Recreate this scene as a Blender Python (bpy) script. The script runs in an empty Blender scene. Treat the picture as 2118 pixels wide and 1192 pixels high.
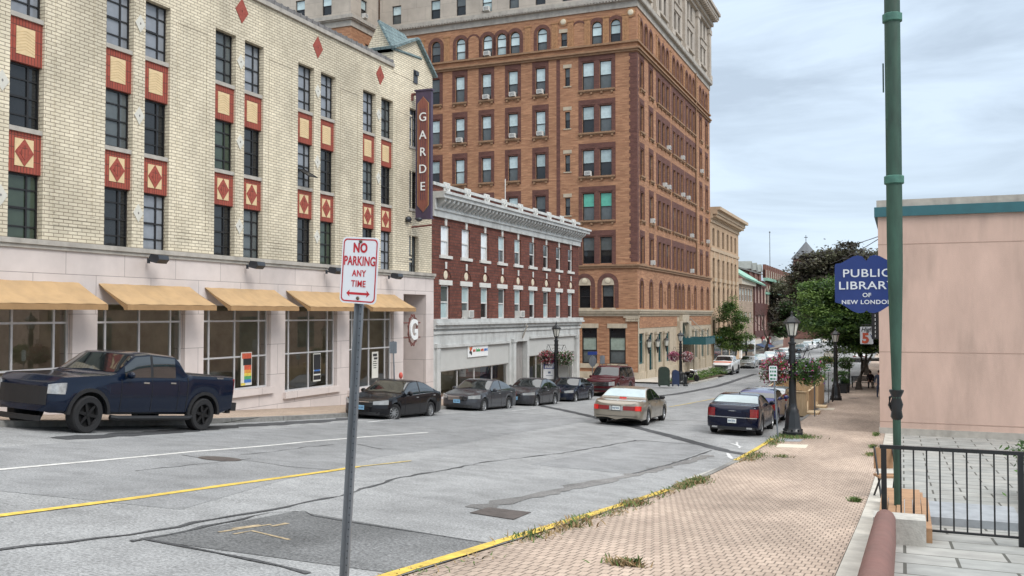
import bpy, math, random
from math import sin, cos, pi, radians, sqrt, hypot, atan2
from mathutils import Vector, Matrix
rng = random.Random(11)
S = bpy.context.scene
COL = S.collection

# ---------------------------------------------------------------- camera
FPX, CX, CY = 1930.0, 1059.0, 596.0          # focal length and centre in pixels of the 2118 px wide photograph
PITCH, PHI = math.atan(54 / FPX), radians(22.67)
cam_d = bpy.data.cameras.new('camera')
cam_d.sensor_width = 36.0
cam_d.lens = 36.0 * FPX / 2118.0
cam_d.clip_start, cam_d.clip_end = 0.1, 6000
cam = bpy.data.objects.new('camera', cam_d)
cam.rotation_euler = (pi / 2 + PITCH, 0, PHI)
COL.objects.link(cam)
S.camera = cam

# ---------------------------------------------------------------- light
SUN_EL, SUN_AZ = radians(44), radians(118)    # azimuth clockwise from +Y
W = bpy.data.worlds.new('World')
S.world = W
W.use_nodes = True
nt = W.node_tree
nt.nodes.clear()
def wn(t, **k):
    n = nt.nodes.new(t)
    for a, b in k.items():
        setattr(n, a, b)
    return n
wl = nt.links.new
out = wn('ShaderNodeOutputWorld')
bg = wn('ShaderNodeBackground')
bg.inputs['Strength'].default_value = 0.1
sky = wn('ShaderNodeTexSky', sky_type='NISHITA', sun_disc=False)
sky.sun_elevation, sky.sun_rotation = SUN_EL, SUN_AZ
tc = wn('ShaderNodeTexCoord')
sp = wn('ShaderNodeSeparateXYZ')
wl(tc.outputs['Generated'], sp.inputs[0])
mp = wn('ShaderNodeMapping')
mp.inputs['Scale'].default_value = (1.6, 1.6, 9.0)
mp.inputs['Rotation'].default_value = (0.05, 0.06, 0)
wl(tc.outputs['Generated'], mp.inputs[0])
n1 = wn('ShaderNodeTexNoise')
n1.inputs['Scale'].default_value, n1.inputs['Detail'].default_value, n1.inputs['Roughness'].default_value = 2.1, 8, 0.58
n1.inputs['Distortion'].default_value = 0.5
wl(mp.outputs[0], n1.inputs['Vector'])
r1 = wn('ShaderNodeValToRGB')
e = r1.color_ramp.elements
e[0].position, e[0].color = 0.36, (0.42, 0.50, 0.595, 1)
e[1].position, e[1].color = 0.62, (0.575, 0.68, 0.795, 1)
wl(n1.outputs['Fac'], r1.inputs['Fac'])
gr = wn('ShaderNodeMapRange')
gr.inputs['From Min'].default_value, gr.inputs['From Max'].default_value = 0.30, 0.95
gr.inputs['To Min'].default_value, gr.inputs['To Max'].default_value = 9.6, 25.0
wl(sp.outputs['Z'], gr.inputs['Value'])
sc = wn('ShaderNodeVectorMath', operation='SCALE')
zen = wn('ShaderNodeMapRange')          # the cloud deck is whiter overhead
zen.inputs['From Min'].default_value, zen.inputs['From Max'].default_value = 0.32, 0.7
wl(sp.outputs['Z'], zen.inputs['Value'])
zm = wn('ShaderNodeMixRGB')
zm.inputs['Color2'].default_value = (0.66, 0.66, 0.66, 1)
wl(zen.outputs['Result'], zm.inputs['Fac'])
wl(r1.outputs['Color'], zm.inputs['Color1'])
wl(zm.outputs['Color'], sc.inputs[0])
wl(gr.outputs['Result'], sc.inputs['Scale'])
mx = wn('ShaderNodeMixRGB')
mx.inputs['Fac'].default_value = 0.9
wl(sky.outputs['Color'], mx.inputs['Color1'])
wl(sc.outputs[0], mx.inputs['Color2'])
wl(mx.outputs['Color'], bg.inputs['Color'])
wl(bg.outputs[0], out.inputs[0])

sun_d = bpy.data.lights.new('sun', 'SUN')
sun_d.energy, sun_d.angle, sun_d.color = 1.3, radians(24), (1.0, 0.965, 0.92)
sun = bpy.data.objects.new('sun', sun_d)
to_sun = Vector((sin(SUN_AZ) * cos(SUN_EL), cos(SUN_AZ) * cos(SUN_EL), sin(SUN_EL)))
sun.rotation_euler = to_sun.to_track_quat('Z', 'Y').to_euler()
COL.objects.link(sun)
S.view_settings.view_transform = 'Standard'
S.view_settings.look = 'None'
S.view_settings.gamma = 1.0
S.view_settings.exposure = 0.54
S.cycles.max_bounces = 6
S.cycles.transparent_max_bounces = 12
S.cycles.use_adaptive_sampling = True
S.cycles.adaptive_threshold = 0.02

# ---------------------------------------------------------------- the lie of the land (eye level is z = 0)
KN = [(-400, -14), (-40, -2.0), (0, 1.65), (8, 2.5), (20.6, 3.72), (29.4, 4.25), (40.5, 4.68), (52.6, 5.12), (70, 5.72), (95, 6.35), (125, 6.72), (165, 6.88), (230, 7.1), (330, 7.3), (900, 7.5), (4000, 7.6)]
KC = [(-400, .8), (0, .8), (18.8, .67), (31, .49), (37, .38), (49.4, .12), (70, 0), (4000, 0)]
def interp(K, x):
    if x <= K[0][0]: return K[0][1]
    for i in range(len(K) - 1):
        (x0, y0), (x1, y1) = K[i], K[i + 1]
        if x <= x1:
            def tan(j):
                if j == 0 or j == len(K) - 1: j = min(max(j, 1), len(K) - 2)
                a = (K[j][1] - K[j - 1][1]) / (K[j][0] - K[j - 1][0])
                b = (K[j + 1][1] - K[j][1]) / (K[j + 1][0] - K[j][0])
                return 0 if a * b <= 0 else 2 * a * b / (a + b)
            h = x1 - x0; t = (x - x0) / h
            m0, m1 = tan(i) * h, tan(i + 1) * h
            return (2*t**3 - 3*t*t + 1) * y0 + (t**3 - 2*t*t + t) * m0 + (3*t*t - 2*t**3) * y1 + (t**3 - t*t) * m1
    return K[-1][1]
KERB_R, KERB_L, FACE = -4.2, -18.6, -22.3
def gz(x, y):
    u = min(1, max(0, (KERB_R - x) / (KERB_R - KERB_L)))
    return -interp(KN, y) + u * interp(KC, y)

# a point of the photograph as a ray into the place, used to find where things stand
_R = Vector((cos(PHI), sin(PHI), 0)); _H = Vector((-sin(PHI), cos(PHI), 0))
_F = _H * cos(PITCH) + Vector((0, 0, sin(PITCH))); _U = -_H * sin(PITCH) + Vector((0, 0, cos(PITCH)))
def ray(px, py): return _R * ((px - CX) / FPX) + _U * ((CY - py) / FPX) + _F
def atX(px, py, x=FACE):
    d = ray(px, py); return d * (x / d.x)
def atY(px, py, y):
    d = ray(px, py); return d * (y / d.y)
def onG(px, py, off=0.0):
    d = ray(px, py); lo, hi = 2.0, 400.0
    for _ in range(50):
        m = (lo + hi) / 2; p = d * m
        if p.z > gz(p.x, p.y) + off: lo = m
        else: hi = m
    return d * lo
def Yat(px, py=650, x=FACE): return atX(px, py, x).y
def hat(px, py, x=FACE): return atX(px, py, x).z

# ---------------------------------------------------------------- materials
MATS = {}
def _nm(name):
    m = bpy.data.materials.new(name); m.use_nodes = True
    t = m.node_tree; b = t.nodes['Principled BSDF']
    MATS[name] = m
    return m, t, b, t.links.new
def c4(c, k=1.0): return (min(1, c[0]*k), min(1, c[1]*k), min(1, c[2]*k), 1)
def M(name, col, rough=0.6, metal=0.0, amt=0.12, scale=3.0, stretch=(1, 1, 1), coat=0.0, spec=0.5, bump=0.0, bscale=None, grime=0.0, emit=None):
    m, t, b, L = _nm(name)
    b.inputs['Roughness'].default_value = rough; b.inputs['Metallic'].default_value = metal
    b.inputs['Specular IOR Level'].default_value = spec
    b.inputs['Coat Weight'].default_value = coat; b.inputs['Coat Roughness'].default_value = 0.04
    b.inputs['Base Color'].default_value = c4(col)
    if amt or bump or grime:
        tcn = t.nodes.new('ShaderNodeTexCoord'); mpn = t.nodes.new('ShaderNodeMapping'); mpn.inputs['Scale'].default_value = stretch
        L(tcn.outputs['Object'], mpn.inputs[0])
        n = t.nodes.new('ShaderNodeTexNoise'); n.inputs['Scale'].default_value = scale; n.inputs['Detail'].default_value = 5; n.inputs['Roughness'].default_value = 0.62
        L(mpn.outputs[0], n.inputs['Vector'])
        r = t.nodes.new('ShaderNodeValToRGB')
        r.color_ramp.elements[0].position, r.color_ramp.elements[1].position = 0.3, 0.7
        r.color_ramp.elements[0].color, r.color_ramp.elements[1].color = c4(col, 1 - amt), c4(col, 1 + amt)
        L(n.outputs['Fac'], r.inputs['Fac'])
        src = r.outputs['Color']
        if grime:
            n3 = t.nodes.new('ShaderNodeTexNoise'); n3.inputs['Scale'].default_value = 0.6; n3.inputs['Detail'].default_value = 8
            m3 = t.nodes.new('ShaderNodeMapping'); m3.inputs['Scale'].default_value = (3, 3, .5)
            L(tcn.outputs['Object'], m3.inputs[0]); L(m3.outputs[0], n3.inputs['Vector'])
            mr = t.nodes.new('ShaderNodeMapRange'); mr.inputs['From Min'].default_value, mr.inputs['From Max'].default_value = .5, .75; mr.inputs['To Max'].default_value = grime
            L(n3.outputs['Fac'], mr.inputs['Value'])
            mm = t.nodes.new('ShaderNodeMixRGB'); L(mr.outputs[0], mm.inputs['Fac']); L(src, mm.inputs['Color1']); mm.inputs['Color2'].default_value = c4((.09, .08, .065)); src = mm.outputs['Color']
        if amt or grime: L(src, b.inputs['Base Color'])
        if bump:
            bp = t.nodes.new('ShaderNodeBump'); bp.inputs['Strength'].default_value = bump; bp.inputs['Distance'].default_value = .02
            n2 = t.nodes.new('ShaderNodeTexNoise'); n2.inputs['Scale'].default_value = bscale or scale * 4; n2.inputs['Detail'].default_value = 4
            L(tcn.outputs['Object'], n2.inputs['Vector']); L(n2.outputs['Fac'], bp.inputs['Height']); L(bp.outputs[0], b.inputs['Normal'])
    if emit: b.inputs['Emission Color'].default_value = c4(emit); b.inputs['Emission Strength'].default_value = 1
    return m
def BR(name, c1, c2, mortar, bw, bh, ms=0.012, offset=0.5, streak=0.25, sstretch=(.5, 4, 1), sscale=1.0, rough=0.85, grime=0.25, bump=0.4, rot=0.0, fine=0.0):
    m, t, b, L = _nm(name)
    b.inputs['Roughness'].default_value = rough; b.inputs['Specular IOR Level'].default_value = 0.3
    u = t.nodes.new('ShaderNodeUVMap')
    mpn = t.nodes.new('ShaderNodeMapping'); mpn.inputs['Rotation'].default_value = (0, 0, rot); L(u.outputs[0], mpn.inputs[0])
    k = t.nodes.new('ShaderNodeTexBrick'); k.offset = offset
    for a, v in (('Color1', c4(c1)), ('Color2', c4(c2)), ('Mortar', c4(mortar)), ('Scale', 1.0), ('Mortar Size', ms), ('Mortar Smooth', .2), ('Bias', 0.0), ('Brick Width', bw), ('Row Height', bh)):
        k.inputs[a].default_value = v
    L(mpn.outputs[0], k.inputs['Vector'])
    src = k.outputs['Color']
    def mul(src, scale, stretch, lo, hi, a=.3, z=.7, det=5):
        mp2 = t.nodes.new('ShaderNodeMapping'); mp2.inputs['Scale'].default_value = stretch; L(u.outputs[0], mp2.inputs[0])
        n = t.nodes.new('ShaderNodeTexNoise'); n.inputs['Scale'].default_value = scale; n.inputs['Detail'].default_value = det; n.inputs['Roughness'].default_value = .6
        L(mp2.outputs[0], n.inputs['Vector'])
        mr = t.nodes.new('ShaderNodeMapRange'); mr.inputs['From Min'].default_value, mr.inputs['From Max'].default_value = a, z
        mr.inputs['To Min'].default_value, mr.inputs['To Max'].default_value = lo, hi
        L(n.outputs['Fac'], mr.inputs['Value'])
        v = t.nodes.new('ShaderNodeVectorMath'); v.operation = 'SCALE'; L(src, v.inputs[0]); L(mr.outputs[0], v.inputs['Scale'])
        return v.outputs[0]
    src = mul(src, sscale, sstretch, 1 - streak, 1 + streak)
    if grime: src = mul(src, .22, (1, .6, 1), 1 - grime, 1 + grime * .4, .25, .6, 8)
    if fine: src = mul(src, 40, (1, 1, 1), 1 - fine, 1 + fine)
    L(src, b.inputs['Base Color'])
    if bump:
        bp = t.nodes.new('ShaderNodeBump'); bp.inputs['Strength'].default_value = bump; bp.inputs['Distance'].default_value = .01; bp.invert = True
        L(k.outputs['Fac'], bp.inputs['Height']); L(bp.outputs[0], b.inputs['Normal'])
    return m
def GLASS(name, tint=(.75, .8, .78), refl=1.0):
    m, t, b, L = _nm(name)
    t.nodes.remove(b)
    o = t.nodes['Material Output']
    tr = t.nodes.new('ShaderNodeBsdfTransparent'); tr.inputs[0].default_value = c4(tint)
    gl = t.nodes.new('ShaderNodeBsdfGlossy'); gl.inputs['Roughness'].default_value = .01
    fr = t.nodes.new('ShaderNodeFresnel'); fr.inputs['IOR'].default_value = 1.55
    mu = t.nodes.new('ShaderNodeMath'); mu.operation = 'MULTIPLY'; mu.inputs[1].default_value = refl; mu.use_clamp = True
    L(fr.outputs[0], mu.inputs[0])
    mx = t.nodes.new('ShaderNodeMixShader'); L(mu.outputs[0], mx.inputs[0]); L(tr.outputs[0], mx.inputs[1]); L(gl.outputs[0], mx.inputs[2]); L(mx.outputs[0], o.inputs[0])
    return m
def PANE(name, col, rough=.05, wave=.02):
    m = M(name, col, rough, amt=.25, scale=.9, spec=.6, coat=.0)
    t = m.node_tree; b = t.nodes['Principled BSDF']
    tcn = t.nodes.new('ShaderNodeTexCoord'); n = t.nodes.new('ShaderNodeTexNoise'); n.inputs['Scale'].default_value = 1.3
    t.links.new(tcn.outputs['Object'], n.inputs['Vector'])
    bp = t.nodes.new('ShaderNodeBump'); bp.inputs['Strength'].default_value = .25; bp.inputs['Distance'].default_value = wave
    t.links.new(n.outputs['Fac'], bp.inputs['Height']); t.links.new(bp.outputs[0], b.inputs['Normal'])
    return m
def PAINT(name, col, metal=.3, rough=.32):
    return M(name, col, rough * .8, metal * (.25 if max(col) < .1 else .7), amt=.03, scale=2, coat=.35 if max(col) < .1 else .7, spec=.22 if max(col) < .1 else .5)

# ---------------------------------------------------------------- mesh helper
class MB:
    def __init__(s): s.v, s.f, s.m = [], [], []
    def add(s, vs, fs, m=0):
        o = len(s.v); s.v += [tuple(v) for v in vs]
        s.f += [tuple(i + o for i in f) for f in fs]; s.m += [m] * len(fs); return s
    def quad(s, a, b, c, d, m=0): return s.add([a, b, c, d], [(0, 1, 2, 3)], m)
    def box(s, x0, x1, y0, y1, z0, z1, m=0):
        if x0 > x1: x0, x1 = x1, x0
        if y0 > y1: y0, y1 = y1, y0
        if z0 > z1: z0, z1 = z1, z0
        return s.add([(x0, y0, z0), (x1, y0, z0), (x1, y1, z0), (x0, y1, z0), (x0, y0, z1), (x1, y0, z1), (x1, y1, z1), (x0, y1, z1)],
                     [(0, 3, 2, 1), (4, 5, 6, 7), (0, 1, 5, 4), (1, 2, 6, 5), (2, 3, 7, 6), (3, 0, 4, 7)], m)
    def prism(s, poly, y0, y1, m=0, axis='y'):
        n = len(poly)
        g = {'y': lambda p, d: (p[0], d, p[1]), 'x': lambda p, d: (d, p[0], p[1]), 'z': lambda p, d: (p[0], p[1], d)}[axis]
        vs = [g(p, y0) for p in poly] + [g(p, y1) for p in poly]
        fs = [tuple(range(n)), tuple(range(2 * n - 1, n - 1, -1))] + [(i, i + n, (i + 1) % n + n, (i + 1) % n) for i in range(n)]
        return s.add(vs, fs, m)
    def lathe(s, prof, n=16, c=(0, 0), m=0, a0=0.0):
        vs = []; fs = []
        for r, z in prof:
            for k in range(n):
                a = a0 + 2 * pi * k / n; vs.append((c[0] + r * cos(a), c[1] + r * sin(a), z))
        for i in range(len(prof) - 1):
            for k in range(n):
                k2 = (k + 1) % n; fs.append((i*n + k, i*n + k2, (i+1)*n + k2, (i+1)*n + k))
        fs.append(tuple(range(n - 1, -1, -1))); fs.append(tuple((len(prof) - 1) * n + k for k in range(n)))
        return s.add(vs, fs, m)
    def tube(s, pts, r, n=8, m=0, r1=None):
        pts = [Vector(p) for p in pts]; vs = []; fs = []; N = len(pts)
        for i, p in enumerate(pts):
            d = (pts[min(i + 1, N - 1)] - pts[max(i - 1, 0)]).normalized()
            up = Vector((0, 0, 1)) if abs(d.z) < .95 else Vector((1, 0, 0))
            a = d.cross(up).normalized(); b = a.cross(d)
            rr = r if r1 is None else r + (r1 - r) * i / max(1, N - 1)
            for k in range(n):
                t = 2 * pi * k / n; vs.append(p + a * (rr * cos(t)) + b * (rr * sin(t)))
        for i in range(N - 1):
            for k in range(n):
                k2 = (k + 1) % n; fs.append((i*n + k, i*n + k2, (i+1)*n + k2, (i+1)*n + k))
        fs.append(tuple(range(n - 1, -1, -1))); fs.append(tuple((N - 1) * n + k for k in range(n)))
        return s.add(vs, fs, m)
    def ell(s, c, r, nu=10, nv=6, m=0):
        vs = []; fs = []
        for j in range(nv + 1):
            ph = pi * j / nv
            for i in range(nu):
                th = 2 * pi * i / nu
                vs.append((c[0] + r[0] * sin(ph) * cos(th), c[1] + r[1] * sin(ph) * sin(th), c[2] + r[2] * cos(ph)))
        for j in range(nv):
            for i in range(nu):
                fs.append((j*nu + i, (j+1)*nu + i, (j+1)*nu + (i+1) % nu, j*nu + (i+1) % nu))
        return s.add(vs, fs, m)
    def tf(s, M4):
        s.v = [tuple(M4 @ Vector(v)) for v in s.v]; return s
    def mesh(s, name, mats, smooth=0):
        me = bpy.data.meshes.new(name)
        me.from_pydata(s.v, [], s.f); me.update()
        for m in (mats if isinstance(mats, (list, tuple)) else [mats]): me.materials.append(MATS[m] if isinstance(m, str) else m)
        me.polygons.foreach_set('material_index', s.m)
        uvl = me.uv_layers.new(name='UVMap'); uv = [0.0] * (2 * len(me.loops))
        for p in me.polygons:
            nx, ny, nz = abs(p.normal.x), abs(p.normal.y), abs(p.normal.z)
            for li in p.loop_indices:
                v = me.vertices[me.loops[li].vertex_index].co
                if nz > nx and nz > ny: a, b = v.x, v.y
                elif ny >= nx: a, b = v.x, v.z
                else: a, b = v.y, v.z
                uv[2*li], uv[2*li + 1] = a, b
        uvl.data.foreach_set('uv', uv)
        if smooth:
            me.polygons.foreach_set('use_smooth', [True] * len(me.polygons))
            me.set_sharp_from_angle(angle=radians(smooth))
        return me

def obj(name, me, parent=None, loc=(0, 0, 0), rz=0.0, mats=None, smooth=0):
    if isinstance(me, MB): me = me.mesh(name, mats, smooth)
    o = bpy.data.objects.new(name, me); o.location = loc; o.rotation_euler = (0, 0, rz)
    if parent: o.parent = parent
    COL.objects.link(o); return o
def tag(o, label=None, cat=None, group=None, kind=None):
    for k, v in (('label', label), ('category', cat), ('group', group), ('kind', kind)):
        if v: o[k] = v
    return o
def thing(name, label, cat, loc=(0, 0, 0), rz=0.0, group=None):
    o = bpy.data.objects.new(name, None); o.empty_display_size = .2
    o.location = loc; o.rotation_euler = (0, 0, rz); COL.objects.link(o)
    return tag(o, label, cat, group)
def copy_tree(o, parent=None):
    c = o.copy(); COL.objects.link(c); c.parent = parent
    for ch in list(o.children): copy_tree(ch, c)
    return c
def struct(name, mb, mats, smooth=0):
    return tag(obj(name, mb, None, mats=mats, smooth=smooth), kind='structure')
def text(s, size, depth=.004, shear=0.0, align='CENTER', bold=0.0, sx=1.0, spacing=1.0):
    cu = bpy.data.curves.new('lettering', 'FONT'); cu.body = s; cu.size = size; cu.extrude = depth; cu.shear = shear
    cu.align_x = align; cu.align_y = 'CENTER'; cu.offset = bold; cu.space_character = spacing
    o = bpy.data.objects.new('lettering', cu); COL.objects.link(o)
    me = bpy.data.meshes.new_from_object(o.evaluated_get(bpy.context.evaluated_depsgraph_get()))
    bpy.data.objects.remove(o); bpy.data.curves.remove(cu)
    vs = [(v.co.x * sx, -v.co.z, v.co.y) for v in me.vertices]; fs = [tuple(p.vertices) for p in me.polygons]
    bpy.data.meshes.remove(me)
    return MB().add(vs, fs)          # upright in the x-z plane, reading from -y

class Bld:
    """a building: an Empty at its base; faces are frames whose x runs along the wall, -y outwards, z = height above eye level"""
    def __init__(s, name, label, base, cat='building'):
        s.e = thing(name, label, cat, base); s.b = Vector(base)
    def put(s, name, me, fr, u=0.0, d=0.0, h=0.0, mats=None, parent=None, smooth=0):
        if isinstance(me, MB): me = me.mesh(name, mats, smooth)
        ox, oy, rz = fr
        p = Vector((ox + u * cos(rz) - d * sin(rz), oy + u * sin(rz) + d * cos(rz), h)) - s.b
        return obj(name, me, s.e, p, rz)
def sub(name, me, parent, mats=None, loc=(0, 0, 0), smooth=0): return obj(name, me, parent, loc, 0.0, mats, smooth)

def wall_mesh(x0, x1, z0, z1, ops, depth=.3, y=0.0, mb=None, m=0, zbase=None):
    """front sheet with real openings (a, b, c, d[, arch]) and their reveals"""
    mb = mb or MB()
    full = []
    for o in ops:
        a, b, c, d = o[:4]; arch = len(o) > 4 and o[4]
        full.append((a, b, c, d + ((b - a) / 2 if arch else 0), d, arch))
    zs = sorted({z0, z1} | {o[2] for o in full} | {o[3] for o in full}); zs = [z for z in zs if z0 <= z <= z1]
    for za, zb in zip(zs, zs[1:]):
        zm = (za + zb) / 2
        cuts = sorted((o[0], o[1]) for o in full if o[2] < zm < o[3]); x = x0
        for a, b in cuts:
            if a > x: mb.quad((x, y, za), (a, y, za), (a, y, zb), (x, y, zb), m)
            x = max(x, b)
        if x < x1: mb.quad((x, y, za), (x1, y, za), (x1, y, zb), (x, y, zb), m)
    for a, b, c, t, d, arch in full:
        D = y + depth
        mb.quad((a, y, c), (a, y, d), (a, D, d), (a, D, c), m); mb.quad((b, y, d), (b, y, c), (b, D, c), (b, D, d), m)
        mb.quad((a, y, c), (a, D, c), (b, D, c), (b, y, c), m)
        if not arch: mb.quad((a, y, d), (b, y, d), (b, D, d), (a, D, d), m)
        else:
            r = (b - a) / 2; xc = (a + b) / 2; N = 10
            P = [(xc - r * cos(pi * k / N), d + r * sin(pi * k / N)) for k in range(N + 1)]
            for k in range(N):
                (xa, za), (xb, zb) = P[k], P[k + 1]
                mb.quad((xa, y, za), (xb, y, zb), (xb, D, zb), (xa, D, za), m)
                mb.quad((xa, y, za), (xa, y, t), (xb, y, t), (xb, y, zb), m)
    return mb
# ---------------------------------------------------------------- ground, road, pavements
def asphalt(name, col, spk=.36, big=.15):
    m, t, b, L = _nm(name)
    b.inputs['Roughness'].default_value = .9; b.inputs['Specular IOR Level'].default_value = .25
    tcn = t.nodes.new('ShaderNodeTexCoord')
    def noise(scale, det, lo, hi, a, z, st=(1, 1, 1)):
        mp2 = t.nodes.new('ShaderNodeMapping'); mp2.inputs['Scale'].default_value = st; L(tcn.outputs['Object'], mp2.inputs[0])
        n = t.nodes.new('ShaderNodeTexNoise'); n.inputs['Scale'].default_value = scale; n.inputs['Detail'].default_value = det
        L(mp2.outputs[0], n.inputs['Vector'])
        mr = t.nodes.new('ShaderNodeMapRange'); mr.inputs['From Min'].default_value, mr.inputs['From Max'].default_value = a, z
        mr.inputs['To Min'].default_value, mr.inputs['To Max'].default_value = lo, hi
        L(n.outputs['Fac'], mr.inputs['Value']); return mr.outputs[0], n
    f1, nn = noise(34, 3, 1 - spk, 1 + spk, .3, .7)
    f2, _ = noise(.35, 6, 1 - big, 1 + big, .3, .7, (1.6, .35, 1))
    f3, _ = noise(1.7, 6, .86, 1.1, .3, .6)
    f4, _ = noise(110, 2, .75, 1.25, .3, .7)
    src = None
    for f in (f1, f2, f3, f4):
        v = t.nodes.new('ShaderNodeVectorMath'); v.operation = 'SCALE'
        if src is None: v.inputs[0].default_value = col
        else: L(src, v.inputs[0])
        L(f, v.inputs['Scale']); src = v.outputs[0]
    L(src, b.inputs['Base Color'])
    bp = t.nodes.new('ShaderNodeBump'); bp.inputs['Strength'].default_value = .5; bp.inputs['Distance'].default_value = .01
    L(nn.outputs['Fac'], bp.inputs['Height']); L(bp.outputs[0], b.inputs['Normal'])
asphalt('asphalt', (.262, .268, .270))
asphalt('asphalt_smooth', (.225, .231, .235), .28, .14)
asphalt('asphalt_dark', (.142, .146, .148), .5, .3)
asphalt('tar', (.066, .068, .072), .4, .4)
asphalt('seal', (.075, .077, .08), .45, .4)
M('ground_earth', (.12, .11, .09), .95, amt=.4, scale=.3)
BR('paver', (.455, .362, .292), (.372, .292, .235), (.16, .13, .105), .1, .2, .0075, streak=.19, sstretch=(1, .6, 1), sscale=.45, grime=.34, fine=.2, bump=.8)
BR('paver_left', (.47, .37, .29), (.37, .29, .23), (.18, .15, .12), .2, .1, .008, streak=.15, grime=.25)
M('granite', (.43, .42, .385), .85, amt=.2, scale=8, bump=.3, grime=.45)
M('granite_pale', (.47, .45, .40), .85, amt=.16, scale=2.5, bump=.3, grime=.35)
M('concrete', (.47, .43, .37), .9, amt=.14, scale=1.2, bump=.2, grime=.3)
M('concrete_pale', (.60, .56, .46), .9, amt=.12, scale=3)
M('slate_slab', (.27, .29, .31), .7, amt=.2, scale=4)
M('yellow_paint', (.62, .44, .075), .75, amt=.28, scale=9, grime=.35)
M('yellow_worn', (.50, .395, .16), .8, amt=.35, scale=12, grime=.3)
M('white_paint', (.62, .62, .60), .8, amt=.25, scale=10, grime=.3)
M('orange_spray', (.34, .27, .17), .85, amt=.45, scale=14)
M('white_spray', (.55, .56, .56), .85, amt=.4, scale=14)
M('iron_rust', (.10, .085, .078), .7, .4, amt=.3, scale=6, bump=.5)
M('mulch', (.09, .06, .04), .95, amt=.4, scale=8, bump=.6)

def rows(a, b):
    r = []; y = a
    while y < b - 1e-6:
        r.append(y); y += .5 if 3 <= y < 45 else 1 if -10 <= y < 130 else 5 if y < 330 else 40
    return r + [b]
def sheet(xs, ys, off, mb=None, fx=None):
    mb = mb or MB(); n = len(xs)
    vs = []
    for y in ys:
        for x in (xs if fx is None else fx(y)): vs.append((x, y, gz(x, y) + off))
    mb.add(vs, [(j*n + i, j*n + i + 1, (j+1)*n + i + 1, (j+1)*n + i) for j in range(len(ys) - 1) for i in range(n - 1)])
    return mb
gx = [-2600, -900, -300, -120, -60, -40, KERB_L, -14, -9, KERB_R, 4, 14, 40, 120, 400, 1500]
gy = [-400, -150, -60, -30, -10] + list(range(-8, 130, 2)) + [135, 150, 180, 220, 280, 340, 420, 600, 1000, 1800, 3500]
struct('ground', sheet(gx, gy, -.16), 'ground_earth')
struct('road', sheet([KERB_L, -16, -13.5, -11.4, -9, -6.5, KERB_R], rows(-40, 420), 0), 'asphalt')
struct('side_street', sheet([-130, -90, -60, -40, -30, -24, KERB_L], [68.9, 70, 72, 74, 76, 78, 79.6], .002), 'asphalt_smooth')
# left pavement in front of the theatre and the brick block, then in front of the hotel with its corner build-out
sw = sheet([FACE - .3, -20.5, KERB_L + .16], rows(-40, 68.7), .13)
struct('pavement', sw, 'paver_left')
def outer(y):
    if y < 80.2: return -16.6 - 2.2 * (1 - (y - 78.6) / 1.6)
    if y < 92: return -16.6
    return -16.6 - min(1, (y - 92) / 6) * 2.0
ys = [78.6, 78.9, 79.4, 80.2] + [82 + 2 * i for i in range(6)] + [93, 94.5, 96, 98] + list(range(100, 300, 5))
struct('hotel_pavement', sheet([0] * 4, ys, .13, fx=lambda y: [FACE - .3, -20.6, -19, outer(y) - .15]), 'concrete')
struct('hotel_kerb', sheet([0] * 2, ys, .135, fx=lambda y: [outer(y) - .15, outer(y)], mb=sheet([0]*2, ys, 0, fx=lambda y: [outer(y), outer(y) + .001]).add([(outer(y), y, gz(outer(y), y) + d) for y in ys for d in (.135, -.1)], [(2*i, 2*i + 1, 2*i + 3, 2*i + 2) for i in range(len(ys) - 1)])), 'granite')
struct('side_pavement', sheet([-120, -60, -40, FACE - .3], [78.6, 80, 83.0], .13), 'concrete')
struct('corner_pavement', sheet([-120, -60, -40, FACE - .3], [66.5, 67.6, 68.7], .13), 'concrete')
def kerb(x0, x1, face, ys, mb=None):
    mb = mb or MB(); n = len(ys)
    vs = [(x, y, gz(x, y) + d) for y in ys for (x, d) in ((x0, .142), (x1, .142), (face, -.1))]
    fs = []
    for i in range(n - 1):
        a, b = 3 * i, 3 * i + 3
        fs.append((a, a + 1, b + 1, b))
        k = 1 if face == x1 else 0
        fs.append((a + k, a + 2, b + 2, b + k))
    return mb.add(vs, fs)
k_ys = rows(-40, 68.7)
BR('kerb_granite', (.23, .225, .21), (.17, .168, .16), (.05, .05, .045), 5, 1.6, .012, streak=.25, sstretch=(6, 6, 6), grime=.4)
struct('left_kerb', kerb(KERB_L, KERB_L + .17, KERB_L + .17, k_ys), 'kerb_granite')
# right pavement
r_ys = rows(-12, 130) + [140 + 10 * i for i in range(20)]
struct('sidewalk', sheet([KERB_R + .15, -2.6, -1.2, -.63], r_ys, .13), 'paver')
struct('right_kerb', kerb(KERB_R, KERB_R + .155, KERB_R, r_ys), 'kerb_granite')
struct('sidewalk_edging', sheet([-.62, -.22], rows(-12, 40.5), .138), 'granite_pale')
BR('flagstone', (.33, .33, .31), (.27, .28, .27), (.09, .09, .08), 1.1, .8, .02, streak=.2, sstretch=(2, 2, 2))
struct('patio', sheet([-.2, 2, 5, 12], rows(-12, 40.4), .10), 'flagstone')
y_on = lambda px, py: onG(px, py, .14).y
ya, yb = 5.0, y_on(1398, 1014)
yc, yd = y_on(1532, 953), y_on(1606, 908)
def seq(a, b, st=.5):
    n = max(1, int((b - a) / st)); return [a + (b - a) * i / n for i in range(n + 1)]
def kpaint(a, b):
    ys = seq(a, b); mb = MB()
    vs = [(x, y, gz(x, y) + d) for y in ys for (x, d) in ((KERB_R + .14 + .02 * sin(y * 3.1), .147), (KERB_R - .004, .147), (KERB_R - .004, .02))]
    return mb.add(vs, [(3*i + k + 1, 3*i + k, 3*i + 3 + k, 3*i + 4 + k) for i in range(len(ys) - 1) for k in (0, 1)])
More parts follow.
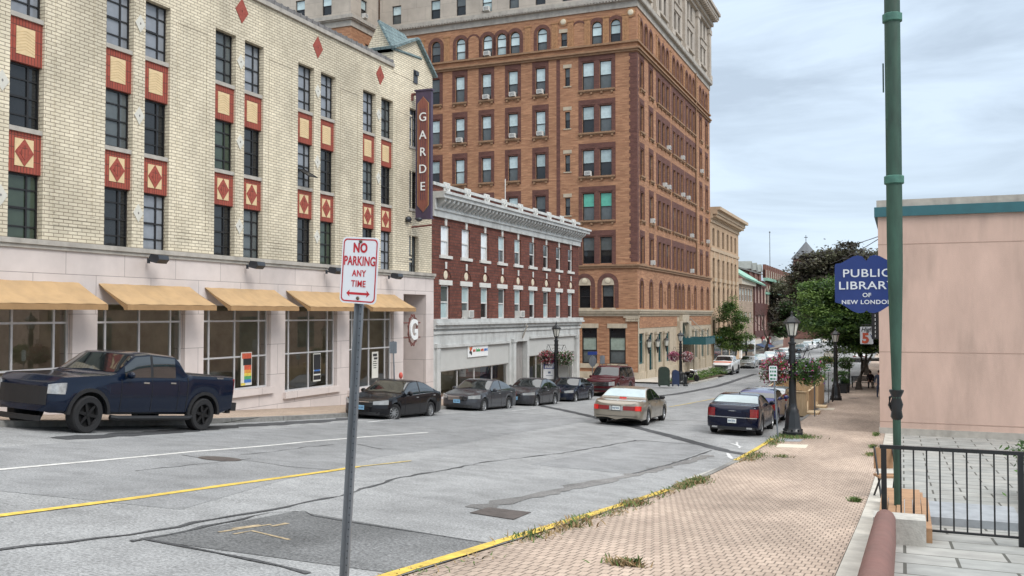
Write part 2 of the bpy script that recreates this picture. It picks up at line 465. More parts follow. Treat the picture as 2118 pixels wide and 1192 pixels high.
struct('kerb_paint', kpaint(ya, yb), 'yellow_paint')
struct('kerb_paint', kpaint(yc, yd), 'yellow_paint')
# flat pieces laid on the road or pavement
def strip(pts, w, off, mb=None, jit=0.0, wj=0.0):
    """ribbon of width w (m) along ground points"""
    mb = mb or MB(); P = []
    for a, b in zip(pts, pts[1:]):
        n = max(1, int((b - a).length / .35))
        P += [a.lerp(b, i / n) for i in range(n)]
    P.append(pts[-1]); vs = []
    for i, p in enumerate(P):
        d = (P[min(i + 1, len(P) - 1)] - P[max(i - 1, 0)]); d.z = 0; d.normalize(); s = Vector((-d.y, d.x, 0))
        q = p + s * (rng.uniform(-jit, jit)); ww = w * (1 + rng.uniform(-wj, wj)) / 2
        for k in (1, -1):
            v = q + s * (k * ww); vs.append((v.x, v.y, gz(v.x, v.y) + off))
    return mb.add(vs, [(2*i, 2*i + 1, 2*i + 3, 2*i + 2) for i in range(len(P) - 1)])
def G(*pp, off=0.0): return [onG(x, y, off) for x, y in pp]
def patch(pp, off, n=26):
    """road patch from four photo corners, finely divided so that it follows the slope"""
    a, b, c, d = G(*pp); mb = MB(); vs = []
    for j in range(n + 1):
        for i in range(n + 1):
            p = a.lerp(b, i / n).lerp(d.lerp(c, i / n), j / n); vs.append((p.x, p.y, gz(p.x, p.y) + off))
    m = n + 1
    return mb.add(vs, [(j*m + i, (j+1)*m + i, (j+1)*m + i + 1, j*m + i + 1) for j in range(n) for i in range(n)])
struct('asphalt_patch', patch([(300, 1117), (612, 1058), (1030, 1128), (880, 1196)], .005), 'asphalt_dark')
struct('asphalt_patch', patch([(1095, 961), (1318, 911), (1485, 922), (1308, 981)], .004), 'asphalt_smooth')
struct('asphalt_patch', strip(G((-60, 1010), (268, 960), (560, 922), (900, 884), (1120, 858)), 5.4, .003), 'asphalt_smooth')
for pp, w, wj, jit in (
        ([(-200, 1160), (268, 1108), (520, 1062), (700, 1027), (830, 988), (1010, 955), (1160, 938), (1318, 911)], .048, .8, .04),
        ([(1318, 911), (1420, 919), (1485, 922)], .06, .5, .02),
        ([(1308, 981), (1390, 960), (1472, 932)], .07, .5, .02),
        ([(300, 1117), (560, 1062), (630, 1058), (645, 1068), (1030, 1128)], .05, .8, .03),
        ([(268, 1120), (300, 1117), (520, 1160), (640, 1187)], .06, .8, .03),
        ([(380, 942), (420, 950), (500, 952), (590, 965), (700, 974)], .035, .6, .05),
        ([(500, 942), (640, 925), (690, 920)], .03, .6, .05),
        ([(280, 975), (420, 960), (520, 950)], .025, .6, .05),
        ([(740, 920), (790, 930)], .03, .6, .03),
        ([(1380, 870), (1480, 872), (1500, 868)], .05, .6, .03)):
    struct('road_crack', strip(G(*pp), w, .009, jit=jit, wj=wj), 'seal')
struct('tar_seam', strip(G((1110, 838), (1180, 852), (1240, 866), (1370, 898), (1440, 917), (1500, 933), (1545, 941)), .5, .008, jit=.02, wj=.15), 'tar')
struct('tar_seam', strip(G((1300, 826), (1395, 816), (1480, 800), (1530, 784), (1562, 774)), .55, .008, jit=.02, wj=.15), 'tar')
struct('tar_seam', strip(G((120, 908), (268, 899), (480, 882), (640, 873), (760, 864), (900, 852)), .55, .009, jit=.05, wj=.35), 'tar')  # gutter tar strip, widened to paint in the shade under the parked cars
tm = [onG(980, 1052), onG(1200, 1005), onG(1400, 960), onG(1470, 942)]
asphalt('tyre_mark', (.185, .182, .178), .45, .3)
struct('tyre_mark', strip(tm, .3, .0075, jit=.03, wj=.5), 'tyre_mark')
# painted lines
struct('lane_line', strip(G((-120, 984), (268, 948), (400, 935), (640, 914), (760, 904), (885, 895)), .11, .010, wj=.12), 'white_paint')
struct('centre_line', strip(G((-120, 1083), (268, 1033), (480, 1003), (690, 974), (740, 966)), .13, .010, wj=.1), 'yellow_paint')
struct('centre_line', strip(G((740, 966), (850, 954)), .08, .010, wj=.4), 'yellow_worn')
struct('centre_line', strip(G((1385, 842), (1420, 836), (1478, 825)), .14, .010, wj=.4), 'yellow_worn')
for a, b in (((760, 874), (830, 866)), ((1060, 850), (1110, 845))):
    struct('parking_line', strip(G(a, b), .1, .010, wj=.4), 'white_spray')
mk = MB()
for pp in ([(450, 1102), (500, 1095), (560, 1086)], [(480, 1106), (520, 1100), (600, 1118)], [(560, 1090), (595, 1084)], [(480, 1095), (540, 1088)]): strip(G(*pp), .05, .010, mk, jit=.02, wj=.5)
struct('survey_mark', mk, 'orange_spray')
mk = MB()
for pp in ([(1512, 918), (1535, 925)], [(1522, 915), (1530, 928)], [(1500, 945), (1525, 948)], [(1505, 938), (1512, 950)]): strip(G(*pp), .1, .011, mk, jit=.03, wj=.5)
struct('survey_mark', mk, 'white_spray')
# covers let into the road and pavement
def cover(c, r, name='manhole_cover', mat='iron_rust'):
    mb = MB(); n = 28
    for rr, z in ((r, .012), (r * .86, .016)):
        pass
    vs = [(c.x, c.y, gz(c.x, c.y) + .014)]
    for rr, z in ((r * .5, .014), (r * .88, .014), (r * .9, .008), (r, .012)):
        for k in range(n):
            x, y = c.x + rr * cos(2*pi*k/n), c.y + rr * sin(2*pi*k/n); vs.append((x, y, gz(x, y) + z))
    fs = [(0, 1 + k, 1 + (k+1) % n) for k in range(n)]
    for q in range(3): fs += [(1 + q*n + k, 1 + (q+1)*n + k, 1 + (q+1)*n + (k+1) % n, 1 + q*n + (k+1) % n) for k in range(n)]
    mb.add(vs, fs)
    return obj(name, mb, None, mats=mat)
tag(cover(onG(455, 950), .40), 'rusty round manhole cover in the road beside the white lane line', 'manhole cover')
def slab(pp, name, mat, label, cat, off=.012, th=.012, n=6):
    a, b, c, d = G(*pp); mb = MB(); vs = []
    for z in (off, off + th):
        for j in range(n + 1):
            for i in range(n + 1):
                p = a.lerp(b, i / n).lerp(d.lerp(c, i / n), j / n); vs.append((p.x, p.y, gz(p.x, p.y) + z))
    m = n + 1; q = m * m
    fs = [(q + j*m + i, q + (j+1)*m + i, q + (j+1)*m + i + 1, q + j*m + i + 1) for j in range(n) for i in range(n)]
    for i in range(n):
        for (u, v) in ((i, i + 1), (n*m + i + 1, n*m + i), ((i+1)*m, i*m), (i*m + n, (i+1)*m + n)): fs.append((u, v, v + q, u + q))
    mb.add(vs, fs)
    o = obj(name, mb, None, mats=mat)
    return tag(o, label, cat) if label else tag(o, kind='structure')
slab([(972, 1062), (1010, 1051), (1098, 1061), (1062, 1076)], 'utility_cover', 'iron_rust', 'rectangular dark iron cover in the road near the yellow kerb', 'utility cover', .004, .008)
def pslab(pp, mat): return slab(pp, 'pavement_slab', mat, None, None, .132, .006)
pslab([(1604, 934), (1612, 927), (1672, 929), (1667, 936)], 'concrete_pale')
pslab([(1690, 853), (1697, 849), (1727, 850), (1724, 854)], 'concrete_pale')
pslab([(1602, 921), (1618, 915), (1662, 917), (1655, 922)], 'slate_slab')
pslab([(1408, 1007), (1425, 1004), (1545, 958), (1525, 962)], 'granite')
tag(cover(onG(1766, 824, .13) + Vector((0, 0, 0)), .38, 'pavement_cover'), 'round iron cover set in the brick sidewalk by the second lamp post', 'manhole cover').location = (0, 0, .13)

# weeds growing along the kerb and in the paving joints
M('weed_green', (.085, .14, .035), .8, amt=.35, scale=20)
M('weed_dry', (.28, .20, .105), .9, amt=.35, scale=20)
def weeds(spots, seed):
    r = random.Random(seed); mb = MB()
    for (p, rx, ry, n, dry, hh) in spots:
        for _ in range(n):
            x, y = p.x + r.gauss(0, rx / 2), p.y + r.gauss(0, ry / 2)
            z = gz(x, y) + (.12 if x > KERB_R else 0); a = r.uniform(0, 2*pi); h = hh * r.uniform(.25, .8); l = r.uniform(.02, .12); w = r.uniform(.006, .014)
            dx, dy = cos(a), sin(a)
            mb.add([(x - dy*w, y + dx*w, z), (x + dy*w, y - dx*w, z), (x + dx*l*.5 + dy*w*.8, y + dy*l*.5 - dx*w*.8, z + h*.7), (x + dx*l, y + dy*l, z + h)], [(0, 1, 2), (0, 2, 3)], 1 if r.random() < dry else 0)
    return mb
ky = lambda y, dx=.12: Vector((KERB_R + dx, y, 0))
sp_ = []
yy = 6.0
wr = random.Random(5)
while yy < 20.5:
    dn = wr.choice([10, 40, 110, 200, 70]); sp_.append((ky(yy, wr.uniform(.1, .3)), .22, .5, dn, wr.uniform(.35, .85), wr.choice([.06, .1, .14]))); yy += wr.uniform(.3, .8)
for y in (18.2, 18.8, 19.6, 20.3): sp_.append((ky(y, .1), .2, .6, 200, .35, .11))
for px, py, rx, ry, n, d in ((1635, 903, .6, 1.2, 700, .1), (1560, 944, .35, 1.2, 300, .35), (1600, 915, .3, 1.4, 350, .2), (1545, 952, .2, .8, 120, .7), (1655, 905, .6, .6, 400, .1), (1290, 1170, .22, .08, 110, .85), (1312, 1170, .08, .06, 60, .1), (1770, 1038, .09, .12, 150, .1), (1805, 925, .1, .5, 220, .2), (1800, 942, .12, .4, 180, .3), (1812, 900, .1, .5, 250, .1), (1620, 946, .3, .15, 90, .4)):
    sp_.append((onG(px, py, .13), rx, ry, n, d, .14))
tag(obj('weeds', weeds(sp_, 3), None, mats=['weed_green', 'weed_dry']), 'tufts of green and dry weeds along the yellow kerb', 'weeds', kind='stuff')
# ---------------------------------------------------------------- building materials
BR('brick_cream', (.70, .635, .49), (.60, .54, .41), (.30, .25, .19), .33, .105, .013, streak=.17, sstretch=(1, .5, 1), sscale=.8, grime=.30, bump=.6)
BR('limestone', (.62, .555, .525), (.575, .515, .49), (.25, .22, .21), 2.2, 1.15, .009, streak=.07, sstretch=(1, 1, 1), sscale=1.3, grime=.2, bump=.2)
BR('brick_red', (.37, .088, .06), (.28, .065, .048), (.13, .05, .04), .10, .34, .012, offset=0, streak=.15, grime=.15)
M('tile_cream', (.68, .52, .30), .7, amt=.1, scale=6)
M('tile_white', (.60, .585, .52), .5, amt=.06, scale=6)
M('stone_grey', (.40, .375, .335), .85, amt=.16, scale=3, bump=.2, grime=.35)
M('coping_dark', (.17, .165, .165), .8, amt=.3, scale=6, grime=.3)
BR('slate_green', (.19, .255, .26), (.13, .185, .195), (.07, .09, .1), .3, .22, .015, streak=.2, grime=.2)
M('steel_black', (.012, .012, .013), .45, amt=.2)
M('alu', (.60, .60, .60), .45, .3, amt=.08)
M('canvas_gold', (.45, .30, .155), .9, amt=.12, scale=1.1, grime=.22, bump=.25, bscale=2.5)
M('canvas_edge', (.34, .205, .095), .85, amt=.1)
lg_ = M('lamp_glow', (.8, .8, .75), .5, amt=0, emit=(1, .9, .75)); lg_.node_tree.nodes['Principled BSDF'].inputs['Emission Strength'].default_value = 4.5
M('dark_inside', (.03, .029, .028), .9, amt=.2)
M('inside_wall', (.50, .45, .36), .9, amt=.5, scale=.55)
M('inside_floor', (.16, .13, .10), .7, amt=.2)
M('ceiling_inside', (.3, .28, .25), .9, amt=.1)
GLASS('shop_glass', (.78, .83, .80), 2.4)
PANE('pane_sky', (.24, .26, .29), .03)  # grey-blue sky reflection is put into the pane colour
PANE('pane_dark', (.018, .02, .022), .04)
PANE('pane_green_dark', (.05, .07, .05), .04)
PANE('pane_mid', (.10, .115, .118), .05)
PANE('pane_blind', (.60, .74, .76), .12)
PANE('pane_pale', (.42, .53, .54), .10)
PANE('pane_green', (.12, .48, .36), .1)
PANE('pane_white', (.74, .78, .80), .1)
M('sign_purple', (.062, .042, .08), .5, amt=.15, grime=.15)
M('sign_rust', (.22, .075, .055), .6, amt=.2, scale=4, stretch=(4, 1, .6))
M('sign_gold', (.45, .27, .10), .5, amt=.1)
M('letter_white', (.78, .80, .80), .5, amt=.04)
M('letter_black', (.02, .02, .022), .6, amt=.1)
M('rust_pipe', (.16, .055, .045), .7, amt=.3, scale=8)
M('lamp_housing', (.045, .05, .06), .4, .3, amt=.2)
M('ac_white', (.66, .66, .63), .6, amt=.08, scale=9)
M('ac_dark', (.13, .14, .14), .7, amt=.2)
CACHE = {}
def cm(key, fn, name, mats, smooth=0):
    if key not in CACHE: CACHE[key] = fn().mesh(name, mats, smooth)
    return CACHE[key]

def ac_unit(parent, w, x=None):
    def f():
        mb = MB(); mb.box(-.30, .30, -.32, .12, .02, .42)
        for i in range(7): mb.box(-.25, .25, -.325, -.318, .07 + i * .045, .09 + i * .045, 1)
        mb.box(-.34, .34, -.02, .1, -.02, .02); mb.box(-.3, -.29, -.2, .1, -.06, .02).box(.29, .3, -.2, .1, -.06, .02); return mb
    return sub('air_conditioner', cm('ac', f, 'air_conditioner', ['ac_white', 'ac_dark']), parent, loc=(0 if x is None else x, 0, .05))

def sash_frame(w, h, t, y0, y1, rails=(.5,), vm=()):
    mb = MB()
    mb.box(-w/2, -w/2 + t, y0, y1, 0, h).box(w/2 - t, w/2, y0, y1, 0, h).box(-w/2 + t, w/2 - t, y0, y1, 0, t).box(-w/2 + t, w/2 - t, y0, y1, h - t, h)
    for r in rails: mb.box(-w/2 + t, w/2 - t, y0 + .004, y1 - .004, r*h - t*.4, r*h + t*.4)
    for v in vm: mb.box(-w/2 + t + (w - 2*t) * v - t*.25, -w/2 + t + (w - 2*t) * v + t*.25, y0 + .008, y1 - .008, t, h - t)
    return mb
def dh_window(b, fr, u, z, w, h, up='pane_blind', lo='pane_mid', frame='window_brown', t=.075, name='window', d=.14, rail=.5, arch=False, ac=False, vm=()):
    """double hung window: frame with an upper and a lower pane (and a fanlight when arched)"""
    def fmesh():
        mb = sash_frame(w, h, t, d, d + .09, (rail,), vm)
        if arch:
            r = w / 2; N = 10
            P = [(cos(pi*k/N), sin(pi*k/N)) for k in range(N + 1)]
            for k in range(N):
                (c0, s0), (c1, s1) = P[k], P[k + 1]; ri = r - t
                mb.quad((r*c0, d, h + r*s0), (r*c1, d, h + r*s1), (ri*c1, d, h + ri*s1), (ri*c0, d, h + ri*s0))
                mb.quad((ri*c0, d, h + ri*s0), (ri*c1, d, h + ri*s1), (ri*c1, d + .06, h + ri*s1), (ri*c0, d + .06, h + ri*s0))
        return mb
    o = b.put(name, cm(('wf', w, h, frame, t, d, rail, arch, vm), fmesh, name, frame), fr, u, 0, z)
    yp = d + .05
    sub('pane', cm(('pu', w, h, up, d, rail, t), lambda: MB().quad((-w/2 + t, yp - .02, rail*h), (w/2 - t, yp - .02, rail*h), (w/2 - t, yp - .02, h - t), (-w/2 + t, yp - .02, h - t)), 'pane', up), o)
    sub('pane', cm(('pl', w, h, lo, d, rail, t), lambda: MB().quad((-w/2 + t, yp + .02, t), (w/2 - t, yp + .02, t), (w/2 - t, yp + .02, rail*h), (-w/2 + t, yp + .02, rail*h)), 'pane', lo), o)
    if arch:
        r = w/2 - t
        sub('fanlight', cm(('pa', w, h, up, d), lambda: MB().add([(r*cos(pi*k/12), yp, h + r*sin(pi*k/12)) for k in range(13)], [tuple(range(13))]), 'fanlight', up), o)
    if ac: ac_unit(o, w)
    return o
def back_sheet(b, fr, x0, x1, z0, z1, d, mat='dark_inside'): pass

# ---------------------------------------------------------------- cream brick theatre block
SF = (FACE, 0.0, pi / 2)             # the building line on the left: u is the world y, d runs into the building
Y_R = Yat(892.5)
gard = Bld('theatre_building', 'cream brick theatre block with red spandrel panels, gold awnings and stone base', (FACE, 30, gz(FACE, 30)))
P0 = Yat(441); PITCH_Y = (Yat(749) - P0) / 2
WW, OFF = 1.10, Yat(502) - Yat(441)
H_TOP, H_R = hat(846, 224), [(hat(846, 224) - 1.84, hat(846, 224)), (5.16, 6.95), (2.06, 3.90)]
pairs = [P0 + PITCH_Y * i for i in range(-5, 3)]
strips = [(p + k * OFF, p + k * OFF + WW) for p in pairs for k in (0, 1)]
tower = (Yat(846), Yat(866))
ops = [(a, b_, 2.06, H_TOP) for a, b_ in strips]
tz = [(hat(852, 566), hat(852, 488)), (hat(852, 432), hat(852, 354)), (hat(852, 303), hat(852, 224))]
for z0, z1 in tz: ops.append((tower[0], tower[0] + .95, max(2.06, z0), z1))
H_PAR = hat(813, 140)
wm = wall_mesh(3, Y_R, 2.05, H_PAR, ops, .34)
# shell behind: end wall, back, top
wm.box(3, Y_R, .55, 18, 1.9, H_PAR - .5, 0).box(3, Y_R, 5.4, 18, -6, 1.9, 0).box(3, 3.4, .55, 5.4, -6, 1.9, 0).box(Y_R - .3, Y_R, .55, 5.4, -6, 1.9, 0).quad((Y_R, 0, 2.05), (Y_R, .55, 2.05), (Y_R, .55, H_PAR), (Y_R, 0, H_PAR)).quad((3, .55, 2.05), (3, 0, 2.05), (3, 0, H_PAR), (3, .55, H_PAR)).quad((3, .55, H_PAR - .5), (3, .55, H_PAR), (Y_R, .55, H_PAR), (Y_R, .55, H_PAR - .5))
gard.put('brick_wall', wm, SF, mats='brick_cream')
gard.put('roof', MB().box(3, Y_R, .56, 18, H_PAR - .499, H_PAR - .4), SF, mats='coping_dark')
Y_T = Yat(813, 140)
cp = MB().box(3, Y_T, -.10, .6, H_PAR, H_PAR + .16, 0).box(3, Y_T, -.04, .5, H_PAR + .16, H_PAR + .34, 1)
for i in range(int((Y_T - 3) / .42)): cp.box(3 + i * .42, 3.08 + i * .42, -.06, .52, H_PAR + .16, H_PAR + .37, 1)
gard.put('coping', cp, SF, mats=['stone_grey', 'coping_dark'])
def steel_win(h, w=WW):
    def f():
        mb = MB(); t = .055; y0, y1 = .20, .26
        mb.box(-w/2, -w/2 + t, y0, y1, 0, h).box(w/2 - t, w/2, y0, y1, 0, h).box(-w/2 + t, w/2 - t, y0, y1, 0, t).box(-w/2 + t, w/2 - t, y0, y1, h - t, h)
        mb.box(.16, .22, y0 + .003, y1 - .003, t, h - t)
        for r in (.2, .48, .76): mb.box(-w/2 + t, w/2 - t, y0 + .006, y1 - .006, r*h - .02, r*h + .02)
        mb.box(-w/2 + t, .16, y0 - .02, y1 - .01, .48*h - .03, .48*h + .03); return mb
    return f
def steel_pane(h, w=WW): return lambda: MB().quad((-w/2 + .05, .24, .05), (w/2 - .05, .24, .05), (w/2 - .05, .24, h - .05), (-w/2 + .05, .24, h - .05))
wi = 0
for si, (a, b_) in enumerate(strips):
    u = (a + b_) / 2
    for ri, (z0, z1) in enumerate(H_R):
        h = round(z1 - z0, 3); wi += 1
        o = gard.put('window', cm(('sw', h), steel_win(h), 'window', 'steel_black'), SF, u, 0, z0)
        pm = ('pane_sky' if (si * 7) % 5 else 'pane_mid') if ri == 0 else ('pane_dark', 'pane_mid', 'pane_dark', 'pane_sky', 'pane_dark', 'pane_green_dark')[(si * 5 + ri * 3) % 6]
        sub('pane', cm(('sp', h, pm), steel_pane(h), 'pane', pm), o)
        if si == 12 and ri == 1:
            sub('open_sash', MB().quad((-.45, .2, .75), (.16, .2, .75), (.16, -.45, .38), (-.45, -.45, .38)).tube([(-.45, .2, .75), (-.45, -.45, .38), (.16, -.45, .38), (.16, .2, .75)], .025), o, ['steel_black'])
    for ri, (z0, z1) in enumerate(((6.95, H_R[0][0]), (3.90, 5.16))):
        h = round(z1 - z0, 3)
        def f(h=h, ri=ri):
            mb = MB(); mb.box(-WW/2, WW/2, .09, .3, 0, h - .13, 0); mb.box(-WW/2, WW/2, .03, .3, h - .13, h, 3)
            c = (h - .13) / 2; s = .30; k = .38
            mb.box(-s, s, .075, .0899, c - k, c + k, 1)
            if ri == 0:
                for q in range(-4, 5):
                    for sg in (-1, 1): mb.prism([(0, c + q*.085 + .03), (sg*s, c + q*.085 - .10 + .03), (sg*s, c + q*.085 - .10 + .042), (0, c + q*.085 + .042)] if -k + .1 < q*.085 < k - .04 else [(0, c), (sg*.001, c), (sg*.001, c + .001)], .071, .0749, 4)
            else:
                mb.prism([(0, c - k), (s, c), (0, c + k), (-s, c)], .06, .0749, 2); mb.prism([(0, c - k*.55), (s*.55, c), (0, c + k*.55), (-s*.55, c)], .05, .0599, 0)
            return mb
        M_ = ['brick_red', 'tile_cream', 'diamond_red', 'stone_grey', 'tile_line']
        if 'diamond_red' not in MATS: M('diamond_red', (.30, .065, .045), .8, amt=.25, scale=14); M('tile_line', (.50, .35, .18), .8)
        gard.put('spandrel_panel', cm(('span', h, ri), f, 'spandrel_panel', M_), SF, u, 0, z0)
for i, z0 in enumerate(tz):
    h = round(z0[1] - max(2.06, z0[0]), 3)
    o = gard.put('window', cm(('sw', h, .95), steel_win(h, .95), 'window', 'steel_black'), SF, tower[0] + .475, 0, max(2.06, z0[0]))
    pm = ('pane_mid', 'pane_dark', 'pane_sky')[i]; sub('pane', cm(('sp', h, pm, .95), steel_pane(h, .95), 'pane', pm), o)
    if i: gard.put('window_sill', cm('gsill', lambda: MB().box(-.55, .55, -.06, .3, -.12, 0), 'window_sill', 'stone_grey'), SF, tower[0] + .475, 0, z0[0])
# diamonds of white tile between the paired windows, red ones in the parapet
def diamond(s, k, d): return lambda: MB().prism([(0, -k), (s, 0), (0, k), (-s, 0)], -d, 0).prism([(0, -.04), (.03, 0), (0, .04), (-.03, 0)], -d - .01, -d - .0001, 1)
for p in pairs:
    u = p + WW + (OFF - WW) / 2
    for z in (9.25, 6.3, 3.2): gard.put('diamond_tile', cm('dw', diamond(.21, .29, .03), 'diamond_tile', ['tile_white', 'coping_dark']), SF, u, 0, z)
for px, py in ((495, 21), (654, 97), (784, 155), (300, -72)):
    gard.put('diamond_panel', cm('dr', diamond(.36, .46, .02), 'diamond_panel', ['diamond_red', 'brick_red']), SF, Yat(px), 0, hat(px, py))
# projecting brick soldier lines
sl = MB()
for k, a in enumerate(pairs):
    x0, x1 = a + OFF + WW + .35, a + PITCH_Y - .35
    for z in (2.55, 2.75, 9.75): sl.box(x0, x1, -.012, -.0001, z, z + .09)
    for x in (x0, x1 - .1): sl.box(x, x + .1, -.012, -.0001, 2.9, 9.7)
gard.put('brick_border', sl, SF, mats='brick_cream')
# gabled corner tower
TW = (Y_T, Y_R)
t_e, t_p = hat(829, 107), hat(860, 95) + .25
mid = (TW[0] + TW[1]) / 2 + .2
tb = MB().prism([(TW[0], H_PAR - .2), (TW[1], H_PAR - .2), (TW[1], t_e - .35), (mid, t_p), (TW[0], t_e)], -.02, 1.6)
tb.prism([(-.02, t_e - .2), (1.6, t_e - .2), (.8, t_p + .35)], TW[0], TW[0] + .25, axis='x')
gard.put('tower_gable', tb, SF, mats='brick_cream')
def slab3(pts, th, mb, m=0):
    a, b_, c, d = [Vector(p) for p in pts]; n = (b_ - a).cross(d - a).normalized() * th
    vs = [a, b_, c, d, a + n, b_ + n, c + n, d + n]
    return mb.add(vs, [(0, 3, 2, 1), (4, 5, 6, 7), (0, 1, 5, 4), (1, 2, 6, 5), (2, 3, 7, 6), (3, 0, 4, 7)], m)
rf = MB()
slab3([(TW[0] - .15, -.22, t_e - .08), (mid, -.22, t_p + .02), (mid, 1.7, t_p + .02), (TW[0] - .15, 1.7, t_e - .08)], .12, rf)
slab3([(mid, -.22, t_p + .02), (TW[1] + .15, -.22, t_e - .50), (TW[1] + .15, 1.7, t_e - .50), (mid, 1.7, t_p + .02)], .12, rf)
slab3([(TW[0] - .12, .0, t_e - .15), (mid + .6, .0, t_e + .1), (mid + .2, .82, t_p + .42), (TW[0] - .12, .82, t_p + .42)], .1, rf)
gard.put('slate_roof', rf, SF, mats='slate_green')
gard.put('vent', MB().box(-.2, .2, -.05, .05, -.3, .35).box(-.12, .2, -.12, .0, .1, .3), SF, Yat(857), 0, hat(857, 160), 'lamp_housing')
# stone base with shop bays and the entrance recess
bays = [(Yat(416), Yat(555)), (Yat(585), Yat(693)), (Yat(718), Yat(810))]
bp = bays[1][0] - bays[0][0]
bays = [(bays[0][0] - bp * k, bays[0][0] - bp * k + (bays[0][1] - bays[0][0])) for k in (4, 3, 2, 1)] + bays
b_bot = [gz(FACE, (a + b_) / 2) + .13 + .72 for a, b_ in bays]
ent = (Yat(830), Yat(877)); ent_top = hat(850, 609)
ops = [(a, b_, z, .36) for (a, b_), z in zip(bays, b_bot)] + [(ent[0], ent[1], -5.9, ent_top)]
lm = wall_mesh(3, Y_R, -6, 2.05, ops, .5, y=-.12)
lm.quad((Y_R, -.12, -6), (Y_R, .55, -6), (Y_R, .55, 2.05), (Y_R, -.12, 2.05)).quad((3, .55, -6), (3, -.12, -6), (3, -.12, 2.05), (3, .55, 2.05))
gard.put('stone_base', lm, SF, mats='limestone')
gard.put('stone_ledge', MB().box(3, Y_R + .05, -.24, .02, 1.93, 2.07).box(3, Y_R + .03, -.18, -.121, 1.82, 1.929), SF, mats='stone_grey')
gard.put('entrance_recess', MB().box(ent[0] - .3, ent[1] + .3, 1.6, 1.7, -6, ent_top + .2).box(ent[0] - .3, ent[0] - .001, .38, 1.6, -6, ent_top + .2).box(ent[1] + .001, ent[1] + .3, .38, 1.6, -6, ent_top + .2).box(ent[0], ent[1], .38, 1.6, ent_top + .01, ent_top + .2), SF, mats='limestone')
gard.put('entrance_door', MB().box(ent[0] + .2, ent[0] + 1.15, 1.52, 1.59, gz(FACE, ent[0]) + .13, -2.0).box(ent[0] + .1, ent[0] + 1.25, 1.54, 1.595, gz(FACE, ent[0]) + .13, -1.9, 1), SF, mats=['pane_dark', 'steel_black'])
for bi, ((a, b_), zb_) in enumerate(zip(bays, b_bot)):
    w, h = b_ - a, .36 - zb_
    fm = MB(); t = .06
    fm.box(0, t, .06, .14, 0, h).box(w - t, w, .06, .14, 0, h).box(t, w - t, .06, .14, 0, t).box(t, w - t, .06, .14, h - t, h)
    for v in (.13, .5, .87): fm.box(v*w - .03, v*w + .03, .065, .135, t, h - t)
    for z in (-.25, -1.56): fm.box(t, w - t, .07, .13, z - zb_ - .03, z - zb_ + .03)
    o = gard.put('shop_window', fm, SF, a, 0, zb_, 'alu')
    sub('pane', MB().quad((t, .10, t), (w - t, .10, t), (w - t, .10, h - t), (t, .10, h - t)), o, 'shop_glass')
    gard.put('stone_sill', MB().box(a - .12, b_ + .12, -.26, .1, zb_ - .24, zb_ - .001), SF, mats='limestone')
    # the room behind the glass
    rm = MB().quad((-.3, .45, -.3), (w + .3, .45, -.3), (w + .3, 4.5, -.3), (-.3, 4.5, -.3), 1).quad((-.3, 4.5, -.3), (w + .3, 4.5, -.3), (w + .3, 4.5, h + .3), (-.3, 4.5, h + .3), 0).quad((-.3, .45, -.3), (-.3, 4.5, -.3), (-.3, 4.5, h + .3), (-.3, .45, h + .3), 0).quad((w + .3, 4.5, -.3), (w + .3, .45, -.3), (w + .3, .45, h + .3), (w + .3, 4.5, h + .3), 0).quad((-.3, 4.5, h + .3), (w + .3, 4.5, h + .3), (w + .3, .45, h + .3), (-.3, .45, h + .3), 2)
    rm.box(w*.15, w*.5, 2.6, 3.4, -.3, .8, 0).box(w*.62, w*.75, 3.3, 4.4, -.3, 2.3, 2)
    gard.put('ceiling_glow', MB().lathe([(.05, h + .2), (.22, h + .16), (.24, h + .1)], 14, (w*.5, 1.6)).lathe([(.05, h + .2), (.22, h + .16), (.24, h + .1)], 14, (w*.5, 3.3)), SF, a, .1, zb_, 'lamp_glow')
    gard.put('shop_room', rm, SF, a, .1, zb_, ['inside_wall', 'inside_floor', 'ceiling_inside'])
# hole through the shell for those rooms: they sit in front of the inner block, which starts further back under the stone band
aw_w = Yat(620, 634, FACE + 1.25) - Yat(420, 597)
for bi in range(7):
    a = Yat(420, 597) + bp * (bi - 4) - .06
    mb = MB(); w = aw_w; z1, z0, zv, D = .90, .27, .12, -1.25
    
    NX, NY = 20, 5; vs = []
    for th in (0, .02):
        for j in range(NY + 1):
            for i in range(NX + 1):
                fx, fy = i / NX, j / NY; sag = (.035 * abs(sin(pi * fx * 4)) + .03) * sin(pi * fy) + .006 * sin(fx * 31 + bi * 2 + fy * 3)
                vs.append((w * fx, D + (-.12 - D) * fy, z0 + (z1 - z0) * fy - sag + th))
    q_ = NX + 1; o2_ = q_ * (NY + 1); fs = []
    for j in range(NY):
        for i in range(NX):
            a_ = j*q_ + i; fs += [(o2_ + a_, o2_ + a_ + 1, o2_ + a_ + q_ + 1, o2_ + a_ + q_), (a_, a_ + q_, a_ + q_ + 1, a_ + 1)]
    mb.add(vs, fs, 0)
    mb.box(0, w, D - .02, D, zv, z0 + .01, 1)
    for x in (0, w - .015): mb.prism([(D, zv), (D, z0), (-.13, z1 - .02), (D + .14, z0 - .08), (D + .12, zv)], x, x + .015, 1, 'x')
    mb.tube([(.05, D + .03, zv + .03), (w - .05, D + .03, zv + .03)], .018, 6, 2); mb.tube([(w*.5, D + .05, zv + .03), (w*.5, -.13, z1 - .12)], .015, 6, 2)
    o = gard.put('awning', mb, SF, a, 0, 0, ['canvas_gold', 'canvas_edge', 'steel_black'])
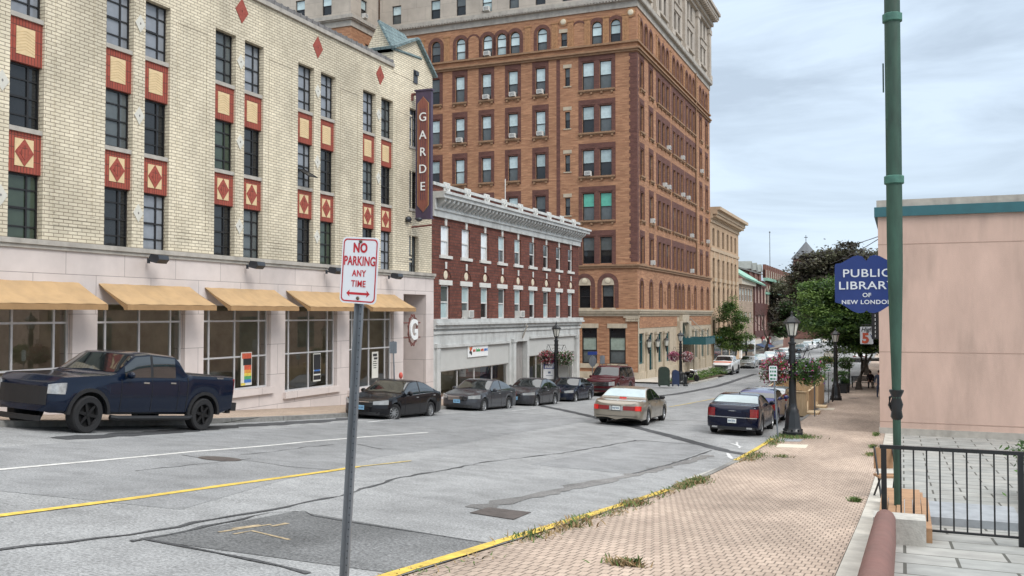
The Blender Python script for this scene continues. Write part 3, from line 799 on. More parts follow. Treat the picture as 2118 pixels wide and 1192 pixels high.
# floodlights over the awnings
def flood():
    mb = MB(); mb.box(-.05, .05, -.16, -.12, -.08, .08).tube([(0, -.14, 0), (0, -.42, .04)], .025, 8)
    mb.prism([(-.78, .02), (-.74, .16), (-.44, .2), (-.36, .1), (-.40, -.04), (-.66, -.10)], -.22, .22, 0, 'x'); return mb
for (px, py, lab) in ((293, 536, 'black floodlight on the stone band, above the awning over the pickup'), (499, 548, 'black floodlight on the stone band above the rainbow poster window'), (664, 559, 'black floodlight on the stone band just left of the parking sign'), (794, 570, 'black floodlight on the stone band peeping out right of the parking sign')):
    o = obj('floodlight', cm('flood', flood, 'floodlight', 'lamp_housing'), None, (FACE + .12, Yat(px), hat(px, py + 4)), pi / 2)
    tag(o, lab, 'floodlight', 'floodlights along the theatre')
# blade sign
sx = FACE + .28; sy = Yat(862, 300, sx)
zt_, zb_ = atX(875, 190, FACE + .6).z, atX(875, 452, FACE + .6).z
bs = thing('blade_sign', 'tall purple vertical sign with white letters projecting from the theatre corner', 'sign', (FACE, sy, zb_))
L_ = zt_ - zb_; SWd = .84
obj('sign_board', MB().box(.28, .28 + SWd, -.11, .11, 0, L_, 0).box(.22, .34 + SWd, -.15, .15, L_, L_ + .08, 0).box(.24, .32 + SWd, -.13, .13, -.06, 0, 0), bs, mats=['sign_purple'])
def arrow(k): return [(.28 + SWd*(.5 + x * k), L_ * .5 + z * L_ * .5 * q) for x, z, q in ((0, 1, .87 + .04*(k > .36)), (.5, 1, .80), (.5, -1, .80), (0, -1, .87 + .04*(k > .36)), (-.5, -1, .80), (-.5, 1, .80))]
pn = MB()
for s_ in (-1, 1):
    y0, y1 = sorted((s_ * .111, s_ * .128)); pn.prism(arrow(.74), y0, y1, 1)
    y0, y1 = sorted((s_ * .1285, s_ * .14)); pn.prism(arrow(.66), y0, y1, 0)
    for x in (.36, .5, .64): y0, y1 = sorted((s_ * .1402, s_ * .15)); pn.box(.28 + SWd*x - .012, .28 + SWd*x + .012, y0, y1, L_*.14, L_*.86, 2)
obj('sign_panel', pn, bs, mats=['sign_rust', 'sign_gold', 'sign_purple'])
for ch, py in (('G', 245), ('A', 282), ('R', 317), ('D', 352), ('E', 388)):
    t_ = text(ch, .60, .012, bold=.002); z = atX(875, py, FACE + .6).z - zb_
    obj('letter', t_.tf(Matrix.Translation((.28 + SWd/2, -.165, z))), bs, mats='letter_white')
obj('bracket', MB().tube([(0, 0, L_ - .1), (.3, 0, L_ - .1)], .07, 8).tube([(0, 0, -.42), (1.15, 0, -.35)], .045, 8).tube([(0, 0, L_ - .1), (-.0, 0, L_ - .4)], .09, 8), bs, mats='rust_pipe')
obj('sign_lamp', MB().tube([(.0, 0, -.2), (.1, -.45, -.16)], .025, 6).ell((.12, -.52, -.08), (.15, .2, .15)), bs, mats='lamp_housing', smooth=50)
obj('sign_lamp', MB().tube([(.5, 0, -.1), (.62, -.4, -.12)], .025, 6).ell((.66, -.45, -.1), (.17, .17, .11)), bs, mats='lamp_housing', smooth=50)
# ornamental G in the entrance
gc = Vector((FACE + .1, Yat(850), hat(850, 683)))
gs = thing('letter_sign', 'oval iron frame with a white letter G hung in the theatre entrance', 'sign', gc, pi / 2)
mb = MB(); N = 24
for k in range(N):
    a0, a1 = 2*pi*k/N, 2*pi*(k+1)/N; ra, rb = (1.0, .86) if k % 2 else (.86, 1.0)
    mb.tube([(.50*ra*cos(a0), 0, .80*ra*sin(a0)), (.50*rb*cos(a1), 0, .80*rb*sin(a1))], .03, 6)
    mb.tube([(.40*cos(a0), 0, .66*sin(a0)), (.40*cos(a1), 0, .66*sin(a1))], .025, 6)
for z in (.36, -.36): mb.tube([(-.85, .05, z), (.85, .05, z)], .035, 6)
obj('iron_frame', mb, gs, mats='rust_pipe')
obj('letter', text('G', 1.35, .04, bold=.035, sx=.82).tf(Matrix.Translation((0, -.06, -.03))), gs, mats='letter_white')
# posters in the shop windows
M('poster_red', (.55, .10, .05), .6, amt=.3, scale=9); M('poster_orange', (.65, .28, .05), .6, amt=.3, scale=9); M('poster_yellow', (.65, .52, .08), .6, amt=.3, scale=9)
M('poster_green', (.08, .32, .12), .6, amt=.3, scale=9); M('poster_blue', (.05, .16, .45), .6, amt=.3, scale=9); M('paper', (.62, .62, .56), .7, amt=.06)
def poster(px, py, w, h, label, bands, extra=None):
    c = atX(px, py, FACE - .0)
    mb = MB().box(-w/2, w/2, -.006, .006, -h/2, h/2, 0); z = h/2 - .04
    for i, (hh, mi, xa, xb) in enumerate(bands):
        mb.box(-w/2 + xa*w, -w/2 + xb*w, -.0102, -.0061, z - hh*h, z, mi); z -= hh * h
    o = obj('poster', mb, None, (FACE - .035, c.y, c.z), pi / 2, ['paper', 'poster_red', 'poster_orange', 'poster_yellow', 'poster_green', 'poster_blue', 'letter_black'])
    tag(o, label, 'poster', 'posters in the theatre windows'); return o
poster(511, 763, .62, 1.22, 'rainbow striped poster hanging in the theatre window behind the pickup', [(.16, 1, .1, .95), (.2, 6, .2, .95), (.14, 1, .3, .95), (.1, 2, .3, .95), (.09, 3, .3, .95), (.1, 4, .3, .95), (.1, 5, .3, .95), (.07, 3, 0, .4)])
poster(657, 760, .52, 1.15, 'dark poster with pale lettering in the theatre window left of the parking sign', [(.55, 6, .03, .97), (.05, 5, .1, .9), (.1, 6, .03, .97), (.05, 0, .1, .9), (.16, 6, .03, .97)])
poster(777, 755, .55, 1.2, 'white poster covered in black lines of text right of the parking sign post', [(.04, 0, 0, 1), (.10, 6, .15, .8), (.04, 0, 0, 1), (.08, 6, .3, .85), (.06, 0, 0, 1), (.03, 6, .2, .7), (.05, 0, 0, 1), (.03, 6, .15, .8), (.05, 0, 0, 1), (.03, 6, .2, .7), (.05, 0, 0, 1), (.03, 6, .25, .7)])

# ---------------------------------------------------------------- brown brick block
BR('brick_brown', (.185, .062, .042), (.12, .04, .03), (.075, .045, .038), .22, .16, .016, streak=.25, sstretch=(.6, 5, 1), grime=.2, bump=.6)
M('trim_white', (.60, .595, .56), .7, amt=.10, scale=3, grime=.22)
M('trim_grey', (.50, .515, .505), .75, amt=.12, scale=2, grime=.35)
M('stucco_grey', (.47, .48, .465), .8, amt=.05, scale=2)
M('marble_grey', (.27, .26, .25), .6, amt=.2, scale=5, stretch=(1, 1, .3))
Y1 = Yat(1197); brn = Bld('brown_brick_block', 'three storey dark red brick block with white cornice and white framed windows', (FACE, 54, gz(FACE, 54)))
w9 = [Yat(921) + (Yat(1180) - Yat(921)) / 8 * i for i in range(9)]
wz = [(hat(921, 529), hat(921, 467)), (-.26, hat(921, 590))]
ww = 1.06
ops = [(u - ww/2, u + ww/2, z0, z1) for u in w9 for z0, z1 in wz]
h_base, h_bw = -.36, hat(900, 448) + .1
mbw = wall_mesh(Y_R + .003, Y1, h_base, h_bw, ops, .28)
mbw.box(Y_R + .003, Y1, .5, 16, -.5, 6.6, 0).box(Y_R + .003, Y1, 4.2, 16, -7, -.5, 0).box(Y_R + .003, Y_R + .3, .5, 4.2, -7, -.5, 0).box(Y1 - .3, Y1, .3, 4.2, -7, -.37, 0).quad((Y1, 0, h_base), (Y1, .5, h_base), (Y1, .5, h_bw), (Y1, 0, h_bw))
brn.put('brick_wall', mbw, SF, mats='brick_brown')
M('window_white', (.66, .66, .64), .5, amt=.05)
for i, u in enumerate(w9):
    for j, (z0, z1) in enumerate(wz):
        h = round(z1 - z0, 2)
        up, lo = (('pane_white', 'pane_white') if i < 3 else ('pane_pale', 'pane_mid') if i < 5 else ('pane_mid', 'pane_dark')) if j == 0 else (('pane_mid', 'pane_pale') if i % 3 == 0 else ('pane_pale', 'pane_mid') if i % 3 == 1 else ('pane_pale', 'pane_dark'))
        o = dh_window(brn, SF, u, z0, ww, h, up, lo, 'window_white', .08, d=.10)
        if j == 0: sub('sill', cm('bsill', lambda: MB().box(-.72, .72, -.09, .1, -.16, -.001), 'sill', 'trim_white'), o)
        else: sub('lintel', cm(('blint', h), lambda: MB().box(-.76, .76, -.05, .02, h, h + .26), 'lintel', 'trim_white'), o)
        if j == 1 and i in (1, 4): ac_unit(o, ww, .08)
    zt2 = wz[0][1]
    brn.put('keystone', cm('key1', lambda: MB().prism([(-.10, 0), (.10, 0), (.14, .62), (-.14, .62)], -.05, .0), 'keystone', 'trim_white'), SF, u, 0, zt2 + .001)
    zr = hat(921, 569)
    def arch_ring():
        m2 = MB(); N = 14
        for k in range(N):
            a0, a1 = pi*k/N, pi*(k+1)/N; r0, r1 = .66, .74
            m2.prism([(r0*cos(a0), r0*sin(a0)), (r1*cos(a0), r1*sin(a0)), (r1*cos(a1), r1*sin(a1)), (r0*cos(a1), r0*sin(a1))], -.03, 0)
        return m2
    brn.put('brick_arch', cm('barch', arch_ring, 'brick_arch', 'brick_brown'), SF, u, 0, zr - .35)
    brn.put('roundel', cm('bround', lambda: MB().lathe([(.21, -.02), (.23, .02), (.17, .05)], 18).tf(Matrix.Rotation(pi/2, 4, 'X')), 'roundel', 'stone_pale' if 'stone_pale' in MATS else M('stone_pale', (.62, .55, .42), .8)), SF, u, 0, zr)
    brn.put('keystone', cm('key2', lambda: MB().prism([(-.09, 0), (.09, 0), (.11, .36), (-.11, .36)], -.06, -.031), 'keystone', 'trim_white'), SF, u, 0, zr + .33)
# modillion cornice and parapet
hc0, hc1 = hat(900, 448), hat(900, 402) + .05
cm_ = MB().box(Y_R + .01, Y1 + .06, -.14, .05, hc0, hc0 + .34).box(Y_R + .01, Y1 + .10, -.22, .05, hc0 + .341, hc0 + .46)
cm_.box(Y_R + .01, Y1 + .55, -.72, .05, hc1 - .28, hc1 - .08).box(Y_R + .01, Y1 + .64, -.82, .1, hc1 - .079, hc1 + .06)
cm_.box(Y_R + .01, Y1 + .12, -.2, .05, hc0 + .461, hc1 - .281)
n = 46
for i in range(n):
    x = Y_R + .25 + (Y1 - Y_R - .1) * i / n
    cm_.prism([(-.66, hc1 - .282), (-.2, hc1 - .282), (-.2, hc0 + .47), (-.3, hc0 + .55), (-.6, hc1 - .45)], x, x + .2, 0, 'x')
brn.put('cornice', cm_, SF, mats='trim_grey')
hp = hat(900, 378)
brn.put('parapet', MB().box(Y_R + .01, Y1, -.02, .4, hc1 + .0601, hp - .14), SF, mats='brick_brown')
brn.put('parapet_coping', MB().box(Y_R + .01, Y1 + .06, -.12, .5, hp - .139, hp + .02), SF, mats='trim_grey')
def urn():
    m2 = MB().box(-.36, .36, -.09, -.02, 0, .62)
    m2.box(-.30, .30, -.10, -.0901, .06, .56, 1)
    for s_ in (-1, 1):
        m2.tube([(s_*.22, -.11, .48), (s_*.18, -.13, .30), (s_*.08, -.14, .18), (0, -.14, .15)], .045, 6); m2.ell((s_*.22, -.12, .44), (.06, .04, .08), 8, 5)
    return m2
for u in [Yat(922, 395) + (Yat(1185, 455) - Yat(922, 395)) / 8 * i for i in range(9)]:
    brn.put('garland_panel', cm('urn', urn, 'garland_panel', ['trim_white', 'trim_grey']), SF, u, 0, hc1 + .08)
brn.put('flagpole', MB().tube([(0, 2.0, 6.5), (0, 2.0, 9.0)], .035, 8), SF, Yat(1045, 400, FACE - 2), mats='trim_white')
# grey stone shopfront
hs = [hat(900, 664), hat(900, 690), hat(900, 716)]
s_ops = [(Yat(905), Yat(1052), -5.9, -2.2), (Yat(1068), Yat(1087), -5.9, hat(1078, 706)), (Yat(1094), Yat(1186), -5.9, hat(1140, 731))]
fr0 = hat(900, 716)
so2 = [(Yat(905), Yat(1052), -6.9, fr0 - .05), (Yat(1066), Yat(1089), -6.9, hat(1078, 706)), (Yat(1093), Yat(1187), -6.9, hat(1140, 697))]
brn.put('shopfront_stone', wall_mesh(Y_R + .003, Y1, -7, h_base - .001, so2, .35, y=-.06), SF, mats='trim_grey')
cr = MB().box(Y_R + .004, Y1 + .2, -.30, .0, hs[0] - .09, hs[0] + .10).box(Y_R + .004, Y1 + .25, -.38, -.06, hs[0] - .22, hs[0] - .0901).box(Y_R + .004, Y1 + .12, -.22, -.06, hs[0] - .42, hs[0] - .2201).box(Y_R + .004, Y1 + .06, -.14, -.06, hs[1] - .05, hs[1] + .1)
cr.box(so2[0][0], so2[0][1], -.16, -.061, fr0 - .12, fr0 + .02).box(so2[2][0], so2[2][1], -.16, -.061, so2[2][3] - .02, so2[2][3] + .12)
brn.put('shopfront_cornice', cr, SF, mats='trim_grey')
for u in (so2[0][0] - .2, (so2[0][1] + so2[1][0]) / 2, so2[2][1] + .25):
    brn.put('pilaster', MB().box(u - .2, u + .2, -.2, -.061, -6.9, fr0 - .1).box(u - .27, u + .27, -.24, -.061, fr0 - .099, fr0 + .12), SF, mats='trim_grey')
def shop(b, x0, x1, ztop, sign_h, panes, zg, room_h=3.2, fm='alu', glass='shop_glass'):
    """fascia board and glazing of a shop, with its room"""
    b.put('fascia', MB().box(x0, x1, .0, .1, ztop - sign_h, ztop), SF, mats='stucco_grey')
    w, h = x1 - x0, ztop - sign_h - zg; t = .05
    mb = MB().box(0, t, .1, .18, 0, h).box(w - t, w, .1, .18, 0, h).box(t, w - t, .1, .18, h - t, h).box(t, w - t, .1, .18, 0, .25)
    for v in panes: mb.box(v*w - .025, v*w + .025, .1, .18, .25, h - t)
    o = b.put('shop_window', mb, SF, x0, 0, zg, fm)
    sub('pane', MB().quad((t, .14, .25), (w - t, .14, .25), (w - t, .14, h - t), (t, .14, h - t)), o, glass)
    rm = MB().quad((0, .36, 0), (w, .36, 0), (w, 3.5, 0), (0, 3.5, 0), 1).quad((0, 3.5, 0), (w, 3.5, 0), (w, 3.5, h), (0, 3.5, h), 0).quad((0, .36, 0), (0, 3.5, 0), (0, 3.5, h), (0, .36, h), 0).quad((w, 3.5, 0), (w, .36, 0), (w, .36, h), (w, 3.5, h), 0).quad((0, 3.5, h), (w, 3.5, h), (w, .36, h), (0, .36, h), 2)
    b.put('ceiling_glow', MB().box(w*.2, w*.8, 1.4, 1.6, h - .1, h - .04), SF, x0, 0, zg, 'lamp_glow')  # glowing strip added to brighten the dim room
    b.put('shop_room', rm, SF, x0, 0, zg, ['room_pale', 'inside_floor', 'ceiling_inside'])
M('room_pale', (.50, .48, .42), .9, amt=.08)
zg1 = gz(FACE, 46) + .1; zg2 = gz(FACE, 62) + .1
shop(brn, so2[0][0], so2[0][1], so2[0][3], 1.3, (.27, .5, .76), zg1)
shop(brn, so2[2][0], so2[2][1], so2[2][3], 1.15, (.18, .3, .62), zg2)
brn.put('doorway', MB().box(so2[1][0], so2[1][1], .3, .36, -6.5, so2[1][3]).box(so2[1][0] + .12, so2[1][1] - .12, .26, .299, -6.5, so2[1][3] - .9, 1), SF, mats=['marble_grey', 'marble_grey'])
brn.put('scroll_bracket', MB().tube([(0, -.08, .9), (0, -.3, .95), (0, -.42, .75), (0, -.25, .4), (0, -.1, 0)], .05, 8), SF, Yat(1078), 0, hat(1078, 699), 'stone_grey')
# fascia sign with coloured words
sc_ = atX(987, 723); ss = thing('shop_sign', 'white shop sign with small coloured lettering on the grey fascia', 'sign', (FACE + .02, sc_.y, sc_.z), pi / 2)
obj('sign_board', MB().box(-1.35, 1.35, -.05, 0, -.40, .36), ss, mats='letter_white')
x = -.72
for wd, mt in (('new', 'poster_red'), ('london', 'poster_green'), ('main', 'poster_red'), ('street', 'poster_blue')):
    t_ = text(wd, .24, .006, bold=.012, align='LEFT', sx=.80); t_.tf(Matrix.Translation((x, -.06, -.03))); x = max(v[0] for v in t_.v) + .09
    obj('lettering', t_, ss, mats=mt)
obj('emblem', MB().ell((-1.0, -.055, .05), (.12, .01, .12), 10, 6).ell((-1.1, -.055, -.12), (.09, .01, .1), 8, 5, 1).ell((-.93, -.055, -.18), (.09, .01, .12), 8, 5, 1).ell((-.86, -.055, .12), (.06, .01, .1), 8, 5, 0).ell((-1.13, -.055, .1), (.05, .01, .1), 8, 5, 2), ss, mats=['poster_red', 'letter_black', 'poster_orange'])
def star(px, py, r, mat, label, back=None):
    c = atX(px, py, FACE - .3); mb = MB()
    for k in range(6):
        a = pi * k / 6 * 2; mb.prism([(0, 0), (r*.35*cos(a - .35), r*.35*sin(a - .35)), (r*cos(a), r*sin(a)), (r*.35*cos(a + .35), r*.35*sin(a + .35))], -.012 - .0005*k, 0)
    if back: mb.box(-back[0], back[0], .001, .02, -back[1], back[1], 1)
    o = obj('window_decoration', mb, None, (FACE - .3, c.y, c.z), pi / 2, [mat, 'flag_blue']); tag(o, label, 'decoration')
M('flag_blue', (.045, .10, .19), .8, amt=.15, scale=2)
star(966, 762, .36, 'poster_red', 'red paper snowflake in the grey shopfront window')
star(1012, 755, .36, 'paper', 'navy cloth with a white snowflake in the grey shopfront window', (1.25, .85))
# ---------------------------------------------------------------- the tall hotel on the corner
BR('brick_orange', (.44, .235, .132), (.32, .158, .09), (.29, .18, .12), .46, .115, .010, streak=.26, sstretch=(.55, 5.5, 1), sscale=1.1, grime=.14, bump=.3)
BR('brick_purple', (.170, .078, .062), (.125, .056, .048), (.10, .06, .05), .30, .12, .012, streak=.2, sstretch=(1, 3, 1), grime=.1, bump=.3)
M('window_brown', (.022, .018, .018), .5, amt=.2)
M('terracotta', (.37, .20, .10), .85, amt=.22, scale=4, bump=.3)
M('sill_brown', (.28, .17, .10), .85, amt=.2, scale=3)
BR('stone_white', (.47, .42, .36), (.43, .385, .335), (.26, .23, .20), 2.0, 1.3, .01, streak=.10, sstretch=(1, 1, 1), grime=.25, bump=.15)
M('stone_sand', (.46, .395, .30), .85, amt=.15, scale=2.5, bump=.2, grime=.25)
M('teal_paint', (.02, .10, .115), .5, amt=.15)
M('copper_green', (.035, .135, .11), .6, amt=.3, scale=3)
C = atX(1318, 400); YH = C.y; YE = Yat(1470)
SD = (FACE, YH, 0.0)                       # side face: u is the world x measured from the corner
hot = Bld('hotel_tower', 'tall orange brick corner hotel with purple brick window surrounds and pale stone top storeys', (FACE, YH, gz(FACE, YH)))
def U(px, py=400): return atY(px, py, YH).x - FACE
def hs_(px, py): return atY(px, py, YH).z
UL = U(784)
rt = [(hs_(1253, a), hs_(1253, b)) for a, b in ((183, 125), (272, 217), (363, 308), (455, 398), (545, 490))]
h_s1, h_s2 = hs_(1310, 548), hs_(1310, 99)            # string courses
h_base2 = hs_(1310, 643); h_w0 = hs_(1310, 12)
h_ar = (hs_(1310, 82), hs_(1310, 82) + 1.62)
singles = [1118, 1061, 1006, 951, 900, 850]; small = 1174; doubles = [1217, 1253]
ops = []; WN = []
for ri, (z0, z1) in enumerate(rt):
    for px in doubles: WN.append((SD, U(px), z0, 1.15, z1, 'd'))
    for px in singles: WN.append((SD, U(px), z0, 1.0, z1 - .05, 's'))
    WN.append((SD, U(small), z0 + .55, .5, z1 - .35, 'n'))
arc = [U(p) for p in (850, 901, 952.4, 1008, 1037, 1065, 1121.6, 1235, 1274)]
ops_sd = [(u - w/2, u + w/2, z0, z1) for (f, u, z0, w, z1, k) in WN] + [(u - .5, u + .5, h_ar[0], h_ar[1], True) for u in arc]
ops_sd.append((U(1167) - .3, U(1167) + .3, h_ar[0] + .1, h_ar[1] - .2))
# second storey arched windows and the two large ground floor windows
w2z = (hs_(1257, 637), hs_(1257, 590)); g_z = (hs_(1276, 753), hs_(1276, 679))
for px in (1209, 1257): ops_sd.append((U(px) - .55, U(px) + .55, *w2z))
gops = [(U(1203), U(1234), *g_z), (U(1259), U(1293), *g_z)]
cw = wall_mesh(UL, 0, -9, h_w0, ops_sd + gops, .3)
hot.put('brick_wall', cw, SD, mats='brick_orange')
# street face
tri = [Yat(p) for p in (1374, 1404, 1430)]
cols = [(Yat(1329), 1), (Yat(1348), 1), (tri[0], 3), (tri[1], 3), (tri[2], 3), (Yat(1451), 1), (Yat(1463), 1)]
SW = []
for ri, (z0, z1) in enumerate(rt):
    for u, n in cols:
        for k in range(n): SW.append((u + (k - (n - 1) / 2) * 1.85, z0, 1.15, z1, ri, n, k))
apx = (cols[0][0] + cols[1][0]) / 2; apx2 = (cols[5][0] + cols[6][0]) / 2
SA = [c + (k - 1) * 1.85 for c in (apx, tri[0], tri[1], tri[2], apx2) for k in range(3)]
w2 = [Yat(p) for p in (1327.5, 1347, 1367, 1384, 1398, 1405.5, 1413, 1425, 1438, 1452, 1464)]
w2s = (hat(1327.5, 638), hat(1327.5, 592))
n2 = [Yat(1376), Yat(1432)]
so = [(u - .575, u + .575, z0, z1) for (u, z0, w, z1, *_r) in SW] + [(u - .52, u + .52, *h_ar, True) for u in SA] + [(u - .5, u + .5, *w2s, True) for u in w2] + [(u - .25, u + .25, w2s[0] + .4, w2s[1] - .3) for u in n2]
hot.put('brick_wall', wall_mesh(YH, YE, hs_(1310, 650), h_w0, so, .3), SF, mats='brick_orange')
# inner block behind both faces
H_W = 36.9
core = MB().box(FACE + UL + .36, FACE - .36, YH + .36, YE - .01, -9, H_W - .4)
core.box(FACE - 30, FACE + UL + .36, YH + .4, YE - .01, -9, H_W - .5)
hot.put('inner_wall', core.tf(Matrix.Translation((-FACE, -YH, 0))), (FACE, YH, 0), mats='brick_orange')
R = random.Random(4)
def panes():
    r = R.random()
    return ('pane_blind', 'pane_mid') if r < .5 else ('pane_blind', 'pane_pale') if r < .68 else ('pane_pale', 'pane_dark') if r < .84 else ('pane_mid', 'pane_dark')
def surround(w, h, up, key, lo=.02):
    def f():
        t = .34; m2 = MB(); e_ = .025
        m2.box(-w/2 - t, -w/2, -e_, -.0005, -lo, h).box(w/2, w/2 + t, -e_, -.0005, -lo, h).box(-w/2 - t, w/2 + t, -e_, -.0005, h, h + up)
        m2.box(-w/2 - .12, w/2 + .12, -.07, -e_, h + .12, h + .2, 1).box(-w/2 - .12, -w/2 - .04, -.06, -e_, 0, h + .12, 1).box(w/2 + .04, w/2 + .12, -.06, -e_, 0, h + .12, 1)
        return m2
    return cm(('sur', key, w, h), f, 'surround', ['brick_purple', 'brick_purple'])
def sill(w):
    def f():
        m2 = MB().box(-w/2 - .28, w/2 + .28, -.20, .1, -.16, -.001).box(-w/2 - .22, w/2 + .22, -.12, -.0005, -.26, -.161)
        for x in ((-w/2 - .1, w/2 + .1) if w < 2 else (-w/2, -w/6, w/6, w/2)): m2.box(x - .1, x + .1, -.16, -.0005, -.42, -.261)
        return m2
    return cm(('sill', w), f, 'sill', 'sill_brown')
ACS = {(0, 1118): 1, (0, 1061): 1, (0, 1006): 1, (1, 1118): 1, (1, 1061): 1, (1, 951): 1, (2, 1217): 1}
for ri, (z0, z1) in enumerate(rt):
    for px in doubles:
        h = round(z1 - z0, 3); up, lo = panes() if ri != 3 else ('pane_green', 'pane_mid')
        if ri == 4: up, lo = 'pane_mid', 'pane_dark'
        o = dh_window(hot, SD, U(px), z0, 1.15, h, up, lo, ac=(ri, px) in ACS)
    um = (U(doubles[0]) + U(doubles[1])) / 2; wd = U(doubles[1]) - U(doubles[0])
    o = hot.put('window_surround', cm(('sd2', h), lambda: (lambda m2: m2.box(-wd/2 - .95, -wd/2 - .576, -.025, -.0005, -.3, h).box(wd/2 + .576, wd/2 + .95, -.025, -.0005, -.3, h).box(-wd/2 + .576, wd/2 - .576, -.025, -.0005, -.02, h).box(-wd/2 - .95, wd/2 + .95, -.025, -.0005, h, h + .62).box(-wd/2 - .7, -wd/2 + .7, -.07, -.0251, h + .12, h + .2).box(wd/2 - .7, wd/2 + .7, -.07, -.0251, h + .12, h + .2))(MB()), 'window_surround', 'brick_purple'), SD, um, 0, z0)
    if ri < 4: sub('sill', sill(round(wd + 1.3, 2)), o)
    for px in singles:
        h = round(z1 - z0 - .05, 3); up, lo = panes()
        o = dh_window(hot, SD, U(px), z0, 1.0, h, up, lo, ac=(ri, px) in ACS)
        sub('surround', surround(1.0, h, .62, 's', .35), o); sub('sill', sill(1.0), o)
    h = round(z1 - .35 - z0 - .55, 3)
    o = dh_window(hot, SD, U(small), z0 + .55, .5, h, 'pane_mid', 'pane_dark', t=.06, name='narrow_window')
    sub('lintel', cm('slint', lambda: MB().box(-.42, .42, -.04, -.0005, h, h + .34), 'lintel', 'stone_sand'), o); sub('sill', cm('ssil', lambda: MB().box(-.4, .4, -.05, .05, -.1, -.001), 'sill', 'stone_sand'), o)
for u in arc:
    up, lo = panes(); o = dh_window(hot, SD, u, h_ar[0], 1.0, round(h_ar[1] - h_ar[0], 3), up, lo, name='arched_window', arch=True, rail=.48, ac=abs(u - U(1008)) < .1)
for u in SA:
    dh_window(hot, SF, u, h_ar[0], 1.04, round(h_ar[1] - h_ar[0], 3), 'pane_mid', 'pane_dark', name='arched_window', arch=True, rail=.48, d=.2)
def arch_band(r0, r1, hgt):
    def f():
        m2 = MB(); N = 12; e_ = .03
        m2.box(-r1, -r0, -e_, -.0005, 0, hgt).box(r0, r1, -e_, -.0005, 0, hgt)
        for k in range(N):
            a0, a1 = pi*k/N, pi*(k+1)/N
            m2.prism([(r0*cos(a0), hgt + r0*sin(a0)), (r1*cos(a0), hgt + r1*sin(a0)), (r1*cos(a1), hgt + r1*sin(a1)), (r0*cos(a1), hgt + r0*sin(a1))], -e_, -.0005)
        return m2
    return f
hz = round(h_ar[1] - h_ar[0], 3)
for f_, us in ((SD, arc), (SF, SA)):
    for u in us: hot.put('arch_surround', cm(('ab', hz, f_ is SD), arch_band(.53, .86 if f_ is SD else .80, hz), 'arch_surround', 'brick_purple'), f_, u, 0, h_ar[0])
for px in (979, 1198.6): hot.put('blind_arch', cm('blind', arch_band(.62, .78, hz), 'blind_arch', 'brick_purple'), SD, U(px), 0, h_ar[0])
o = dh_window(hot, SD, U(1167), h_ar[0] + .1, .6, round(hz - .3, 3), 'pane_mid', 'pane_dark', t=.06, name='narrow_window')
sub('lintel', MB().box(-.48, .48, -.04, -.0005, hz - .3, hz + .05), o, 'stone_sand'); sub('sill', MB().box(-.44, .44, -.05, .05, -.1, -.001), o, 'stone_sand')
def pil():
    m2 = MB().box(-.30, .30, -.06, -.0005, -.1, 2.35).box(-.36, .36, -.1, -.0005, 2.35, 2.5).box(-.35, .35, -.09, -.0005, -.25, -.1)
    for k in range(6): m2.prism([(0, .1 + k*.36), (.14, .26 + k*.36), (0, .42 + k*.36), (-.14, .26 + k*.36)], -.09, -.0601)
    return m2
for px in (872, 924, 1092, 1148, 1181, 1216, 1254.5, 1295): hot.put('ornate_pilaster', cm('pil', pil, 'ornate_pilaster', 'terracotta'), SD, U(px), 0, h_ar[0])
for u in (apx + 4.2, (tri[0] + tri[1]) / 2, (tri[1] + tri[2]) / 2, (tri[2] + apx2) / 2, YH + .8, YE - .8): hot.put('ornate_pilaster', cm('pil', pil, 'ornate_pilaster', 'terracotta'), SF, u, 0, h_ar[0])
rd = lambda: MB().lathe([(.42, 0), (.44, .06), (.30, .09)], 18).lathe([(.28, .0901), (.2, .15), (.05, .17)], 18, m=1).tf(Matrix.Rotation(pi/2, 4, 'X'))
for px, py in ((1166, 46), (1306, 26)): hot.put('roundel', cm('rd', rd, 'roundel', ['terracotta', 'stone_pale']), SD, U(px), 0, hs_(px, py))
# street face windows
SAC = {(1, 3, 2), (2, 3, 2), (0, 3, 2), (1, 3, 1)}
acl = {(2, 0, 1), (3, 1, 0), (1, 2, 2), (2, 2, 1), (2, 2, 2), (3, 4, 1), (1, 3, 2), (2, 3, 2), (2, 4, 0), (4, 1, 0), (3, 6, 0), (1, 5, 0), (4, 4, 1)}
for ri, (z0, z1) in enumerate(rt):
    h = round(z1 - z0, 3)
    for ci, (u, n) in enumerate(cols):
        for k in range(n):
            up, lo = R.choice((('pane_mid', 'pane_dark'), ('pane_pale', 'pane_mid'), ('pane_mid', 'pane_mid'), ('pane_dark', 'pane_dark')))
            o = dh_window(hot, SF, u + (k - (n - 1) / 2) * 1.85, z0, 1.15, h, up, lo, 'window_brown', d=.18, ac=(ri, ci, k) in acl, name='street_window')
            if n == 1: sub('surround', surround(1.15, h, .62, 'x', .02), o); sub('sill', sill(1.15), o)
        if n == 3:
            def f():
                m2 = MB()
                for k in range(4): x = (k - 1.5) * 1.85; m2.box(x - .35, x + .35, -.025, -.0005, -.02, h)
                m2.box(-3.1, 3.1, -.025, -.0005, h, h + .62); return m2
            o = hot.put('window_surround', cm(('tri', h), f, 'window_surround', 'brick_purple'), SF, u, 0, z0)
            if ri < 4: sub('sill', sill(5.2), o)
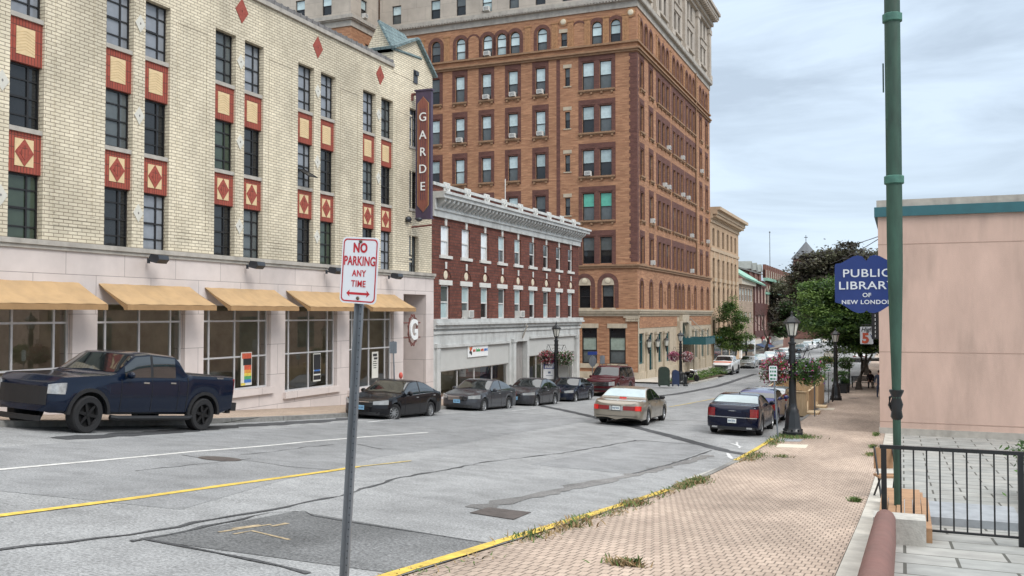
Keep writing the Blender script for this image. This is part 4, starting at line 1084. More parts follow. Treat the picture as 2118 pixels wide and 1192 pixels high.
# string courses, corner stripe, bands
def both(name, prof, mat, extra=None):
    """moulding running round the corner; prof = list of (out, z0, z1)"""
    m2 = MB()
    for o_, z0, z1 in prof:
        m2.box(UL, o_, -o_, .02, z0, z1).box(o_ - .02 - o_, o_, .02, YE - YH, z0, z1)
    if extra: m2.add(extra.v, extra.f)
    hot.put(name, m2, (FACE, YH, 0), mats=mat)
both('string_course', [(.16, h_s1 - .28, h_s1 - .08), (.26, h_s1 - .079, h_s1 + .06)], 'sill_brown')
both('string_course', [(.16, h_s2 - .3, h_s2 - .1), (.30, h_s2 - .099, h_s2 + .06)], 'sill_brown')
both('string_course', [(.20, h_ar[0] - .24, h_ar[0] - .06)], 'sill_brown')
dn = MB()
for i in range(int(-UL / .3)): dn.box(UL + i * .3, UL + i * .3 + .15, -.42, -.2, h_w0 + .5, h_w0 + .62)
for i in range(int((YE - YH) / .3)): dn.box(.2, .42, .1 + i * .3, .25 + i * .3, h_w0 + .5, h_w0 + .62)
both('stone_band', [(.10, h_w0 - .1, h_w0 + .5), (.30, h_w0 + .501, h_w0 + .62), (.42, h_w0 + .621, h_w0 + .95), (.28, h_w0 + .951, h_w0 + 1.05)], 'stone_grey', dn)
both('stone_band', [(.14, h_base2 - .5, h_base2 - .25), (.30, h_base2 - .249, h_base2 - .05), (.38, h_base2 - .049, h_base2 + .12)], 'stone_sand')
cs = MB()
for i in range(60):
    z = h_s1 + .3 + i * (h_s2 - h_s1 - .7) / 60; hh = (h_s2 - h_s1 - .7) / 60 * .98
    cs.box(-.62 - .12 * (i % 2), .022, -.022, -.0005, z, z + hh).box(.0005, .022, -.0005, .5 + .12 * (i % 2), z, z + hh)
hot.put('corner_quoins', cs, (FACE, YH, 0), mats='brick_purple')
vs_ = MB()
for px in (1155,):
    vs_.box(U(px) - .18, U(px) + .18, -.02, -.0005, h_s1 + .3, h_s2 - .35)
hot.put('brick_stripe', vs_, SD, mats='brick_purple')
hot.put('drainpipe', MB().tube([(Yat(1440) - .0, -.12, h_s1), (Yat(1440), -.12, h_w0)], .09, 8), SF, mats='sill_brown')
# pale stone top storeys
wz2 = [(h_w0 + 1.3, h_w0 + 3.2), (h_w0 + 5.0, h_w0 + 7.0)]
WU = [U(p) for p in (819, 900, 953, 1007, 1063, 1118, 1174, 1217, 1253)]
o1 = [(u - .52, u + .52, a, b) for u in WU for a, b in wz2]
hot.put('stone_wall', wall_mesh(UL, 0, h_w0 + 1.0, H_W, o1, .3, y=.02), SD, mats='stone_white')
PU = [c + k * 1.0 for c in (apx, tri[0], tri[1], tri[2], apx2) for k in (-1, 1)]
o2 = [(u - .5, u + .5, a, b) for u in PU for a, b in ((h_w0 + 2.2, h_w0 + 4.2), (h_w0 + 5.3, h_w0 + 7.5))]
hot.put('stone_wall', wall_mesh(YH, YE, h_w0 + 1.0, H_W, o2, .3, y=.02), SF, mats='stone_white')
for u in WU:
    for a, b in wz2: dh_window(hot, SD, u, a, 1.04, round(b - a, 3), *panes(), name='top_window', ac=(a < 31 and abs(u - U(1007)) < .1))
for u in PU:
    for a, b in ((h_w0 + 2.2, h_w0 + 4.2), (h_w0 + 5.3, h_w0 + 7.5)): dh_window(hot, SF, u, a, 1.0, round(b - a, 3), 'pane_mid', 'pane_dark', name='top_window', d=.2)
pl = []
for c in ((apx + tri[0]) / 2, (tri[0] + tri[1]) / 2, (tri[1] + tri[2]) / 2, (tri[2] + apx2) / 2, YH + .6, YE - .6):
    hot.put('stone_pilaster', MB().box(-.55, .55, -.28, .015, h_w0 + 1.05, H_W - .9).box(-.68, .68, -.4, .015, h_w0 + 1.05, h_w0 + 1.7).box(-.66, .66, -.38, .015, H_W - 1.5, H_W - .9), SF, c, 0, 0, 'stone_white')
for c in (apx, tri[0], tri[1], tri[2], apx2):
    hot.put('stone_panel', MB().box(-1.6, 1.6, -.1, .015, h_w0 + 4.35, h_w0 + 5.1).box(-1.9, 1.9, -.22, .015, h_w0 + 5.1, h_w0 + 5.25), SF, c, 0, 0, 'stone_white'); hot.put('stone_ledge', MB().box(-1.9, 1.9, -.22, .015, h_w0 + 1.85, h_w0 + 2.05), SF, c, 0, 0, 'stone_white')
co = MB()
for o_, z0, z1 in ((.3, H_W - .8, H_W - .4), (.6, H_W - .399, H_W), (1.3, H_W + .35, H_W + .75), (1.5, H_W + .751, H_W + 1.1)):
    co.box(UL, o_, -o_, .02, z0, z1).box(-.02, o_, .02, YE - YH + o_ * .0, z0, z1)
co.box(UL, .5, -.5, .02, H_W + .001, H_W + .349).box(-.02, .5, .02, YE - YH, H_W + .001, H_W + .349)
for i in range(int((YE - YH) / .75)): co.box(.5, 1.25, i * .75, i * .75 + .36, H_W + .02, H_W + .345)
for i in range(int(-UL / .75)): co.box(UL + i * .75, UL + i * .75 + .36, -1.25, -.5, H_W + .02, H_W + .345)
hot.put('cornice', co, (FACE, YH, 0), mats='stone_white')
hot.put('roof', MB().box(-30, -.4, .4, YE - YH - .4, H_W - .39, H_W - .2), (FACE, YH, 0), mats='coping_dark')
# projecting wing on the left, above the theatre roof
WX = atY(725, 200, YH - 5.2).x; wgl = WX - 17
XI = FACE + UL
d1 = 5.2
wf = (0.0, YH - d1, 0.0)
wops = []; wv = []
for px in (550, 621, 676):
    u = atY(px, 20, YH - d1).x
    for a, b in wz2: wops.append((u - .55, u + .55, a, b)); wv.append((wf, u, a, b))
hot.put('stone_wall', wall_mesh(wgl, WX, h_w0 + 1.0, H_W, wops, .3), wf, mats='stone_white')
hot.put('brick_wall', wall_mesh(wgl, WX, -8, h_w0 + .2, [], .3), wf, mats='brick_orange')
ws = (WX, 0.0, pi / 2)
uy = atX(753, 20, WX).y
hot.put('stone_wall', wall_mesh(YH - d1, YH + .02, h_w0 + 1.0, H_W, [(uy - .55, uy + .55, *wz2[0])], .3), ws, mats='stone_white')
zb0 = [(z0, z1) for z0, z1 in rt[:1]]
ub = atX(761, 95, WX).y
hot.put('brick_wall', wall_mesh(YH - d1, YH + .02, -8, h_w0 + .2, [(ub - .5, ub + .5, h_ar[0] - .2, h_ar[0] + 2.0)], .3), ws, mats='brick_orange')
hot.put('wing_inner', MB().box(wgl, WX - .36, YH - d1 + .36, YH + 3, -8, H_W - .5), (0, 0, 0), mats='brick_orange')
for f_, u, a, b in wv: dh_window(hot, f_, u, a, 1.1, round(b - a, 3), 'pane_blind', 'pane_dark', name='top_window')
dh_window(hot, ws, uy, wz2[0][0], 1.1, round(wz2[0][1] - wz2[0][0], 3), 'pane_pale', 'pane_dark', name='top_window', ac=True)
dh_window(hot, ws, ub, h_ar[0] - .2, 1.0, 2.2, 'pane_pale', 'pane_dark', name='wing_window')
wb = MB()
for o_, z0, z1 in ((.10, h_w0 - .1, h_w0 + .5), (.30, h_w0 + .501, h_w0 + .62), (.42, h_w0 + .621, h_w0 + .95), (.28, h_w0 + .951, h_w0 + 1.05)):
    wb.box(wgl, WX + o_, YH - d1 - o_, YH - d1 + .02, z0, z1).box(WX - .02, WX + o_, YH - d1 + .02, YH - .02, z0, z1)
hot.put('stone_band', wb, (0, 0, 0), mats='stone_grey')
# second storey and ground floor, side face
for px in (1209, 1257):
    h = round(w2z[1] - w2z[0], 3); o = dh_window(hot, SD, U(px), w2z[0], 1.1, h, 'pane_dark' if px < 1230 else 'pane_mid', 'pane_dark', name='lower_window')
    sub('sill', cm('wsl', lambda: MB().box(-.75, .75, -.14, .1, -.26, -.001), 'sill', 'stone_sand'), o)
    def tymp():
        N = 12; r = .58
        m2 = MB().add([(r*cos(pi*k/N), -.02, h + .12 + r*1.15*sin(pi*k/N)) for k in range(N + 1)], [tuple(range(N, -1, -1))])
        m2.box(-.6, .6, -.05, -.0005, h, h + .12)
        return m2
    sub('tympanum', cm(('tym', h), tymp, 'tympanum', 'stone_sand'), o)
    sub('roundel', cm('trd', lambda: MB().lathe([(.24, 0), (.25, .05), (.1, .08)], 16).tf(Matrix.Rotation(pi/2, 4, 'X')).tf(Matrix.Translation((0, -.021, h + .42))), 'roundel', 'stone_pale'), o)
    hot.put('arch_surround', cm(('ab2', h), arch_band(.62, 1.02, h + .1), 'arch_surround', 'brick_purple'), SD, U(px), 0, w2z[0])
for a, b, z0, z1 in gops:
    w, h = b - a, z1 - z0
    mb = sash_frame(w, h, .11, .1, .22, (.37, .74))
    o = hot.put('large_window', mb, SD, (a + b) / 2, 0, z0, 'steel_black')
    sub('pane', MB().quad((-w/2 + .1, .17, .1), (w/2 - .1, .17, .1), (w/2 - .1, .17, h*.37), (-w/2 + .1, .17, h*.37)), o, 'pane_mid')
    sub('pane', MB().quad((-w/2 + .1, .17, h*.37), (w/2 - .1, .17, h*.37), (w/2 - .1, .17, h*.74), (-w/2 + .1, .17, h*.74)), o, 'pane_sage')if 'pane_sage' in MATS else sub('pane', MB().quad((-w/2 + .1, .17, h*.37), (w/2 - .1, .17, h*.37), (w/2 - .1, .17, h*.74), (-w/2 + .1, .17, h*.74)), o, PANE('pane_sage', (.30, .36, .31), .1))
    sub('pane', MB().quad((-w/2 + .1, .17, h*.74), (w/2 - .1, .17, h*.74), (w/2 - .1, .17, h - .1), (-w/2 + .1, .17, h - .1)), o, 'pane_dark')
    sub('lintel', MB().box(-w/2 - .15, w/2 + .15, -.08, .02, h, h + .42), o, 'stone_sand'); sub('sill', MB().box(-w/2 - .15, w/2 + .15, -.12, .05, -.42, -.001), o, 'stone_sand')
for xa, xb in ((U(1293) + .35, .012), (U(1234) + .25, U(1259) - .25)):
    ru = MB()
    for i in range(16):
        z = g_z[0] - .3 + i * .34; ru.box(xa, xb, -.02, -.0005, z, z + .29)
    hot.put('rusticated_brick', ru, SD, mats='brick_orange')
hot.put('plinth', MB().box(U(1190), .12, -.14, .0, -9, g_z[0] - .75).box(-.02, .14, .0, YE - YH, -9, g_z[0] - .75), (FACE, YH, 0), mats='stone_sand')
cap = MB().box(-1.1, .16, -.16, -.0005, h_base2 - 1.0, h_base2 - .5).box(-1.3, .2, -.2, -.0005, h_base2 - .66, h_base2 - .51)
for k in range(7):
    for j in range(2): cap.ell((-.95 + k * .17, -.18, h_base2 - .92 + j * .17), (.08, .06, .09), 8, 5)
hot.put('capital', cap, SD, mats='stone_sand')
# street face ground floor: stone piers, teal windows, arched entrance
gt = hat(1326, 690); gb = hat(1326, 780)
gx_ = [Yat(p) for p in (1326, 1345, 1364, 1380, 1426, 1439, 1452, 1463)]
gops2 = [(u - .85, u + .85, gz(FACE, u) + (.2 if k == 1 else 1.5), gt) for k, u in enumerate(gx_)]
ea, eb = Yat(1404), Yat(1418); ez = hat(1411, 668)
gops2.append((ea, eb, -9, ez - (eb - ea) / 2, True))
hot.put('stone_base', wall_mesh(YH, YE, -9, hs_(1310, 650), gops2, .4, y=-.04), SF, mats='stone_sand')
hot.put('brick_frieze', MB().box(YH + .4, ea - 1.2, -.08, -.041, gt + .5, h_base2 - .55).box(eb + 1.2, YE - .3, -.08, -.041, gt + .5, h_base2 - .55), SF, mats='brick_orange')
for k, u in enumerate(gx_):
    z0 = gops2[k][2]; h = round(gt - z0, 2)
    o = hot.put('teal_window', sash_frame(1.7, h, .16, .12, .24, (.72,) if k != 1 else (.62, .72), (.5,)), SF, u, 0, z0, 'teal_paint')
    sub('pane', MB().quad((-.75, .2, .1), (.75, .2, .1), (.75, .2, h - .1), (-.75, .2, h - .1)), o, 'pane_dark')
for k, u in enumerate([(a + b) / 2 for a, b in zip(gx_, gx_[1:])]):
    if k == 3: continue
    hot.put('stone_pier', MB().box(-.42, .42, -.22, -.041, -9, gt + .05).box(-.5, .5, -.3, -.041, gt - .15, gt + .05), SF, u, 0, 0, 'stone_sand')
hot.put('entrance_arch', MB().box(ea - 1.1, ea - .01, -.42, -.041, -9, ez + .2).box(eb + .01, eb + 1.1, -.42, -.041, -9, ez + .2).box(ea - .01, eb + .01, -.42, -.041, ez + .05, ez + .9), SF, mats='stone_sand')
w_e = eb - ea
hot.put('entrance_door', MB().box(ea, eb, .2, .3, -9, ez).box(ea + .15, eb - .15, .16, .199, gz(FACE, ea) + .1, -3.2, 1), SF, mats=['teal_paint', 'pane_dark'])
for u in w2:
    o = dh_window(hot, SF, u, w2s[0], 1.0, round(w2s[1] - w2s[0], 3), 'pane_mid', 'pane_dark', name='lower_window', arch=True, d=.2)
    hot.put('arch_surround', cm(('ab3', w2s), arch_band(.53, .78, round(w2s[1] - w2s[0], 3)), 'arch_surround', 'brick_purple'), SF, u, 0, w2s[0])
for u in n2: dh_window(hot, SF, u, w2s[0] + .4, .5, round(w2s[1] - .3 - w2s[0] - .4, 3), 'pane_pale', 'pane_mid', t=.05, name='narrow_window')
# canopy over the pavement
ca, cb = Yat(1400, 705, FACE + 2), Yat(1478, 705, FACE + 5)
cz0, cz1 = atX(1412, 712, FACE + 4.5).z, atX(1412, 699, FACE + 4.5).z
ya_ = Yat(1409, 705); cx1 = atY(1459, 705, ya_).x; CW = cx1 - FACE; yb_ = Yat(1478, 708, cx1)
cz0, cz1 = atX(1455, 714, cx1).z, atX(1455, 700, cx1).z
cn = MB().box(0, CW, 0, yb_ - ya_, cz0 + .3, cz1 - .12).box(-.0, CW + .05, -.06, .0, cz0, cz1).box(-.0, CW + .05, yb_ - ya_, yb_ - ya_ + .06, cz0, cz1).box(CW, CW + .06, 0, yb_ - ya_, cz0, cz1)
for i in range(22): cn.box(CW - .02, CW + .08, i * (yb_ - ya_) / 22, i * (yb_ - ya_) / 22 + .12, cz1, cz1 + .16)
for i in range(12): cn.box(.3 + i * .36, .42 + i * .36, -.07, .01, cz1, cz1 + .16)
for yy in (1.0, yb_ - ya_ - 1.0): cn.tube([(0, yy, cz1 + 2.2), (CW - .3, yy, cz1)], .04, 6, 1)
hot.put('canopy', cn, (FACE, ya_, 0), mats=['teal_paint', 'stone_grey'])
M('glass_lamp', (.55, .55, .5), .3, amt=.1)
for px, py in ((1343, 712), (1361, 711), (1379, 709)):
    u = Yat(px, py, FACE + .45); z = atX(px, py, FACE + .45).z
    mb = MB().prism([(-.30, -.1), (-.04, -.1), (-.04, -.02), (-.30, -.02)], -.03, .03, 0, 'x').lathe([(.05, -.9), (.1, -.5), (.16, -.3)], 6, (0, -.3)).lathe([(.17, -.3), (.26, .25)], 6, (0, -.3), 1).lathe([(.32, .25), (.06, .5), (.03, .7)], 6, (0, -.3))
    hot.put('wall_lantern', mb.tf(Matrix.Translation((0, -.1, 0))), SF, u, 0, z, ['steel_black', 'glass_lamp'])
# ---------------------------------------------------------------- pale office block beyond the hotel
BR('brick_beige', (.50, .355, .235), (.45, .315, .205), (.36, .255, .165), .5, .3, .008, streak=.10, sstretch=(1, 3, 1), grime=.15, bump=.2)
M('stone_beige', (.49, .375, .26), .85, amt=.12, scale=2, grime=.2)
YB = Yat(1528)
bei = Bld('beige_office_block', 'beige stone office block with deep cornice next to the hotel', (FACE, 130, gz(FACE, 130)))
hb = lambda py, px=1477: hat(px, py)
cxs = [Yat(p) for p in (1477, 1487, 1497, 1506, 1514, 1522)]
rowsz = [(hb(509), hb(473)), (hb(575), hb(535)), (hb(638), hb(605)), (hb(690), hb(662))]
ops = [(u - .75, u + .75, a, b, i in (2,)) for u in cxs for i, (a, b) in enumerate(rowsz)]
h_top = hb(463)
bm = wall_mesh(YE + .003, YB, -8, h_top, ops, .35)
bm.box(YE + .003, YB - .01, .6, 20, -8, h_top).quad((YB, 0, -8), (YB, .6, -8), (YB, .6, h_top), (YB, 0, h_top))
bei.put('stone_wall', bm, SF, mats='brick_beige')
for u in cxs:
    for i, (a, b) in enumerate(rowsz):
        o = dh_window(bei, SF, u, a, 1.5, round(b - a, 2), 'pane_mid', 'pane_dark', 'window_brown', d=.2, arch=i == 2)
        if i in (1,): sub('sill', cm('bgs', lambda: MB().box(-.9, .9, -.3, .05, -.5, -.001).box(-.5, .5, -.2, .05, -1.1, -.501), 'sill', 'stone_beige'), o)
    bei.put('finial', cm('fin', lambda: MB().prism([(-.5, 0), (.5, 0), (.12, .8), (0, 1.3), (-.12, .8)], -.12, -.0005), 'finial', 'stone_beige'), SF, u, 0, rowsz[1][1] + .05)
ct = hb(452); bc = MB()
for o_, z0, z1 in ((.15, h_top - .0, h_top + .5), (.35, h_top + .501, h_top + 1.0), (.9, h_top + 1.001, h_top + 1.5), (1.3, h_top + 1.501, h_top + 1.9)):
    bc.box(YE + .01, YB + o_, -o_, .6, z0, z1)
for i in range(36): bc.box(YE + .2 + i * .62, YE + .5 + i * .62, -.8, -.351, h_top + .62, h_top + .99)
bei.put('string_course', MB().box(YE + .01, YB + .1, -.12, .0, rowsz[0][0] - .7, rowsz[0][0] - .3), SF, mats='stone_beige')
bei.put('cornice', bc, SF, mats='stone_beige')
bei.put('parapet', MB().box(YE + .01, YB - 1.2, 1.3, 18, h_top + 1.0, hat(1471, 424)), SF, mats='brick_beige')
bei.put('shop_window', MB().box(YE + 2, YB - 2, -.06, -.001, gz(FACE, 130) + .8, rowsz[3][0] - 1.2, 1).box(YE + 1.5, YB - 1.5, -.12, -.061, rowsz[3][0] - 1.2, rowsz[3][0] - .6, 0).box(YE + 7, YE + 7.3, -.1, -.061, -7, rowsz[3][0] - 1.2, 0).box(YE + 13, YE + 13.3, -.1, -.061, -7, rowsz[3][0] - 1.2, 0), SF, mats=['stone_beige', 'pane_mid'])

# ---------------------------------------------------------------- older fronts further down on the left
BR('brick_tan', (.40, .31, .235), (.34, .26, .20), (.22, .18, .14), .5, .3, .01, streak=.15, grime=.2, bump=.1)
BR('brick_dark', (.21, .105, .08), (.16, .08, .065), (.12, .08, .07), .5, .3, .01, streak=.15, grime=.2, bump=.1)
M('copper_roof', (.24, .44, .345), .7, amt=.15, scale=.5, stretch=(6, 1, 1))
M('roof_grey', (.20, .215, .20), .8, amt=.2, scale=.8)
M('trim_cream', (.56, .51, .42), .8, amt=.1, scale=1)
M('timber_red', (.085, .03, .025), .7, amt=.2)
M('panel_pink', (.50, .36, .31), .8, amt=.1)
M('awning_blue', (.03, .06, .14), .7, amt=.1)
def front(name, label, y0, y1, top, wallm, wins, trim='trim_cream', wmat='window_brown', depth=16, panes_=('pane_mid', 'pane_dark'), sash=True):
    b = Bld(name, label, (FACE, (y0 + y1) / 2, gz(FACE, (y0 + y1) / 2)))
    ops = [(u - w/2, u + w/2, a, c) + ((True,) if ar else ()) for (u, w, a, c, ar) in wins]
    mb = wall_mesh(y0, y1, -9, top, ops, .3); mb.box(y0 + .01, y1 - .01, .5, depth, -9, top - .01)
    mb.quad((y1, 0, -9), (y1, .5, -9), (y1, .5, top), (y1, 0, top))
    b.put('wall', mb, SF, mats=wallm)
    for (u, w, a, c, ar) in wins:
        dh_window(b, SF, u, a, w, round(c - a, 2), *panes_, wmat, d=.15, arch=ar)
    return b
yA, yB_, yC, yD = YB + .01, Yat(1558), Yat(1583), Yat(1640)
h1 = hat(1543, 590)
wA = [(yA + (yB_ - yA) * f, 1.7, hat(1530, 668), hat(1530, 645), False) for f in (.2, .5, .8)] + [(yA + (yB_ - yA) * f, 2.2, hat(1530, 622), hat(1530, 595), False) for f in (.12, .31, .5, .69, .88)]
fa = front('gabled_shop', 'tan brick shop with green copper roof beyond the beige block', yA, yB_ - .01, h1, 'brick_tan', wA, panes_=('pane_pale', 'pane_mid'), wmat='window_white')
fa.put('cornice', MB().box(yA, yB_ - .02, -.5, .4, h1, h1 + .8), SF, mats='trim_cream'); fa.put('fascia', MB().box(yA, yB_ - .02, -.2, .0, hat(1543, 703) - .2, hat(1543, 703) + .5), SF, mats='trim_cream')
fa.put('copper_roof', slab3([(yA + .1, -.9, h1 + .8), (yB_ + 8, -.9, h1 + .2), (yB_ + 2, 5, h1 + 4.2), (yA + .1, 5, h1 + 4.4)], .25, MB()), SF, mats='copper_roof')
fa.put('shop_arch', MB().box(yA + 1, yB_ - 1, -.06, -.001, -6, hat(1543, 715), 1).box(yA, yA + 1, -.3, -.001, -6.5, hat(1543, 703), 0).box(yB_ - 1, yB_ - .02, -.3, -.001, -6.5, hat(1543, 703), 0).box(yA + 1, yB_ - 1, -.3, -.001, hat(1543, 715), hat(1543, 703) - .21, 0), SF, mats=['letter_white', 'pane_dark'])
fb_h = hat(1570, 582)
fb = front('timbered_house', 'narrow dark red timbered house with pink panels', yB_, yC - .01, fb_h, 'panel_pink', [], panes_=('pane_mid', 'pane_dark'))
tb_ = MB(); wB = yC - yB_
for f in (0, .24, .5, .76): tb_.box(yB_ + wB * f, yB_ + wB * f + 1.3, -.18, -.001, hat(1570, 690), fb_h)
for py in (588, 634, 646, 690): z = hat(1570, py); tb_.box(yB_, yC - .02, -.3, -.181, z - .5, z + .5)
fb.put('timber_frame', tb_, SF, mats='timber_red')
fb.put('fascia', MB().box(yB_, yC - .02, -.2, -.001, hat(1570, 712), hat(1570, 702)), SF, mats='trim_cream')
fb.put('shop_window', MB().box(yB_, yC - .02, -.05, -.001, -6.5, hat(1570, 712) - .01), SF, mats='pane_dark')
fb.put('awning', slab3([(yB_ + 1, -2.0, hat(1570, 719)), (yC - 3, -2.0, hat(1570, 719)), (yC - 3, -.2, hat(1570, 711)), (yB_ + 1, -.2, hat(1570, 711))], .05, MB()), SF, mats='awning_blue')
fc_h = hat(1600, 585)
wC = [(yC + 2 + i * 4.2, 2.4, hat(1600, 632), hat(1600, 612), True) for i in range(int((yD - yC) / 4.2))]
fc = front('arched_brick_hall', 'dark brick hall with rows of white arched windows beyond the timbered house', yC, yD, fc_h, 'brick_dark', wC)
for (u, w, a, c, ar) in wC: fc.put('arch_trim', cm(('fct', round(c - a, 2)), arch_band(1.25, 1.75, round(c - a, 2)), 'arch_trim', 'trim_cream'), SF, u, 0, a)
fcc = MB().box(yC, yD, -.5, .3, fc_h, fc_h + .5)
fc.put('cornice', fcc, SF, mats='copper_roof')
fc.put('string_course', MB().box(yC, yD, -.15, -.001, fc_h - 2.4, fc_h - 2.0), SF, mats='copper_roof')
pp_ = MB().box(yC, yD, .05, .3, fc_h + .5, fc_h + 2.0, 1)
for i in range(14): pp_.box(yC + i * (yD - yC) / 14, yC + i * (yD - yC) / 14 + 1.3, -.1, .4, fc_h + .5, fc_h + 2.9, 0)
fc.put('parapet', pp_, SF, mats=['brick_dark', 'trim_cream'])
fc.put('fascia', MB().box(yC, yC + 26, -.2, -.001, hat(1600, 706), hat(1600, 694)), SF, mats='trim_cream')
fc.put('shop_window', MB().box(yC + .5, yC + 26, -.05, -.001, -6.5, hat(1600, 706) - .01), SF, mats='pane_dark')
for (b_, px, py, w_, lab) in ((fb, 1579, 706, 3.2, 'dark red shop sign with pale script over the timbered house shop'), (fc, 1593, 706, 2.6, 'small red and white shop sign on the brick hall')):
    p = atX(px, py, FACE + .3); o = thing('shop_sign', lab, 'sign', p, pi / 2)
    obj('sign_board', MB().box(-w_ / 2, w_ / 2, -.05, .05, -.8, .8), o, mats='sign_red')if 'sign_red' in MATS else obj('sign_board', MB().box(-w_ / 2, w_ / 2, -.05, .05, -.8, .8), o, mats=M('sign_red', (.22, .03, .03), .6))
    obj('sign_face', MB().box(-w_ * .3, w_ * .3, -.08, -.0501, -.25, .3), o, mats='letter_white')
# taller brick house with grey dormered roof behind the gabled shop
XR = FACE - 9
rb = Bld('dormered_house', 'brick house with grey dormered roof rising behind the copper roof', (XR, 165, gz(FACE, 165)))
RF = (XR, 0, pi / 2)
y0, y1 = Yat(1526, 560, XR), Yat(1574, 560, XR); zt_, ze_ = hat(1526, 543, XR), hat(1526, 556, XR)
rb.put('wall', MB().box(y0, y1, 0, 12, -8, ze_), RF, mats='brick_dark')
rb.put('roof', slab3([(y0 - 1, -.5, ze_), (y1 + 1, -.5, ze_), (y1 - 3, 6, zt_), (y0 - 1, 6, zt_)], .3, MB()), RF, mats='roof_grey')
for f in (.45, .68, .9):
    u = y0 + (y1 - y0) * f
    rb.put('dormer', MB().box(u - 1.6, u + 1.6, -.3, 3, ze_ - 3.0, ze_ + .6, 0).prism([(u - 2.2, ze_ + .6), (u + 2.2, ze_ + .6), (u, ze_ + 2.4)], -.6, 3, 1), RF, mats=['brick_dark', 'roof_grey'])
# far slate roof, church spire and radio mast
p = atY(1650, 566, 330)
fr_ = Bld('slate_roofed_hall', 'distant long hall with blue grey roof behind the trees', (p.x, 330, gz(-30, 330)))
fr_.put('wall', MB().box(-26, 22, 0, 14, -8, p.z - 3), (p.x, 330, 0), mats='brick_dark')
fr_.put('roof', slab3([(-28, -1, p.z - 3.5), (24, -1, p.z - 3.5), (24, 7, p.z), (-28, 7, p.z)], .3, MB()), (p.x, 330, 0), mats=M('roof_blue', (.25, .30, .35), .7))
p = atY(1667, 500, 290)
ch = thing('church_tower', 'grey pointed church spire with a cross above the dark trees', 'church', (p.x, 290, gz(-30, 290)))
zb0 = gz(-30, 290); zs = atY(1667, 536, 290).z - zb0; zp = p.z - zb0 
obj('tower', MB().box(-3.4, 3.4, -3.4, 3.4, 0, zs), ch, mats='brick_dark')
obj('spire', MB().lathe([(4.6, zs), (2.6, zs + (zp - zs) * .42), (.08, zp)], 8, a0=pi/8), ch, mats=M('spire_grey', (.13, .14, .15), .8))
obj('cross', MB().box(-.09, .09, -.09, .09, zp, zp + 1.9).box(-.5, .5, -.09, .09, zp + 1.15, zp + 1.35), ch, mats='spire_grey')
p = atY(1592, 482, 300)
tag(obj('radio_mast', MB().tube([(0, 0, 0), (0, 0, p.z + 7)], .16, 8, r1=.09).ell((0, 0, p.z + 7.2), (.25, .25, .3), 8, 5), None, (p.x, 300, -7), mats='spire_grey'), 'tall thin grey mast rising behind the far rooftops', 'mast')

# ---------------------------------------------------------------- right hand side
M('pink_panel', (.56, .40, .33), .85, amt=.12, scale=.9, stretch=(1, 1, .35), grime=.22, bump=.35, bscale=40)
M('pink_line', (.36, .25, .20), .8)
M('teal_trim', (.03, .12, .14), .5, amt=.1)
PX, PY = -.8, atX(1820, 870, -.8).y
ph = atX(1816, 452, -.8).z; ph2 = atX(1816, 420, -.8).z
pk = Bld('pink_building', 'smooth pink walled building with dark teal eaves right of the sidewalk', (PX, PY, gz(0, PY)))
mb = MB().box(0, 9, 0, 30, -6.5, ph, 0)
for z in (atX(1830, 745, -.5).z, 2.6, -4.0): mb.box(-.002, 9.002, -.004, -.0005, z - .015, z + .015, 1).box(-.004, -.0005, 0, 30, z - .015, z + .015, 1)
pk.put('wall', mb, (PX, PY, 0), mats=['pink_panel', 'pink_line'])
pk.put('eaves', MB().box(-.12, 9.1, -.12, 30.1, ph, ph + .36), (PX, PY, 0), mats='teal_trim')
pk.put('parapet', MB().box(-.04, 9, -.04, 30, ph + .36, ph2), (PX, PY, 0), mats='stone_grey')
pk.put('plinth', MB().box(-.03, 9, -.03, 30, -6.5, gz(0, PY) + .35), (PX, PY, 0), mats='stone_grey')
for i in range(4):
    o = pk.put('window', sash_frame(2.2, 2.4, .1, -.03, .02, (.5,), (.5,)), (PX, PY, -pi/2), -4 - i * 7, 0, -2.6, 'teal_trim')
    sub('pane', MB().quad((-1.05, -.012, .1), (1.05, -.012, .1), (1.05, -.012, 2.3), (-1.05, -.012, 2.3)), o, 'pane_mid')
b2 = Bld('brick_row_house', 'brown brick shop row beyond the pink building, behind the trees', (PX, 92, gz(0, 92)))
b2.put('wall', MB().box(0, 12, PY + 30.1 - 92, 38, -7.5, 3.5), (PX, 92, 0), mats='brick_tan')
for i in range(7):
    for z in (-2.6, .4):
        o = b2.put('window', cm('b2w', lambda: sash_frame(1.2, 1.9, .1, -.03, .02, (.5,)), 'window', 'window_white'), (PX, 92, -pi/2), 17 - i * 7, 0, z)
        sub('pane', cm('b2p', lambda: MB().quad((-.5, -.012, .1), (.5, -.012, .1), (.5, -.012, 1.8), (-.5, -.012, 1.8)), 'pane', 'pane_mid'), o)
# ---------------------------------------------------------------- cars
M('tyre', (.014, .014, .015), .85, amt=.2, scale=12)
M('rim_silver', (.42, .43, .44), .35, .8, amt=.05); M('rim_black', (.012, .012, .013), .35, .3, amt=.1); M('rim_chrome', (.6, .6, .6), .2, 1, amt=.03)
M('under', (.008, .008, .008), .9, amt=0)
M('car_glass', (.012, .015, .016), .03, amt=.2, scale=1.2, spec=.9, coat=1.0)
M('car_glass_lit', (.30, .40, .42), .05, amt=.2, scale=1.2, spec=.9, coat=1.0)  # paler copy of the car glass, with light put into its colour
M('chrome', (.62, .62, .62), .18, 1.0, amt=.03)
M('trim_black', (.012, .012, .013), .5, amt=.15)
M('light_clear', (.42, .44, .45), .12, .35, amt=.25, scale=14, coat=1.0)
M('light_red', (.22, .005, .008), .15, amt=.25, scale=14, coat=1.0)
M('light_red_lit', (.5, .018, .015), .2, amt=.15, scale=14, coat=1.0, emit=(.16, .006, .005))
